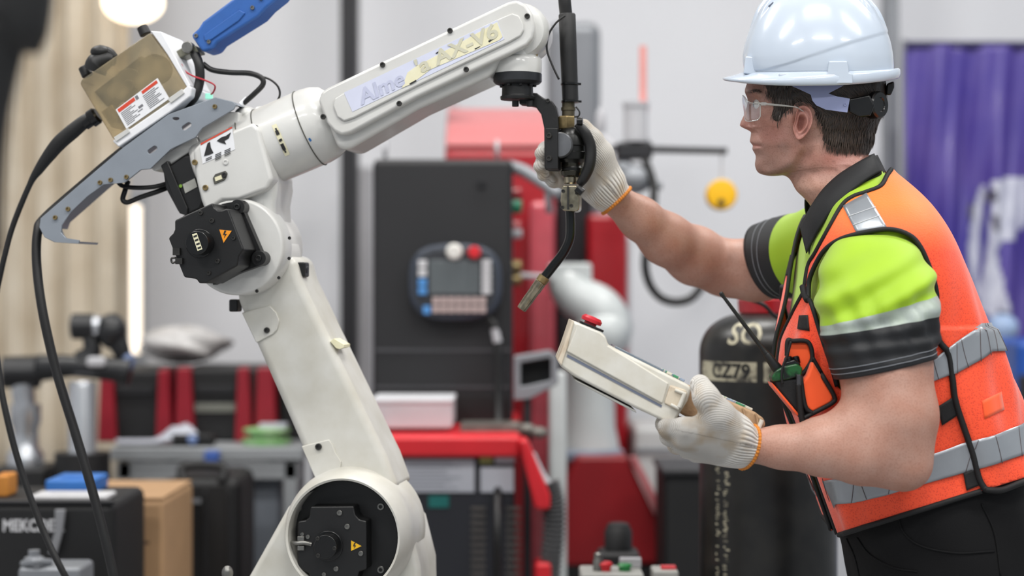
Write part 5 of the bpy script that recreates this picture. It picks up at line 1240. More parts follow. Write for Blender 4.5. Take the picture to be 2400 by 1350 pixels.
def field_mesh(chains, h, kdef=0.03, kin=0.02):
    lo, hi = chain_bounds(chains, 0.02); n = np.ceil((hi-lo)/h).astype(int)+1
    D = np.full(tuple(n), 0.2, np.float32)
    for pts, rad, kk in chains:
        A_ = np.array([tuple(p) for p in pts]); pad = max(rad)+0.05
        i0 = np.maximum(((A_.min(0)-pad-lo)/h).astype(int), 0); i1 = np.minimum(((A_.max(0)+pad-lo)/h).astype(int)+2, n)
        ax = [np.arange(i0[q], i1[q])*h+lo[q] for q in range(3)]
        P = np.stack(np.meshgrid(*ax, indexing='ij'), -1).astype(np.float32); c = None
        for i in range(len(pts)-1):
            e_ = rcone(P, tuple(pts[i]), tuple(pts[i+1]), rad[i], rad[i+1]); c = e_ if c is None else smin(c, e_, kin)
        sl = tuple(slice(i0[q], i1[q]) for q in range(3)); D[sl] = smin(D[sl], c, kk or kdef)
    return surface_nets(D.astype(np.float64), lo, h)
bv_, bf_ = field_mesh(AN+AFR+TRK, 0.0045)
def relax(v, f, it=2, lam=0.5):
    v = v.copy(); n = len(v)
    for _ in range(it):
        s_ = np.zeros_like(v); c_ = np.zeros(n)
        for a, b in ((0,1),(1,2),(2,3),(3,0)):
            np.add.at(s_, f[:, a], v[f[:, b]]); np.add.at(c_, f[:, a], 1); np.add.at(s_, f[:, b], v[f[:, a]]); np.add.at(c_, f[:, b], 1)
        v = v+(s_/np.maximum(c_, 1)[:, None]-v)*lam
    return v
bv_ = relax(bv_, bf_, 3)

m_skin = bpy.data.materials.new('skin'); m_skin.use_nodes = True
nt = m_skin.node_tree; b = nt.nodes['Principled BSDF']
b.inputs['Roughness'].default_value = 0.48; b.inputs['Subsurface Weight'].default_value = 0.07; b.inputs['Subsurface Radius'].default_value = (0.010,0.004,0.002); b.inputs['Subsurface Scale'].default_value = 1.0
at_ = nt.nodes.new('ShaderNodeAttribute'); at_.attribute_name = 'tint'
tcx = nt.nodes.new('ShaderNodeTexCoord')
nz = nt.nodes.new('ShaderNodeTexNoise'); nz.inputs['Scale'].default_value = 26; nz.inputs['Detail'].default_value = 6
nz2 = nt.nodes.new('ShaderNodeTexNoise'); nz2.inputs['Scale'].default_value = 420; nz2.inputs['Detail'].default_value = 2
nt.links.new(tcx.outputs['Object'], nz.inputs['Vector']); nt.links.new(tcx.outputs['Object'], nz2.inputs['Vector'])
cr = nt.nodes.new('ShaderNodeValToRGB'); cr.color_ramp.elements[0].position = 0.3; cr.color_ramp.elements[1].position = 0.7
cr.color_ramp.elements[0].color = (*lin('#f2e2da'), 1); cr.color_ramp.elements[1].color = (*lin('#ffffff'), 1)
mxr = nt.nodes.new('ShaderNodeMix'); mxr.data_type = 'RGBA'; mxr.blend_type = 'MULTIPLY'; mxr.inputs[0].default_value = 1.0
nt.links.new(nz.outputs['Fac'], cr.inputs['Fac']); nt.links.new(at_.outputs['Color'], mxr.inputs[6]); nt.links.new(cr.outputs['Color'], mxr.inputs[7])
cr2 = nt.nodes.new('ShaderNodeValToRGB'); cr2.color_ramp.elements[0].position = 0.34; cr2.color_ramp.elements[1].position = 0.5
cr2.color_ramp.elements[0].color = (*lin('#d2bdb4'), 1); cr2.color_ramp.elements[1].color = (1, 1, 1, 1); nt.links.new(nz2.outputs['Fac'], cr2.inputs['Fac'])
mxs = nt.nodes.new('ShaderNodeMix'); mxs.data_type = 'RGBA'; mxs.blend_type = 'MULTIPLY'; mxs.inputs[0].default_value = 0.4
nt.links.new(mxr.outputs[2], mxs.inputs[6]); nt.links.new(cr2.outputs['Color'], mxs.inputs[7]); nt.links.new(mxs.outputs[2], b.inputs['Base Color'])
bp = nt.nodes.new('ShaderNodeBump'); bp.inputs['Strength'].default_value = 0.35; bp.inputs['Distance'].default_value = 0.0008
nt.links.new(nz2.outputs['Fac'], bp.inputs['Height']); nt.links.new(bp.outputs['Normal'], b.inputs['Normal'])

g = G(); g.raw(hv, hf); n_head = len(hv); g.raw(ev, ef); g.raw(evm, [tuple(reversed(f)) for f in ef]); n_ear = len(g.v)
g.raw([tuple(p) for p in bv_], [tuple(f) for f in bf_])
body_o = g.obj('body', m_skin, person, smooth=180)
# skin colours that belong to the skin: lips, flushed cheek and ear, shaved beard, freckles
base_c = np.array(lin('#bd9585')); face_c = np.array(lin('#b38a7d')); red_c = np.array(lin('#a86c66')); beard_c = np.array(lin('#8c7168')); lip_c = np.array(lin('#b0776c'))
cols = np.tile(np.append(base_c, 1.0), (len(g.v), 1))
rngc = np.random.RandomState(4)
frk = [(rngc.uniform(1780,1960), rngc.uniform(290,450), rngc.uniform(1.2,2.4)) for _ in range(26)]+[(1825,343,3.0),(1883,394,2.2),(1960,398,2.2)]
CC = np.tile(face_c, (NR, NS, 1))
def tintmix(w, c):
    global CC
    CC = CC*(1-w[..., None])+np.asarray(c)*w[..., None]
tintmix(0.45*np.exp(-(((HX-1815)/45)**2+((HY-315)/40)**2))+0.35*np.exp(-(((HX-1745)/16)**2+((HY-292)/16)**2)), red_c)
tintmix(0.6*sstep(HY, 318, 345)*sstep(-HY, -425, -405)*sstep(-HX, -1880, -1840), beard_c)
tintmix(sstep(HY, 405, 440), base_c)
tintmix(0.5*np.exp(-(((HX-1960)/60)**2+((HY-372)/22)**2)), red_c)
tintmix(0.8*np.exp(-(sd_np((1761,341), (1777,343))/5.0)**2), lip_c)
for fx, fy, fr_ in frk: CC = CC*(1-0.35*np.exp(-((HX-fx)**2+(HY-fy)**2)/(fr_*fr_)))[..., None]
for i in range(NR):
    cols[i*nring:i*nring+NS, :3] = CC[i]; cols[i*nring+NS:(i+1)*nring, :3] = CC[i, NS-2:0:-1]
cols[n_head:n_ear, :3] = face_c*0.5+red_c*0.5
me = body_o.data; ca = me.color_attributes.new('tint', 'FLOAT_COLOR', 'POINT'); ca.data.foreach_set('color', cols.ravel())
# eyes
m_eye = mat('eye_white', '#d8d4cf', 0.15, var=0.03); m_iris = mat('eye_iris', '#4a5a63', 0.1, var=0.2, vscale=200)
for s_ in (1, -1):
    c = Hd(1781, 244, 0.0300)
    if s_ < 0: c = Hmir(c, 0.0300)
    g = G(); g.ellipsoid(c, (0.0108,0.0108,0.0108)); eo = g.obj('eye', m_eye, person, smooth=180)
    g = G(); g.lathe([(0.0055,0.0100),(0.004,0.0112),(0.0,0.0117)], c, HF, 16, 0, False, True); g.obj('iris', m_iris, eo, smooth=180)

# ---- hair ----------------------------------------------------------
hairpoly = [(1788,190),(1793,205),(1800,222),(1812,236),(1812,252),(1806,272),(1812,284),(1824,288),(1834,278),(1842,264),(1858,252),(1868,243),(1884,240),(1898,246),(1908,262),(1912,278),(1922,292),(1930,312),(1927,332),(1940,342),(1960,348),(1985,350),(2010,352),(2030,350),(2048,344),(2085,300),(2090,150),(1990,40),(1850,40),(1775,120)]
m_hair = mat('dark_brown_hair', '#2e2622', 0.42, var=0.5, vscale=40, stretch=(8,8,1), bump=0.5, bscale=160)
m_hair2 = mat('brown_hair_strand', '#4a3c33', 0.38, var=0.4, vscale=60)
hvs, hfs = [], []; hid = {}
HN = np.zeros((NR, NS, 3))
HPa = np.array([[tuple(p) for p in r] for r in HP])
du = np.gradient(HPa, axis=0); dv = np.gradient(HPa, axis=1); HN = np.cross(du, dv); HN /= np.linalg.norm(HN, axis=2)[..., None]+1e-12
if HN[80, 40]@np.array(HL) < 0: HN = -HN
HN[:, 0] = np.array(HF); HN[:, -1] = -np.array(HF)
ins = np.array([[inpoly(hairpoly, HX[i, j], HY[i, j]) for j in range(NS)] for i in range(NR)])
HD = pd_np(hairpoly)
def hoff(i, j):
    d = HD[i, j]
    return -0.0012+0.0075*min(1, d/14.0)+0.0008*math.sin(HX[i, j]*0.9)*min(1, d/10)
g = G()
for side in (1, -1):
    hid = {}; vs_, fs_ = [], []
    for i in range(NR-1):
        for j in range(NS-1):
            q4 = [(i, j), (i+1, j), (i+1, j+1), (i, j+1)]
            if sum(ins[a, b] for a, b in q4) >= 3:
                q = []
                for a, b in q4:
                    if (a, b) not in hid:
                        p = Vector(HPa[a, b])+Vector(HN[a, b])*hoff(a, b)
                        if side < 0: p = p-HL*(2*((p-HO).dot(HL)))
                        hid[(a, b)] = len(vs_); vs_.append(p)
                    q.append(hid[(a, b)])
                fs_.append(q if side > 0 else q[::-1])
    g.raw(vs_, fs_)
hair_o = g.obj('hair', m_hair, person, smooth=180)
g = G(); rng = random.Random(11); cand = np.argwhere(ins)
vis = [(i, j) for i, j in cand if HY[i, j] > 185]
for s_ in range(5200):
    i, j = vis[rng.randrange(len(vis))]
    x, y = HX[i, j], HY[i, j]
    p = Vector(HPa[i, j])+Vector(HN[i, j])*(hoff(i, j)*0.9); n = Vector(HN[i, j])
    if x < 1860: fl = (-0.10+0.25*rng.uniform(-1, 1), 1.0)
    elif y < 262: fl = (0.9, 0.8+0.2*rng.uniform(-1, 1))
    else: fl = (0.18*rng.uniform(-1, 1)-0.12, 1.0)
    d = -HF*fl[0]-UP*fl[1]; d = (d-n*d.dot(n)).normalized()
    L_ = rng.uniform(0.008, 0.017); w_ = d.cross(n).normalized()*rng.uniform(0.00025, 0.0005)
    pts = []
    for t in (0, 0.4, 0.75, 1.0):
        pts.append(p+d*(L_*t)+n*(0.0008+0.0012*math.sin(t*2.4)-0.0006*t)+w_*rng.uniform(-0.6, 0.6))
    if rng.random() < 0.35 and y < 340: pts = [q-HL*(2*((q-HO).dot(HL))) for q in pts]
    k_ = len(g.v)
    for t, q in zip((1, 0.9, 0.6), pts[:3]): g.v += [tuple(q-w_*t), tuple(q+w_*t)]
    g.v.append(tuple(pts[3])); g.f += [(k_, k_+1, k_+3, k_+2), (k_+2, k_+3, k_+5, k_+4), (k_+4, k_+5, k_+6)]; g.mi += [0]*3
o = g.obj('hair_strands', m_hair2, hair_o, smooth=180); o['kind'] = 'stuff'
g = G()   # eyebrow
for s_ in range(150):
    x = rng.uniform(1747, 1778); y = 216-2.0*math.sin((x-1747)/31*2.5)+rng.uniform(-2, 2)
    d2 = (HX-x)**2+(HY-y)**2; i, j = np.unravel_index(np.argmin(d2), d2.shape)
    p = Vector(HPa[i, j]); n = Vector(HN[i, j]); d = (-HF*1.0+UP*rng.uniform(-0.5, 0.3)); d = (d-n*d.dot(n)).normalized(); w_ = d.cross(n).normalized()*0.0003
    for mir in (0, 1):
        q = [p+n*0.0003-w_, p+n*0.0003+w_, p+d*0.007+n*0.0014]
        if mir: q = [a-HL*(2*((a-HO).dot(HL))) for a in q]
        k_ = len(g.v); g.v += [tuple(a) for a in q]; g.f.append((k_, k_+1, k_+2)); g.mi.append(0)
o = g.obj('eyebrow_hair', m_hair, hair_o, smooth=180); o['kind'] = 'stuff'

# ================================================================== hard hat
m_hat = mat('hat_white_plastic', '#c1ccda', 0.22, var=0.02, vscale=10, coat=0.5)
hat = thing('hard_hat', 'white hard hat worn by the worker', 'hard hat', Hd(1905, 200, 0))
HK = [((1748,168),(2095,166),0.1060,2.3),((1744,150),(2095,148),0.1075,2.3),((1744,125),(2092,120),0.1075,2.3),((1752,90),(2083,84),0.1040,2.25),((1770,48),(2062,44),0.0955,2.2),((1798,6),(2030,4),0.0815,2.15),((1838,-30),(1988,-30),0.058,2.1),((1884,-48),(1936,-48),0.024,2.0),((1906,-51),(1914,-51),0.004,2.0)]
HK = cr_rows([list(a)+list(b_)+[w, e_] for a, b_, w, e_ in HK], 84)
NA = 176
def hat_pt(row, ph, extra=0.0):
    fx, fy, bx, by, w, e_ = row; c, s_ = math.cos(ph), math.sin(ph)
    u = math.copysign(abs(c)**(2/e_), c); v = math.copysign(abs(s_)**(2/e_), s_)
    return (fx+bx)/2-(bx-fx)/2*u, (fy+by)/2-(by-fy)/2*u, w*v+math.copysign(extra, s_)*abs(v)**0.7
def hat_y(px, py):
    best = 0
    for row in HK:
        fx, fy, bx, by, w, e_ = row
        u = (px-(fx+bx)/2)/((bx-fx)/2); yy = (fy+by)/2+(by-fy)/2*u
        if abs(u) < 1 and abs(yy-py) < 4: best = max(best, w*(1-abs(u)**e_)**(1/e_))
    return best
def crease(px): return np.interp(px, [1740,1772,1795,1850,1900,2000,2090,2130], [162,165,163,148,131,98,72,62])
rings = []
for row in HK:
    r_ = []
    for k_ in range(NA):
        ph = 2*math.pi*k_/NA; px, py, y = hat_pt(row, ph)
        ex = 0.0016*float(sstep(crease(px)-py, -2, 2))
        f_ = 1+ex/0.1
        rid = 0.0
        if py < 90:
            rid = 0.0055*float(sstep(-abs(y), -0.013, -0.009))*float(sstep(-py, -80, -20))+0.004*float(sstep(-abs(abs(y)-0.035), -0.011, -0.007))*float(sstep(-py, -70, -10))
        p = Hd(px, py, y); c = Hd(1910, 150, 0)
        p = c+(p-c)*(f_+rid/0.12)
        r_.append(p)
    rings.append(r_)
g = G(); g.loft(rings, True, False, True); shell = g.obj('shell', m_hat, hat, smooth=180, solid=0.003, recalc=True)
# brim
def brim_ring(fx, fy, bx, by, w, sag, e_=2.25):
    r_ = []
    for k_ in range(NA):
        ph = 2*math.pi*k_/NA; px, py, y = hat_pt((fx, fy, bx, by, w, e_), ph)
        r_.append(Hd(px, py+sag*abs(math.sin(ph))**1.6, y))
    return r_
g = G(); g.loft([brim_ring(1752,184,2086,178,0.1000,16), brim_ring(1746,187,2096,183,0.1060,16), brim_ring(1712,190,2104,184,0.1100,14), brim_ring(1697,188.5,2109,180,0.1125,13), brim_ring(1693,185,2111,172,0.1135,12), brim_ring(1697,181.5,2110,163,0.1135,10), brim_ring(1716,177,2106,159,0.1115,9), brim_ring(1738,170,2099,160,0.1085,6), brim_ring(1748,165,2093,162,0.1055,3), brim_ring(1752,168,2086,166,0.1000,4)], True, False, False)
g.obj('brim', m_hat, hat, smooth=180)
def hat_prism(poly, y0, y1, name, m, parent, bev=0.002):
    g = G(); a = [Hd(x, y, y1) for x, y in poly]; b_ = [Hd(x, y, y0) for x, y in poly]; n = len(poly)
    g.raw(a+b_, [tuple(range(n)), tuple(reversed(range(n, 2*n)))]+[(i, i+n, (i+1) % n+n, (i+1) % n) for i in range(n)])
    return g.obj(name, m, parent, bevel=bev, recalc=True)
hat_prism([(1942,143),(1986,143),(1990,170),(1998,173),(1999,196),(1930,196),(1931,174),(1939,170)], 0.098, hat_y(1965,150)+0.0045, 'side_socket', m_hat, hat)
hat_prism([(1825,172),(1863,172),(1863,192),(1826,190)], 0.09, hat_y(1844,160)+0.0035, 'side_slot', m_hat, hat)
hat_prism([(1747,132),(1771,134),(1770,150),(1776,152),(1774,176),(1742,172)], 0.03, hat_y(1764,146)+0.003, 'front_socket', m_hat, hat)
hat_prism([(1800,14),(1812,4),(1814,8),(1803,18)], 0.02, hat_y(1808,12)+0.004, 'vent_slot', mat('hat_slot_dark','#5a6273',0.5,var=0.1), hat, 0.0005)
m_strap = mat('suspension_lavender', '#8f97bd', 0.4, var=0.06, vscale=12)
hat_prism([(1852,200),(1875,210),(1900,222),(1904,236),(1913,247),(1935,257),(1986,264),(1992,231),(1962,226),(1942,219),(1978,200)], 0.0815, 0.0835, 'suspension_strap', m_strap, hat, 0.0005)
g = G(); bolt(g, Hd(1981, 245, 0.0835), HL, 0.0028, 0.0012, 12); g.obj('strap_rivet', m_strap, hat)
hat_prism([(1986,232),(2038,222),(2050,246),(2040,272),(2015,275),(1990,262)], 0.060, 0.078, 'rear_band', m_blackg, hat, 0.003)
kc = Hd(2054, 246, 0.045); ka = (-HF*0.80+HL*0.62).normalized()
g = G(); g.lathe([(0.018,-0.012),(0.0225,-0.010),(0.0225,0.006),(0.020,0.009),(0.012,0.009),(0.011,0.0075),(0.0,0.0075)], kc, ka, 40, 0, True, False); g.obj('ratchet_knob', m_blackg, hat, smooth=30)
hat_prism([(2078,196),(2096,190),(2096,205),(2088,224),(2076,222)], -0.02, 0.012, 'rear_clip', m_blackg, hat, 0.003)

# ================================================================== safety glasses
m_clear = bpy.data.materials.new('clear_plastic'); m_clear.use_nodes = True
nt = m_clear.node_tree; nt.nodes.remove(nt.nodes['Principled BSDF'])
gl_ = nt.nodes.new('ShaderNodeBsdfGlossy'); gl_.inputs['Roughness'].default_value = 0.05; gl_.inputs['Color'].default_value = (0.95,0.97,1,1)
tr = nt.nodes.new('ShaderNodeBsdfTransparent'); tr.inputs[0].default_value = (0.93,0.94,0.95,1)
lw = nt.nodes.new('ShaderNodeLayerWeight'); lw.inputs['Blend'].default_value = 0.25
fz = nt.nodes.new('ShaderNodeMath'); fz.operation = 'MULTIPLY_ADD'; fz.inputs[1].default_value = 0.45; fz.inputs[2].default_value = 0.05; nt.links.new(lw.outputs['Facing'], fz.inputs[0])
nzc = nt.nodes.new('ShaderNodeTexNoise'); nzc.inputs['Scale'].default_value = 30
mth = nt.nodes.new('ShaderNodeMath'); mth.operation = 'MULTIPLY_ADD'; mth.inputs[1].default_value = 0.03; nt.links.new(nzc.outputs['Fac'], mth.inputs[0]); nt.links.new(fz.outputs[0], mth.inputs[2])
mx = nt.nodes.new('ShaderNodeMixShader'); nt.links.new(mth.outputs[0], mx.inputs[0]); nt.links.new(tr.outputs[0], mx.inputs[1]); nt.links.new(gl_.outputs[0], mx.inputs[2]); nt.links.new(mx.outputs[0], nt.nodes['Material Output'].inputs['Surface'])
m_clear2 = mat('milky_clear_plastic', '#c9c8c4', 0.12, alpha=0.5, var=0.06, vscale=30)
gla = thing('safety_glasses', 'clear wraparound safety glasses worn under the hard hat brim', 'glasses', Hd(1745, 250, 0))
LK = [(1740.5,224,250,0),(1741,223.5,258,10),(1742,224,270,22),(1744.5,227,280,36),(1749,233,284,48),(1757,240,284.5,57),(1767,242,283,63),(1777,242,280,67),(1782,243,272,68.5)]
LK = cr_rows(LK, 26)
for s_ in (1, -1):
    g = G(); P = []
    for px, t0, t1, y in LK:
        col_ = []
        for v in np.linspace(0, 1, 10):
            bow = -2.2*math.sin(math.pi*v)*max(0, 1-y/60)
            p = Hd(px+bow+4*v*v*max(0, 1-y/66), t0+(t1-t0)*v, y/1000); col_.append(p if s_ > 0 else Hmir(p, y/1000))
        P.append(col_)
    g.grid(P, flip=(s_ < 0)); ln = g.obj('lens', m_clear, gla, smooth=180, solid=0.0016)
    g = G(); edge = [c[0] for c in P]+P[-1][1:]+[c[-1] for c in P[::-1]][1:]; g.tube(edge, 0.0009, 6, smooth=False); g.obj('lens_edge', m_clear2, ln, smooth=180)
    pts = [Hd(1770,241,0.066), Hd(1790,243.5,0.070), Hd(1820,246,0.0735), Hd(1850,249,0.0755), Hd(1868,252,0.076), Hd(1884,262,0.074)]
    if s_ < 0: pts = [q-HL*(2*((q-HO).dot(HL))) for q in pts]
    g = G(); g.tube(pts, [0.0036,0.0034,0.0030,0.0024,0.0018,0.0016], 8, 30, flat=0.6); g.obj('temple', m_clear2, gla, smooth=180)
    g = G(); c = Hd(1790,243.5,0.0715) if s_ > 0 else Hmir(Hd(1790,243.5,0.0715), 0.0715); g.box(c, (0.009,0.003,0.0055), (HF, HL, UP)); g.obj('hinge', m_clear2, gla, bevel=0.0006)
# ================================================================== clothing
from mathutils.bvhtree import BVHTree
def zpy(py): return CAMZ-(py-CY)/FPX*YM
def xpx(px): return (px-CX)/FPX*YM
class Trunk:
    def __init__(s, rows, n=2.4, nf=None):
        s.nf = nf or n
        r = sorted([(zpy(py), xpx(f), xpx(b_), w) for py, f, b_, w in rows])
        zz = np.array([q[0] for q in r]); s.n = n
        zd = np.linspace(zz[0], zz[-1], 200)
        D = [np.interp(zd, zz, [q[k_] for q in r]) for k_ in (1, 2, 3)]
        ker = np.ones(9)/9
        s.z = zd; s.D = [np.convolve(np.pad(d, 4, 'edge'), ker, 'valid') for d in D]
    def at(s, z): return [float(np.interp(z, s.z, d)) for d in s.D]
    def S(s, th, z, off=0.0):
        f, b_, w = s.at(z); xc, a = (f+b_)/2, (b_-f)/2
        c, si = math.cos(th), math.sin(th); e_ = 2/s.ne(c)
        return Vector((xc-(a+off)*math.copysign(abs(c)**e_, c), YM-(w+off)*abs(si)**e_, z))
    def ne(s, c): return s.n+(s.nf-s.n)*float(sstep(c, -0.2, 0.5))
    def inv(s, p):
        f, b_, w = s.at(p.z); xc, a = (f+b_)/2, (b_-f)/2
        u = max(-1, min(1, -(p.x-xc)/a)); c = u
        for _ in range(6): c = math.copysign(abs(u)**(s.ne(c)/2), u)
        return math.acos(max(-1, min(1, c))), p.z
def mirY(p): return Vector((p[0], 2*YM-p[1], p[2]))
m_lime = mat('shirt_lime', '#9cc214', 0.62, var=0.07, vscale=10, sheen=0.2, bump=0.10, bscale=500)
m_shblk = mat('shirt_black', '#17191d', 0.6, var=0.2, vscale=12, bump=0.12, bscale=500)
m_silv = mat('shirt_reflective', '#a9b2b0', 0.45, 0.15, vscale=30, col2='#93a08e', bump=0.1, bscale=300)
m_thr = mat('grey_thread', '#8b8f96', 0.6, var=0.1)
shT = Trunk([(405,1995,2060,0.045),(425,1968,2085,0.07),(445,1948,2106,0.095),(470,1930,2130,0.13),(495,1915,2150,0.16),(520,1905,2165,0.18),(560,1892,2186,0.192),(620,1880,2210,0.195),(700,1868,2245,0.19),(800,1858,2285,0.18),(900,1862,2320,0.175),(1000,1885,2350,0.17),(1100,1920,2375,0.17),(1200,1955,2400,0.172),(1300,1985,2420,0.174)], 2.4, 3.0)
g = G(); rings = []
for z in np.linspace(zpy(405), zpy(1150), 100):
    ring = []
    for k_ in range(96):
        th = 2*math.pi*k_/96; t2 = th if th <= math.pi else 2*math.pi-th
        p = shT.S(t2, z, 0.0025*math.sin(t2*9+z*30)*math.sin(z*21+1)); ring.append(p if th <= math.pi else mirY(p))
    rings.append(ring)
g.loft(rings); shirt = g.obj('shirt', m_lime, person, smooth=180, recalc=True)
# near sleeve
SK = [(2036,545,2.86,.012,.02,0),(2040,554,2.845,.046,.045,0),(2042,578,2.828,.066,.062,4),(2046,630,2.806,.083,.075,14),(2052,680,2.79,.091,.079,28),(2057,728,2.783,.0915,.079,36),(2063,762,2.78,.0895,.078,24),(2069,820,2.775,.084,.0755,26),(2075,862,2.772,.0785,.072,27)]
SD = cr_rows(SK, 8*10+1); NSL = 96
def fold(px, py):
    return 0.0050*math.sin(px*0.045+py*0.075)*math.exp(-((py-690)/90)**2)+0.0035*math.sin(px*0.11-py*0.05)*math.exp(-((py-760)/70)**2)+0.0020*math.sin(px*0.02+py*0.16)*math.exp(-((py-800)/50)**2)
rings = []
for c0, c1, Y_, rx, ry, ti in SD:
    ring = []
    for k_ in range(NSL):
        a = 2*math.pi*k_/NSL; c, s_ = math.cos(a), math.sin(a); k2 = Y_/FPX
        e_ = 2/2.25; cc, ss = math.copysign(abs(c)**e_, c), math.copysign(abs(s_)**e_, s_)
        o_ = at(c0, c1, Y_); dd = fold(c0+cc*rx/k2, c1-ti*cc)*min(1, rx/0.06)
        ring.append(o_+V((rx+dd)*cc, (ry+dd)*ss, ti*cc*k2))
    rings.append(ring)
mis = [0]*50+[1]*10+[2]*20
g = G(); g.loft(rings, True, True, False, mis=mis+[2]); slv = g.obj('sleeve', [m_lime, m_silv, m_shblk], shirt, smooth=180, solid=0.002, recalc=True)
g = G()
for ri in (74, 77):
    ctr = sum(rings[ri], Vector((0,0,0)))/NSL
    g.tube([p+(p-ctr).normalized()*0.0004 for p in rings[ri]]+[rings[ri][0]], 0.0006, 5, smooth=False)
g.obj('cuff_stitch', m_thr, slv, smooth=180)
# far sleeve
def far_rings(K, n):
    D = cr_rows(K, n); P = [at(*d[:3]) for d in D]; out = []
    for i, d in enumerate(D):
        t = (P[min(i+1, n-1)]-P[max(i-1, 0)]).normalized(); u = (UP-t*UP.dot(t)).normalized(); v = t.cross(u)
        out.append([P[i]+(u*math.cos(a)+v*math.sin(a))*(d[3]+0.002*math.sin(3*a+i*0.3))+t*(d[4]*math.cos(a)) for a in [2*math.pi*k_/64 for k_ in range(64)]])
    return out
rings = far_rings([(2000,560,3.14,.05,0),(1960,575,3.18,.078,0),(1905,592,3.225,.080,0),(1858,602,3.26,.077,.004),(1806,612,3.30,.072,.012)], 33)
g = G(); g.loft(rings, True, True, False, mis=[0]*22+[1]*11); slv2 = g.obj('sleeve', [m_lime, m_shblk], shirt, smooth=180, solid=0.002, recalc=True)
g = G()
for ri in (27, 29): g.tube(rings[ri]+[rings[ri][0]], 0.0007, 5, smooth=False)
g.obj('cuff_stitch', m_thr, slv2, smooth=180)
# collar
CK = [(2046,361,0,2066,402,0),(2044,362,22,2065,403,33),(2036,368,44,2058,406,62),(2008,384,60,2032,422,84),(1966,411,67,1990,455,96),(1931,444,67,1952,492,96),(1904,482,59,1926,530,88),(1886,514,46,1908,562,76),(1877,530,40,1891,594,68)]
CD = cr_rows(CK, 60); m_col = mat('collar_black', '#121316', 0.7, var=0.15, vscale=20, bump=0.12, bscale=600)
NV = 9
def colrow(r):
    out = []
    for v in np.linspace(0, 1, NV):
        y = (r[2]+(r[5]-r[2])*v)/1000; bul = 0.006*math.sin(math.pi*v)
        out.append(at(r[0]+(r[3]-r[0])*v, r[1]+(r[4]-r[1])*v, YM-y-(bul if y > 0.02 else bul*y/0.02)))
    return out
half = [colrow(r) for r in CD]
full = [[mirY(p) for p in row] for row in half[40::-1]]+half[1:]
g = G(); g.grid(full); col_o = g.obj('collar', m_col, shirt, smooth=180, solid=0.0025)
g = G(); inn = [[p+V(0, 0, 0)+V(0.006, (0.010 if p.y < YM else -0.010)*min(1, abs(p.y-YM)/0.03), -0.002) for p in row] for row in full]; g.grid(inn); g.obj('collar_stand', m_col, col_o, smooth=180, solid=0.002)
g = G(); g.tube([row[NV-2]+V(-0.0005,(-0.0016 if row[0].y <= YM else 0.0016),0.0005) for row in full], 0.0005, 5, smooth=False); g.obj('collar_stitch', m_thr, col_o, smooth=180)

# ---- vest ------------------------------------------------------------
veT = Trunk([(396,1992,2080,0.055),(418,1968,2104,0.085),(440,1945,2128,0.11),(470,1918,2156,0.145),(500,1902,2178,0.172),(540,1886,2202,0.196),(580,1874,2222,0.206),(640,1860,2248,0.208),(700,1848,2272,0.205),(790,1826,2310,0.20),(850,1824,2332,0.198),(910,1836,2354,0.196),(1000,1864,2383,0.192),(1100,1902,2412,0.190),(1200,1938,2440,0.194),(1300,1972,2468,0.198)], 2.5, 3.1)
m_vest = bpy.data.materials.new('vest_orange_mesh'); m_vest.use_nodes = True
nt = m_vest.node_tree; b = nt.nodes['Principled BSDF']; b.inputs['Roughness'].default_value = 0.6; b.inputs['Sheen Weight'].default_value = 0.25
tcx = nt.nodes.new('ShaderNodeTexCoord'); vo = nt.nodes.new('ShaderNodeTexVoronoi'); vo.inputs['Scale'].default_value = 300
nt.links.new(tcx.outputs['Object'], vo.inputs['Vector'])
cr = nt.nodes.new('ShaderNodeValToRGB'); cr.color_ramp.elements[0].position = 0.15; cr.color_ramp.elements[1].position = 0.45
cr.color_ramp.elements[0].color = (*lin('#e03a1c'), 1); cr.color_ramp.elements[1].color = (*lin('#fb5026'), 1)
sep = nt.nodes.new('ShaderNodeSeparateXYZ'); nt.links.new(tcx.outputs['Object'], sep.inputs[0])
mr = nt.nodes.new('ShaderNodeMapRange'); mr.inputs[1].default_value = 0.16; mr.inputs[2].default_value = 0.24; nt.links.new(sep.outputs['Z'], mr.inputs[0])
mxr = nt.nodes.new('ShaderNodeMix'); mxr.data_type = 'RGBA'; nt.links.new(mr.outputs[0], mxr.inputs[0]); nt.links.new(vo.outputs['Distance'], cr.inputs['Fac']); nt.links.new(cr.outputs['Color'], mxr.inputs[6]); mxr.inputs[7].default_value = (*lin('#ff7a22'), 1)
nt.links.new(mxr.outputs[2], b.inputs['Base Color'])
bp = nt.nodes.new('ShaderNodeBump'); bp.inputs['Strength'].default_value = 0.3; bp.inputs['Distance'].default_value = 0.001; nt.links.new(vo.outputs['Distance'], bp.inputs['Height']); nt.links.new(bp.outputs['Normal'], b.inputs['Normal'])
m_pocket = mat('vest_orange_plain', '#ff5c22', 0.6, var=0.06, vscale=14, sheen=0.2)
m_trim = mat('vest_black_trim', '#0e0e10', 0.7, var=0.2, vscale=30, bump=0.2, bscale=500)
m_refl = mat('reflective_grey', '#9ba0a6', 0.32, 0.35, var=0.12, vscale=16, bump=0.08, bscale=120)
backedge = [(2191,782),(2205,802),(2224,831),(2234,896),(2241,940),(2262,1003),(2283,1065),(2296,1117),(2309,1143)]
def yopen(z):
    py = CY-(z-CAMZ)*FPX/YM
    return float(np.interp(py, [380,600,680,740,790,850,1300], [0.02,0.05,0.11,0.07,0.03,0.022,0.03]))
def drape(th, z):
    py = CY-(z-CAMZ)*FPX/YM
    return 0.0035*math.sin(th*7+z*18)*float(sstep(py, 620, 900))+0.0025*math.sin(th*15-z*26)*float(sstep(py, 560, 800))
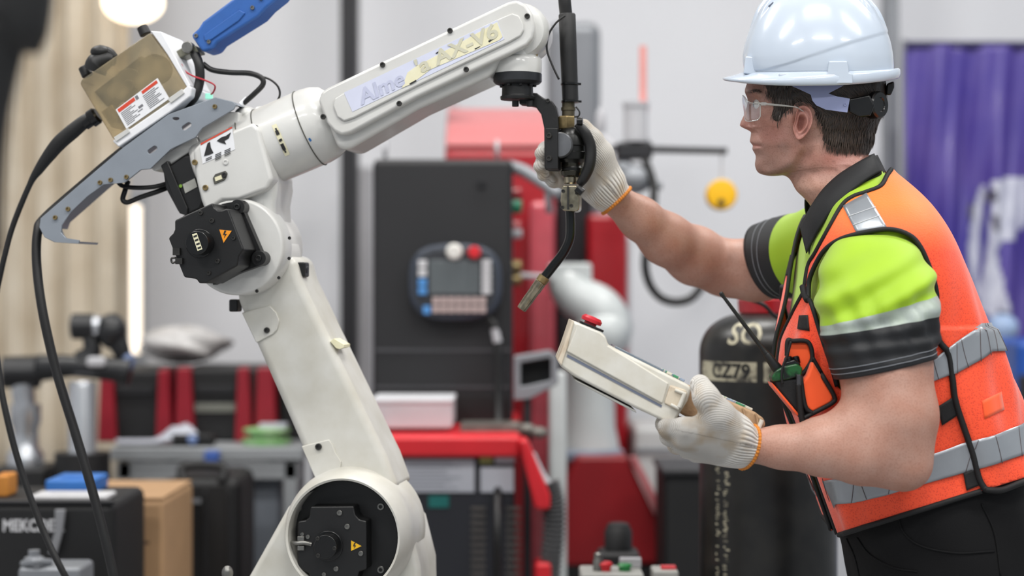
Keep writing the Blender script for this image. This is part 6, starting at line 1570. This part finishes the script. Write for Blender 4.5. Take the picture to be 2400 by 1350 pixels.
def vest_pt(th, z, off=0.0):
    p = veT.S(th, z, off+drape(th, z)); px, py = proj(p)
    if py > 770 and th < 2.9:
        ex = np.interp(py, [q[1] for q in backedge], [q[0] for q in backedge]); p = veT.S(th, z, off+drape(th, z)+0.007*float(sstep(px, ex-8, ex+4)))
    elif py > 770: p = veT.S(th, z, off+drape(th, z)+0.007)
    return p
NRV, NCV = 170, 130
def yopen_far(z):
    py = CY-(z-CAMZ)*FPX/YM
    return float(np.interp(py, [380,470,540,600,680,800,1300], [0.14,0.115,0.075,0.05,0.036,0.03,0.03]))
def vest_half(fn):
    bm = bmesh.new(); vv = []
    for z in np.linspace(zpy(396), zpy(1300), NRV):
        w = veT.at(z)[2]; t0 = math.asin(min(1, (fn(z)/w)**(veT.nf/2)))
        vv.append([bm.verts.new(vest_pt(t0+(math.pi-t0)*k_/(NCV-1), z)) for k_ in range(NCV)])
    for i in range(NRV-1):
        for j in range(NCV-1): bm.faces.new((vv[i][j], vv[i+1][j], vv[i+1][j+1], vv[i][j+1]))
    return bm
bm = vest_half(yopen)
bm.normal_update(); bvh = BVHTree.FromBMesh(bm)
def cast(px, py, off=0.0, tree=None):
    d = Vector(((px-CX)/FPX, 1, -(py-CY)/FPX)).normalized(); loc, nrm, idx, dist = (tree or bvh).ray_cast(CAMP, d)
    if loc is None: return None
    if nrm.dot(d) > 0: nrm = -nrm
    return loc+nrm*off
armhole = [(1896,700),(1900,651),(1928,594),(1961,566),(2006,550),(2079,538),(2128,550),(2156,578),(2181,635),(2195,688),(2193,737),(2191,782),(2192,850),(2120,950),(2010,955),(1962,905),(1944,843),(1920,768),(1904,715)]
neckhole = [(2120,396),(2088,398),(2079,412),(2064,437),(2031,451),(2000,462),(1975,482),(1946,532),(1913,592),(1896,623),(1886,680),(1700,680),(1700,300),(2120,300)]
hem = [(1700,1336),(2600,1058),(2600,1800),(1700,1800)]
def cut(bm, poly):
    n = len(poly)
    for i in range(n):
        a, b_ = poly[i], poly[(i+1) % n]
        da = Vector(((a[0]-CX)/FPX, 1, -(a[1]-CY)/FPX)); db = Vector(((b_[0]-CX)/FPX, 1, -(b_[1]-CY)/FPX)); nn = da.cross(db)
        if nn.length < 1e-9: continue
        bmesh.ops.bisect_plane(bm, geom=bm.verts[:]+bm.edges[:]+bm.faces[:], dist=1e-6, plane_co=CAMP, plane_no=nn.normalized())
    dele = []
    for f in bm.faces:
        x, y = proj(f.calc_center_median())
        if inpoly(poly, x, y): dele.append(f)
    bmesh.ops.delete(bm, geom=dele, context='FACES')
def half_done(bm, polys):
    for poly in polys: cut(bm, poly)
    bmesh.ops.delete(bm, geom=[v for v in bm.verts if not v.link_faces], context='VERTS')
    bm.verts.index_update()
    r = [v.co.copy() for v in bm.verts], [[v.index for v in f.verts] for f in bm.faces]; bm.free(); return r
neckback = [(2120,396),(2088,398),(2079,412),(2064,437),(2031,451),(2000,462),(1975,482),(1975,300),(2120,300)]
g = G(); vs_, fs_ = half_done(bm, (armhole, neckhole, hem)); g.raw(vs_, fs_)
vs_, fs_ = half_done(vest_half(yopen_far), (armhole, neckback, hem)); g.raw([mirY(p) for p in vs_], [f[::-1] for f in fs_])
vest = g.obj('safety_vest', m_vest, person, smooth=180)
bm = bmesh.new(); bm.from_mesh(vest.data); bmesh.ops.remove_doubles(bm, verts=bm.verts, dist=0.0006); bmesh.ops.recalc_face_normals(bm, faces=bm.faces); bm.to_mesh(vest.data); bm.free()
vest.data.polygons.foreach_set('use_smooth', [True]*len(vest.data.polygons))
md = vest.modifiers.new('thickness', 'SOLIDIFY'); md.thickness = 0.0018; md.offset = 0
def dense(pts, n=None):
    return [tuple(p) for p in catmull(pts, n or 8*len(pts))]
def trim(pts, r=0.0040, off=0.0012, mirror=True, name='trim'):
    P = []
    for x, y in dense(pts):
        c = cast(x, y, off)
        if c is not None: P.append(c)
    if len(P) < 3: return
    g = G(); g.tube(P, r, 8, smooth=False); g.obj(name, m_trim, vest, smooth=180)
    if mirror:
        g = G(); g.tube([mirY(p) for p in P], r, 8, smooth=False); g.obj(name, m_trim, vest, smooth=180)
trim(armhole[:12]); trim([(1896,700),(1904,715),(1920,768),(1944,843),(1962,905)])
trim(backedge+[(2318,1148),(2345,1148),(2385,1134),(2420,1122)], 0.0050, 0.003)
trim(neckhole[1:11], mirror=False)
hemp = [(x, 1336-(x-1700)*0.30889) for x in np.linspace(1968, 2300, 12)]
trim(hemp, 0.0046)
for s_ in (1, -1):    # front opening edges
    P = []; yo = yopen if s_ > 0 else yopen_far
    for py in np.linspace(684 if s_ > 0 else 500, 1246, 70):
        z = zpy(py); w = veT.at(z)[2]; t0 = math.asin(min(1, (yo(z)/w)**(veT.nf/2))); p = vest_pt(t0, z, 0.001); P.append(p if s_ > 0 else mirY(p))
    g = G(); g.tube(P, 0.0036, 8, smooth=False); g.obj('trim', m_trim, vest, smooth=180)
def band(top, bot, name='reflective_band', off=0.0038, th_end=math.pi, m=None):
    T_ = [veT.inv(c) for c in [cast(x, y) for x, y in dense(top, 30)] if c is not None]; B_ = [veT.inv(c) for c in [cast(x, y) for x, y in dense(bot, 30)] if c is not None]
    T_.sort(); B_.sort()
    ta, tb = max(T_[0][0], B_[0][0]), th_end
    ths = np.linspace(ta, tb, 70); P = []
    zt = np.interp(ths, [q[0] for q in T_], [q[1] for q in T_]); zb = np.interp(ths, [q[0] for q in B_], [q[1] for q in B_])
    for i, th in enumerate(ths): P.append([vest_pt(th, zb[i]+(zt[i]-zb[i])*v, off) for v in np.linspace(0, 1, 9)])
    out = []
    for s_ in (1, -1):
        g = G(); g.grid(P if s_ > 0 else [[mirY(p) for p in c] for c in P], flip=s_ < 0); o = g.obj(name, m or m_refl, vest, smooth=180, solid=0.0008); out.append(o)
        for i in range(4, 66, 6):
            a, b_ = P[i], P[min(69, i+(3 if (i//6) % 2 else 0))]
            L_ = [a[q]*(1-q/8)+b_[q]*(q/8) for q in range(9)]; nn = [V(0,-0.0012,0) for _ in L_]
            L_ = [vest_pt(*(veT.inv(p)), off+0.001) for p in L_]
            if s_ < 0: L_ = [mirY(p) for p in L_]
            g = G(); g.tube(L_, 0.0007, 5, smooth=False); g.obj('band_seam', mat('seam_brown','#5f5658',0.6,var=0.1), o, smooth=180)
    return out
band([(1930,1131),(2060,1100),(2180,1066),(2262,1036),(2330,1016),(2390,992)], [(1952,1188),(2080,1160),(2180,1130),(2290,1098),(2340,1082),(2396,1062)])
band([(2150,865),(2190,838),(2220,812),(2260,784),(2292,758)], [(2160,905),(2197,888),(2241,871),(2285,846),(2316,824)])
# far chest: reflector and velcro seen past the collar
def farpatch(name, py0, py1, y0, y1, m):
    P = []
    for py in np.linspace(py0, py1, 10):
        z = zpy(py); w = veT.at(z)[2]
        P.append([mirY(vest_pt(math.asin(min(1, ((y0+(y1-y0)*t)/w)**(veT.nf/2))), z, 0.003)) for t in np.linspace(0, 1, 8)])
    g = G(); g.grid(P); g.obj(name, m, vest, smooth=180, solid=0.0008)
farpatch('chest_reflector', 525, 565, 0.088, 0.17, m_refl); farpatch('velcro_patch', 595, 645, 0.055, 0.085, m_trim)
# shoulder reflector
def patch(name, quad, m, off=0.002, n=10, mirror=True):
    (a, b_, c, d) = [np.array(q, float) for q in quad]; P = []
    for u in np.linspace(0, 1, n):
        P.append([cast(*((a*(1-u)+b_*u)*(1-v)+(d*(1-u)+c*u)*v), off) for v in np.linspace(0, 1, n)])
    if any(p is None for r in P for p in r): print('PATCH MISS', name); return None
    g = G(); g.grid(P); o = g.obj(name, m, vest, smooth=180, solid=-0.0008)
    if mirror: g = G(); g.grid([[mirY(p) for p in r] for r in P]); g.obj(name, m, vest, smooth=180, solid=0.0008)
    return o
sp = patch('shoulder_reflector', [(1977,485),(2031,455),(2080,537),(2008,547)], m_refl)
for q in (((1990,510),(2052,488)), ((2000,530),(2062,508))):
    P = [cast(x, y, 0.0035) for x, y in dense([q[0], ((q[0][0]+q[1][0])/2, (q[0][1]+q[1][1])/2), q[1]], 12)]; g = G(); g.tube(P, 0.0005, 5, smooth=False); g.obj('stitch', m_paper, sp, smooth=180)
patch('velcro_patch', [(1876,740),(1896,739),(1899,776),(1872,772)], m_trim, 0.002, 6)
patch('side_strap', [(2196,952),(2238,925),(2242,972),(2206,996)], m_trim, 0.004, 8)
patch('side_strap', [(2256,1108),(2292,1095),(2300,1135),(2264,1150)], m_trim, 0.004, 8)
patch('back_square', [(2300,940),(2345,918),(2352,960),(2306,982)], m_pocket, 0.0015, 6, False)
trim([(1886,672),(1890,690),(1897,704)], 0.006, 0.003, name='strap_end')

# ---- chest pocket and radio -------------------------------------------
PY_ = 2.824
def yprism(g, pts, Y0, d, mi=0): g.prism([at(x, y, Y0) for x, y in pts], (0, d, 0), (), mi); return g
g = G(); yprism(g, [(1846,800),(1894,803),(1904,838),(1890,868),(1872,880),(1836,862)], PY_+0.004, 0.02); pk = g.obj('chest_pocket', m_pocket, vest, bevel=0.004, seg=3)
g = G(); yprism(g, [(1905,846),(1956,930),(1950,944),(1904,968),(1888,955),(1876,900),(1892,880)], PY_-0.02, 0.05); g.obj('pocket_front', m_pocket, pk, bevel=0.007, seg=3)
g = G(); yprism(g, [(1811,890),(1840,888),(1878,886),(1888,955),(1904,970),(1898,984),(1882,984),(1872,972),(1822,912)], PY_-0.014, 0.05); g.obj('pocket_side', m_trim, pk, bevel=0.005)
g = G(); yprism(g, [(1808,896),(1818,906),(1872,970),(1870,976),(1812,906)], PY_-0.016, 0.045); g.obj('pocket_edge', m_pocket, pk, bevel=0.001)
for pts in ([(1844,834),(1846,799),(1858,799),(1894,802),(1904,838),(1890,866),(1876,880)], [(1904,838),(1930,884),(1955,928),(1951,944),(1905,969),(1884,980)], [(1876,880),(1887,950),(1904,969)]):
    g = G(); g.tube([at(x, y, PY_-0.021 if y > 880 else PY_+0.001) for x, y in dense(pts)], 0.0036, 8, smooth=False); g.obj('pocket_trim', m_trim, pk, smooth=180)
g = G(); yprism(g, [(1868,878),(1877,878),(1878,904),(1868,904)], PY_-0.026, 0.01); g.obj('strap_clip', mat('clip_grey','#3c3d41',0.4,var=0.1), pk, bevel=0.001)
g = G(); g.tube([at(x, y, PY_-0.02) for x, y in [(1854,800),(1846,830),(1836,856),(1832,880),(1834,900)]], 0.0022, 6); g.tube([at(x, y, PY_-0.022) for x, y in [(1872,900),(1874,930),(1878,975),(1884,1000)]], 0.005, 6); g.obj('elastic_cord', m_trim, pk, smooth=180)
rad = thing('two_way_radio', 'black and green two-way radio with long antenna in the chest pocket', 'radio', at(1845, 890, PY_+0.012))
g = G(); yprism(g, [(1808,884),(1818,868),(1840,858),(1868,852),(1882,862),(1878,884),(1840,892),(1812,896)], PY_-0.016, 0.036); rb = g.obj('body', mat('radio_green','#1f5a2c',0.3,vscale=60,col2='#101511',thresh=(0.4,0.55)), rad, bevel=0.003)
g = G(); yprism(g, [(1838,862),(1842,848),(1862,842),(1876,850),(1878,864),(1858,870)], PY_-0.012, 0.026); g.obj('top_panel', m_blackg, rad, bevel=0.003)
g = G(); g.lathe([(0.007,0),(0.007,0.012),(0.005,0.014)], at(1852,856,PY_-0.004), (at(1846,836,PY_-0.004)-at(1852,856,PY_-0.004)), 16); g.obj('volume_knob', m_blackg, rad, smooth=30)
g = G(); g.lathe([(0.006,0),(0.006,0.010),(0.004,0.012)], at(1868,852,PY_), (at(1863,832,PY_)-at(1868,852,PY_)), 16); g.obj('channel_knob', m_blackg, rad, smooth=30)
g = G(); p0, p1 = at(1832,878,PY_), at(1688,685,PY_-0.02); dd = p1-p0; Ln = dd.length
g.lathe([(0.0085,0),(0.0085,Ln*0.08),(0.0062,Ln*0.24),(0.0050,Ln*0.26),(0.0054,Ln*0.265),(0.0048,Ln*0.28),(0.0036,Ln*0.34),(0.0028,Ln*0.9),(0.0028,Ln*0.955),(0.0034,Ln*0.96),(0.0034,Ln*0.99),(0.002,Ln)], p0, dd, 16); g.obj('antenna', m_rubber, rad, smooth=30)

# ---- trousers and boots ------------------------------------------------
m_trou = mat('trousers_black', '#0d0d0f', 0.8, spec=0.25, var=0.25, vscale=10, bump=0.15, bscale=400)
trT = Trunk([(1090,1918,2392,0.182),(1180,1948,2412,0.184),(1280,1982,2422,0.187),(1400,2005,2425,0.19),(1520,2020,2420,0.19)], 2.4)
g = G(); rings = []
for z in np.linspace(zpy(1090), zpy(1520), 50):
    ring = []
    for k_ in range(80):
        th = 2*math.pi*k_/80; t2 = th if th <= math.pi else 2*math.pi-th; p = trT.S(t2, z, 0.002*math.sin(t2*8+z*30)); ring.append(p if th <= math.pi else mirY(p))
    rings.append(ring)
g.loft(rings)
for Yl in (2.905, 3.095):
    g.tube([V(xpx(2225),Yl,zpy(1440)), V(xpx(2215),Yl,0.52), V(xpx(2230),Yl,0.30), V(xpx(2250),Yl,0.06)], [0.105,0.088,0.076,0.070], 28, 30)
trou = g.obj('trousers', m_trou, person, smooth=180, recalc=True)
tb_ = BVHTree.FromPolygons([tuple(p) for p in g.v], g.f)
for pts in ([(2105,1212),(2120,1250),(2160,1280),(2240,1296),(2330,1292)], [(2010,1260),(2040,1300),(2095,1330),(2150,1340)], [(2300,1180),(2330,1250),(2345,1350)], [(1985,1262),(2005,1310),(2020,1380)]):
    P = [c for c in [cast(x, y, 0.0008, tb_) for x, y in dense(pts)] if c is not None]
    if len(P) > 3: g = G(); g.tube(P, 0.0016, 6, smooth=False); g.obj('pocket_seam', m_trou, trou, smooth=180)
for Yl in (2.905, 3.095):
    g = G(); x = xpx(2250); P = []
    for fx, w, h in ((0.11,0.04,0.12),(0.06,0.052,0.13),(-0.02,0.052,0.12),(-0.08,0.05,0.08),(-0.15,0.048,0.06),(-0.19,0.03,0.035)):
        P.append([V(x+fx, Yl+w*math.copysign(abs(math.cos(a))**0.6, math.cos(a)), max(0, h*0.5+h*0.5*math.copysign(abs(math.sin(a))**0.6, math.sin(a)))) for a in [2*math.pi*k_/20 for k_ in range(20)]])
    g.loft(P); g.obj('boot', m_blackg, person, smooth=180, recalc=True)

# ================================================================== gloves
m_glove = bpy.data.materials.new('knit_glove'); m_glove.use_nodes = True
nt = m_glove.node_tree; b = nt.nodes['Principled BSDF']; b.inputs['Roughness'].default_value = 0.85; b.inputs['Sheen Weight'].default_value = 0.3
ga = nt.nodes.new('ShaderNodeAttribute'); ga.attribute_name = 'knit'; sp_ = nt.nodes.new('ShaderNodeSeparateXYZ'); nt.links.new(ga.outputs['Vector'], sp_.inputs[0])
def mnode(op, a, b_=None, c=None):
    m = nt.nodes.new('ShaderNodeMath'); m.operation = op
    for i, q in enumerate((a, b_, c)):
        if q is None: continue
        if isinstance(q, (int, float)): m.inputs[i].default_value = q
        else: nt.links.new(q, m.inputs[i])
    return m.outputs[0]
su = mnode('SINE', mnode('MULTIPLY', sp_.outputs[0], 2*math.pi/0.0032)); sv_ = mnode('SINE', mnode('MULTIPLY', sp_.outputs[1], 2*math.pi/0.0030))
kn = mnode('MULTIPLY', su, sv_); kn = mnode('ABSOLUTE', kn)
rib = mnode('SINE', mnode('MULTIPLY', sp_.outputs[1], 2*math.pi/0.0050)); rib = mnode('MULTIPLY_ADD', rib, 0.5, 0.5)
ht = mnode('ADD', mnode('MULTIPLY', kn, mnode('SUBTRACT', 1.0, sp_.outputs[2])), mnode('MULTIPLY', rib, sp_.outputs[2]))
bp = nt.nodes.new('ShaderNodeBump'); bp.inputs['Strength'].default_value = 0.8; bp.inputs['Distance'].default_value = 0.0012; nt.links.new(ht, bp.inputs['Height']); nt.links.new(bp.outputs['Normal'], b.inputs['Normal'])
cr = nt.nodes.new('ShaderNodeValToRGB'); cr.color_ramp.elements[0].color = (*lin('#8f867b'), 1); cr.color_ramp.elements[1].color = (*lin('#e3e0da'), 1); cr.color_ramp.elements[0].position = 0.0; cr.color_ramp.elements[1].position = 0.5
nt.links.new(ht, cr.inputs['Fac'])
tcx = nt.nodes.new('ShaderNodeTexCoord'); nz = nt.nodes.new('ShaderNodeTexNoise'); nz.inputs['Scale'].default_value = 24; nz.inputs['Detail'].default_value = 4; nt.links.new(tcx.outputs['Object'], nz.inputs['Vector'])
c2 = nt.nodes.new('ShaderNodeValToRGB'); c2.color_ramp.elements[0].position = 0.30; c2.color_ramp.elements[1].position = 0.50; c2.color_ramp.elements[0].color = (*lin('#e6cfae'), 1); c2.color_ramp.elements[1].color = (1,1,1,1); nt.links.new(nz.outputs['Fac'], c2.inputs['Fac'])
mxr = nt.nodes.new('ShaderNodeMix'); mxr.data_type = 'RGBA'; mxr.blend_type = 'MULTIPLY'; mxr.inputs[0].default_value = 0.8; nt.links.new(cr.outputs['Color'], mxr.inputs[6]); nt.links.new(c2.outputs['Color'], mxr.inputs[7]); nt.links.new(mxr.outputs[2], b.inputs['Base Color'])
m_oband = mat('orange_overlock', '#e08a2e', 0.7, var=0.3, vscale=300, bump=0.6, bscale=500)
def glove(chains, wrist, hand, cuff_r, dy=0.0, squash=1.0):
    ch = [([at(x, y, Y_+dy) for x, y, Y_ in p], r, k_) for p, r, k_ in chains]
    v, f = field_mesh(ch, 0.0022, 0.012, 0.008); v = relax(v, f, 2)
    w = at(*wrist[:2], wrist[2]+dy); h = at(*hand[:2], hand[2]+dy); ax = (h-w).normalized(); a, u, vv2 = frame(ax)
    d = v-np.array(w); t = d@np.array(ax); keep_t = t
    ang = np.arctan2(d@np.array(vv2), d@np.array(u))
    # open the glove at the cuff
    keep = np.all(t[f] > 0.0, axis=1); f2 = f[keep]; used = np.unique(f2); mp = -np.ones(len(v), int); mp[used] = np.arange(len(used))
    v2 = v[used]; f2 = mp[f2]; t2 = t[used]; an2 = ang[used]
    g = G(); g.raw([tuple(p) for p in v2], [tuple(q) for q in f2]); o = g.obj('glove', m_glove, person, smooth=180)
    kn_ = np.zeros((len(v2), 3), np.float32); kn_[:, 0] = t2; kn_[:, 1] = an2*0.034; kn_[:, 2] = 1-sstep(t2, 0.03, 0.05)
    A_ = o.data.attributes.new('knit', 'FLOAT_VECTOR', 'POINT'); A_.data.foreach_set('vector', kn_.ravel())
    md = o.modifiers.new('thickness', 'SOLIDIFY'); md.thickness = 0.0015; md.offset = -1
    # orange edge follows the cut rim
    near = np.abs(t2) < 0.004; P = []
    for k_ in range(40):
        a0 = -math.pi+2*math.pi*k_/40; m_ = near & (np.abs((an2-a0+math.pi) % (2*math.pi)-math.pi) < 0.12)
        if m_.any():
            p = v2[m_].mean(0); p = p-np.array(ax)*((p-np.array(w))@np.array(ax)); P.append(Vector(p))
    P.append(P[0]); g = G(); g.tube(P, lambda t_: 0.0030+0.0005*math.sin(t_*230), 8, 240); g.obj('cuff_edge', m_oband, o, smooth=180)
    return o
GL = [([(1785,1047,2.797),(1715,1038,2.782)], [.0300,.034], .02),
 ([(1715,1012,2.765),(1604,1004,2.738)], [.024,.0175], .014), ([(1720,1034,2.772),(1602,1028,2.748)], [.026,.0175], .014), ([(1725,1050,2.785),(1614,1048,2.768)], [.025,.0165], .014), ([(1730,1060,2.80),(1632,1061,2.792)], [.023,.0150], .014),
 ([(1604,1004,2.738),(1566,1004,2.754),(1558,994,2.80),(1576,982,2.83)], [.0160,.0145,.0135,.012], .006), ([(1602,1028,2.748),(1570,1022,2.775),(1572,1004,2.825),(1590,992,2.85)], [.0160,.0148,.0138,.012], .006),
 ([(1614,1048,2.768),(1586,1042,2.80),(1590,1020,2.85),(1608,1004,2.865)], [.0152,.014,.013,.0115], .006), ([(1632,1061,2.792),(1610,1054,2.82),(1612,1034,2.865),(1628,1020,2.88)], [.0138,.0128,.0118,.0105], .006),
 ([(1725,1012,2.762),(1682,972,2.738),(1655,932,2.728),(1641,902,2.738)], [.027,.0245,.0195,.0160], .016)]
glove(GL, (1756,1045,2.79), (1640,1020,2.76), 0.033)
GR = [([(1462,486,3.205),(1425,448,3.185)], [.0305,.034], .02),
 ([(1425,428,3.18),(1374,370,3.165)], [.024,.0175], .014), ([(1420,440,3.19),(1364,392,3.18)], [.025,.0175], .014), ([(1415,450,3.195),(1358,414,3.19)], [.024,.0165], .014), ([(1410,458,3.195),(1360,434,3.19)], [.022,.015], .014),
 ([(1374,370,3.165),(1320,352,3.172),(1280,350,3.155),(1268,360,3.125)], [.0150,.0142,.0130,.0115], .006), ([(1364,392,3.18),(1312,380,3.185),(1274,382,3.165),(1265,390,3.13)], [.0150,.0144,.0132,.0115], .006),
 ([(1358,414,3.19),(1314,406,3.19),(1280,406,3.17),(1273,410,3.14)], [.0145,.0136,.0126,.011], .006), ([(1360,434,3.19),(1324,426,3.19),(1298,424,3.172),(1292,424,3.148)], [.0130,.0122,.0112,.010], .006),
 ([(1425,420,3.17),(1408,362,3.152),(1390,326,3.142),(1368,296,3.145)], [.027,.0225,.0165,.0130], .016)]
glove(GR, (1446,470,3.19), (1390,410,3.185), 0.033, -0.03)

# ================================================================== hand-held teach pendant
tpn = thing('teach_pendant', 'cream handheld teach pendant with red stop button in the gloved hand', 'teach pendant', at(1480, 900, 2.86))
m_cream = mat('cream_plastic', '#d8d6ce', 0.42, vscale=22, col2='#c8c3b5', bump=0.05, bscale=200)
m_cream2 = mat('cream_plastic_dirty', '#d2c6b2', 0.5, vscale=30, col2='#a88d70', thresh=(0.3,0.5))
m_wrap = mat('tan_wrap', '#b99a78', 0.8, vscale=40, col2='#8f6f52', bump=0.5, bscale=120)
TY, TD = 2.768, 0.175
g = G(); yprism(g, [(1322,812),(1342,752),(1356,757),(1407,778),(1420,788),(1425,808),(1610,900),(1622,910),(1612,940),(1598,962),(1584,986),(1566,992),(1490,957),(1437,930),(1347,883),(1314,860),(1308,846)], TY, TD); tbo = g.obj('housing', m_cream, tpn, bevel=0.006, seg=3)
g = G(); yprism(g, [(1328,824),(1354,758),(1406,779),(1420,790),(1425,810),(1567,898),(1553,947)], TY-0.004, 0.02); sp1 = g.obj('side_plate', m_cream, tbo, bevel=0.0025, seg=3)
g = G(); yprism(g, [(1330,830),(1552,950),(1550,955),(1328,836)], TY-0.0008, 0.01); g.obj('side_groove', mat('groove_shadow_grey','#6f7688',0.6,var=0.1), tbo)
g = G(); yprism(g, [(1570,902),(1608,914),(1612,922),(1598,954),(1585,960),(1556,946)], TY-0.003, 0.02); g.obj('hinge_block', m_cream2, tbo, bevel=0.003)
g = G(); g.cyl(at(1605,924,TY-0.006), at(1592,955,TY-0.006), 0.004, n=12); g.tube([at(1582,914,TY-0.004), at(1608,924,TY-0.006)], 0.0026, 8, smooth=False); g.tube([at(1572,948,TY-0.004), at(1592,958,TY-0.006)], 0.0026, 8, smooth=False); g.obj('hinge_pin', m_cream, tbo, bevel=0.0005)
g = G(); yprism(g, [(1308,846),(1322,810),(1342,750),(1346,754),(1330,815),(1316,858)], TY-0.003, TD+0.006); g.obj('end_cap', m_cream2, tbo, bevel=0.003)
g = G(); yprism(g, [(1345,888),(1437,934),(1490,962),(1492,968),(1436,940),(1352,896)], TY+0.004, TD-0.02); g.obj('rear_pad', mat('pad_grey','#b3b2ac',0.6,var=0.1), tbo, bevel=0.002)
# keypad and screen on the top face
tdir = (at(1610,900,TY)-at(1425,808,TY)).normalized(); tn = tdir.cross(V(0,1,0)).normalized(); tn = tn if tn.z > 0 else -tn
pc = at(1517,853,TY)+V(0,TD/2,0)
g = G(); g.box(pc+tn*0.001-tdir*0.012, (0.085,0.12,0.004), (tdir, V(0,1,0), tn)); g.obj('screen', mat('pendant_screen','#6f7a86',0.2,var=0.1), tbo, bevel=0.001)
for i in range(3):
    for j in range(7):
        mk_ = (mat('key_cream','#cfcabb',0.5,var=0.1), mat('key_green','#3f8a63',0.5,var=0.1), mat('key_bluegrey','#8d9bb0',0.5,var=0.1))[(i+j) % 3]
        g = G(); g.box(pc+tn*0.002+tdir*(0.040+i*0.011)+V(0,(j-3)*0.019,0), (0.008,0.014,0.004), (tdir, V(0,1,0), tn)); g.obj('key', mk_, tbo, bevel=0.001)
ed = (at(1407,778,TY)-at(1356,757,TY)).normalized(); en = V(0,1,0).cross(ed); en = en if en.z > 0 else -en; ec_ = at(1388,768,TY)+V(0,0.045,0)
g = G(); g.box(ec_+en*0.001, (0.040,0.04,0.004), (ed, V(0,1,0), en)); g.obj('button_base', m_blackg, tbo, bevel=0.001)
g = G(); g.lathe([(0.010,0.0),(0.010,0.004),(0.0165,0.005),(0.017,0.010),(0.013,0.014),(0.0,0.015)], ec_+en*0.002-ed*0.003, en, 24); g.obj('stop_button', mat('stop_red','#c01f2e',0.35,var=0.15,vscale=40), tbo, smooth=30)
# taped grip end
g = G(); yprism(g, [(1598,902),(1640,914),(1700,935),(1770,966),(1792,982),(1795,998),(1786,1008),(1700,1000),(1610,978),(1592,968)], TY+0.022, TD-0.05); gp = g.obj('grip', m_wrap, tpn, bevel=0.008, seg=3)
gd = (at(1770,966,TY)-at(1680,928,TY)).normalized(); gn = gd.cross(V(0,1,0)); gn = gn if gn.z > 0 else -gn
for i in range(4):
    for j in range(5):
        mk_ = (mat('key_cream','#cfcabb'), mat('key_green','#3f8a63'), mat('key_bluegrey','#8d9bb0'))[(i*2+j) % 3]
        g = G(); g.box(at(1692+i*22, 932+i*9.3, TY+0.022)+V(0,0.02+j*0.021,0)+gn*0.001, (0.011,0.015,0.004), (gd, V(0,1,0), gn)); g.obj('key', mk_, gp, bevel=0.001)
for x, y in ((1712,960),(1745,972),(1775,985)):
    g = G(); g.tube([at(x-4,y-16,TY+0.021), at(x,y,TY+0.0205), at(x+1,y+18,TY+0.021)], 0.0018, 6); g.obj('tape_edge', m_wrap, gp, smooth=180)
g = G(); g.cyl(at(1786,984,TY+0.018), at(1778,1004,TY+0.018), 0.0035, n=10); g.obj('strap_pin', m_cream, gp)
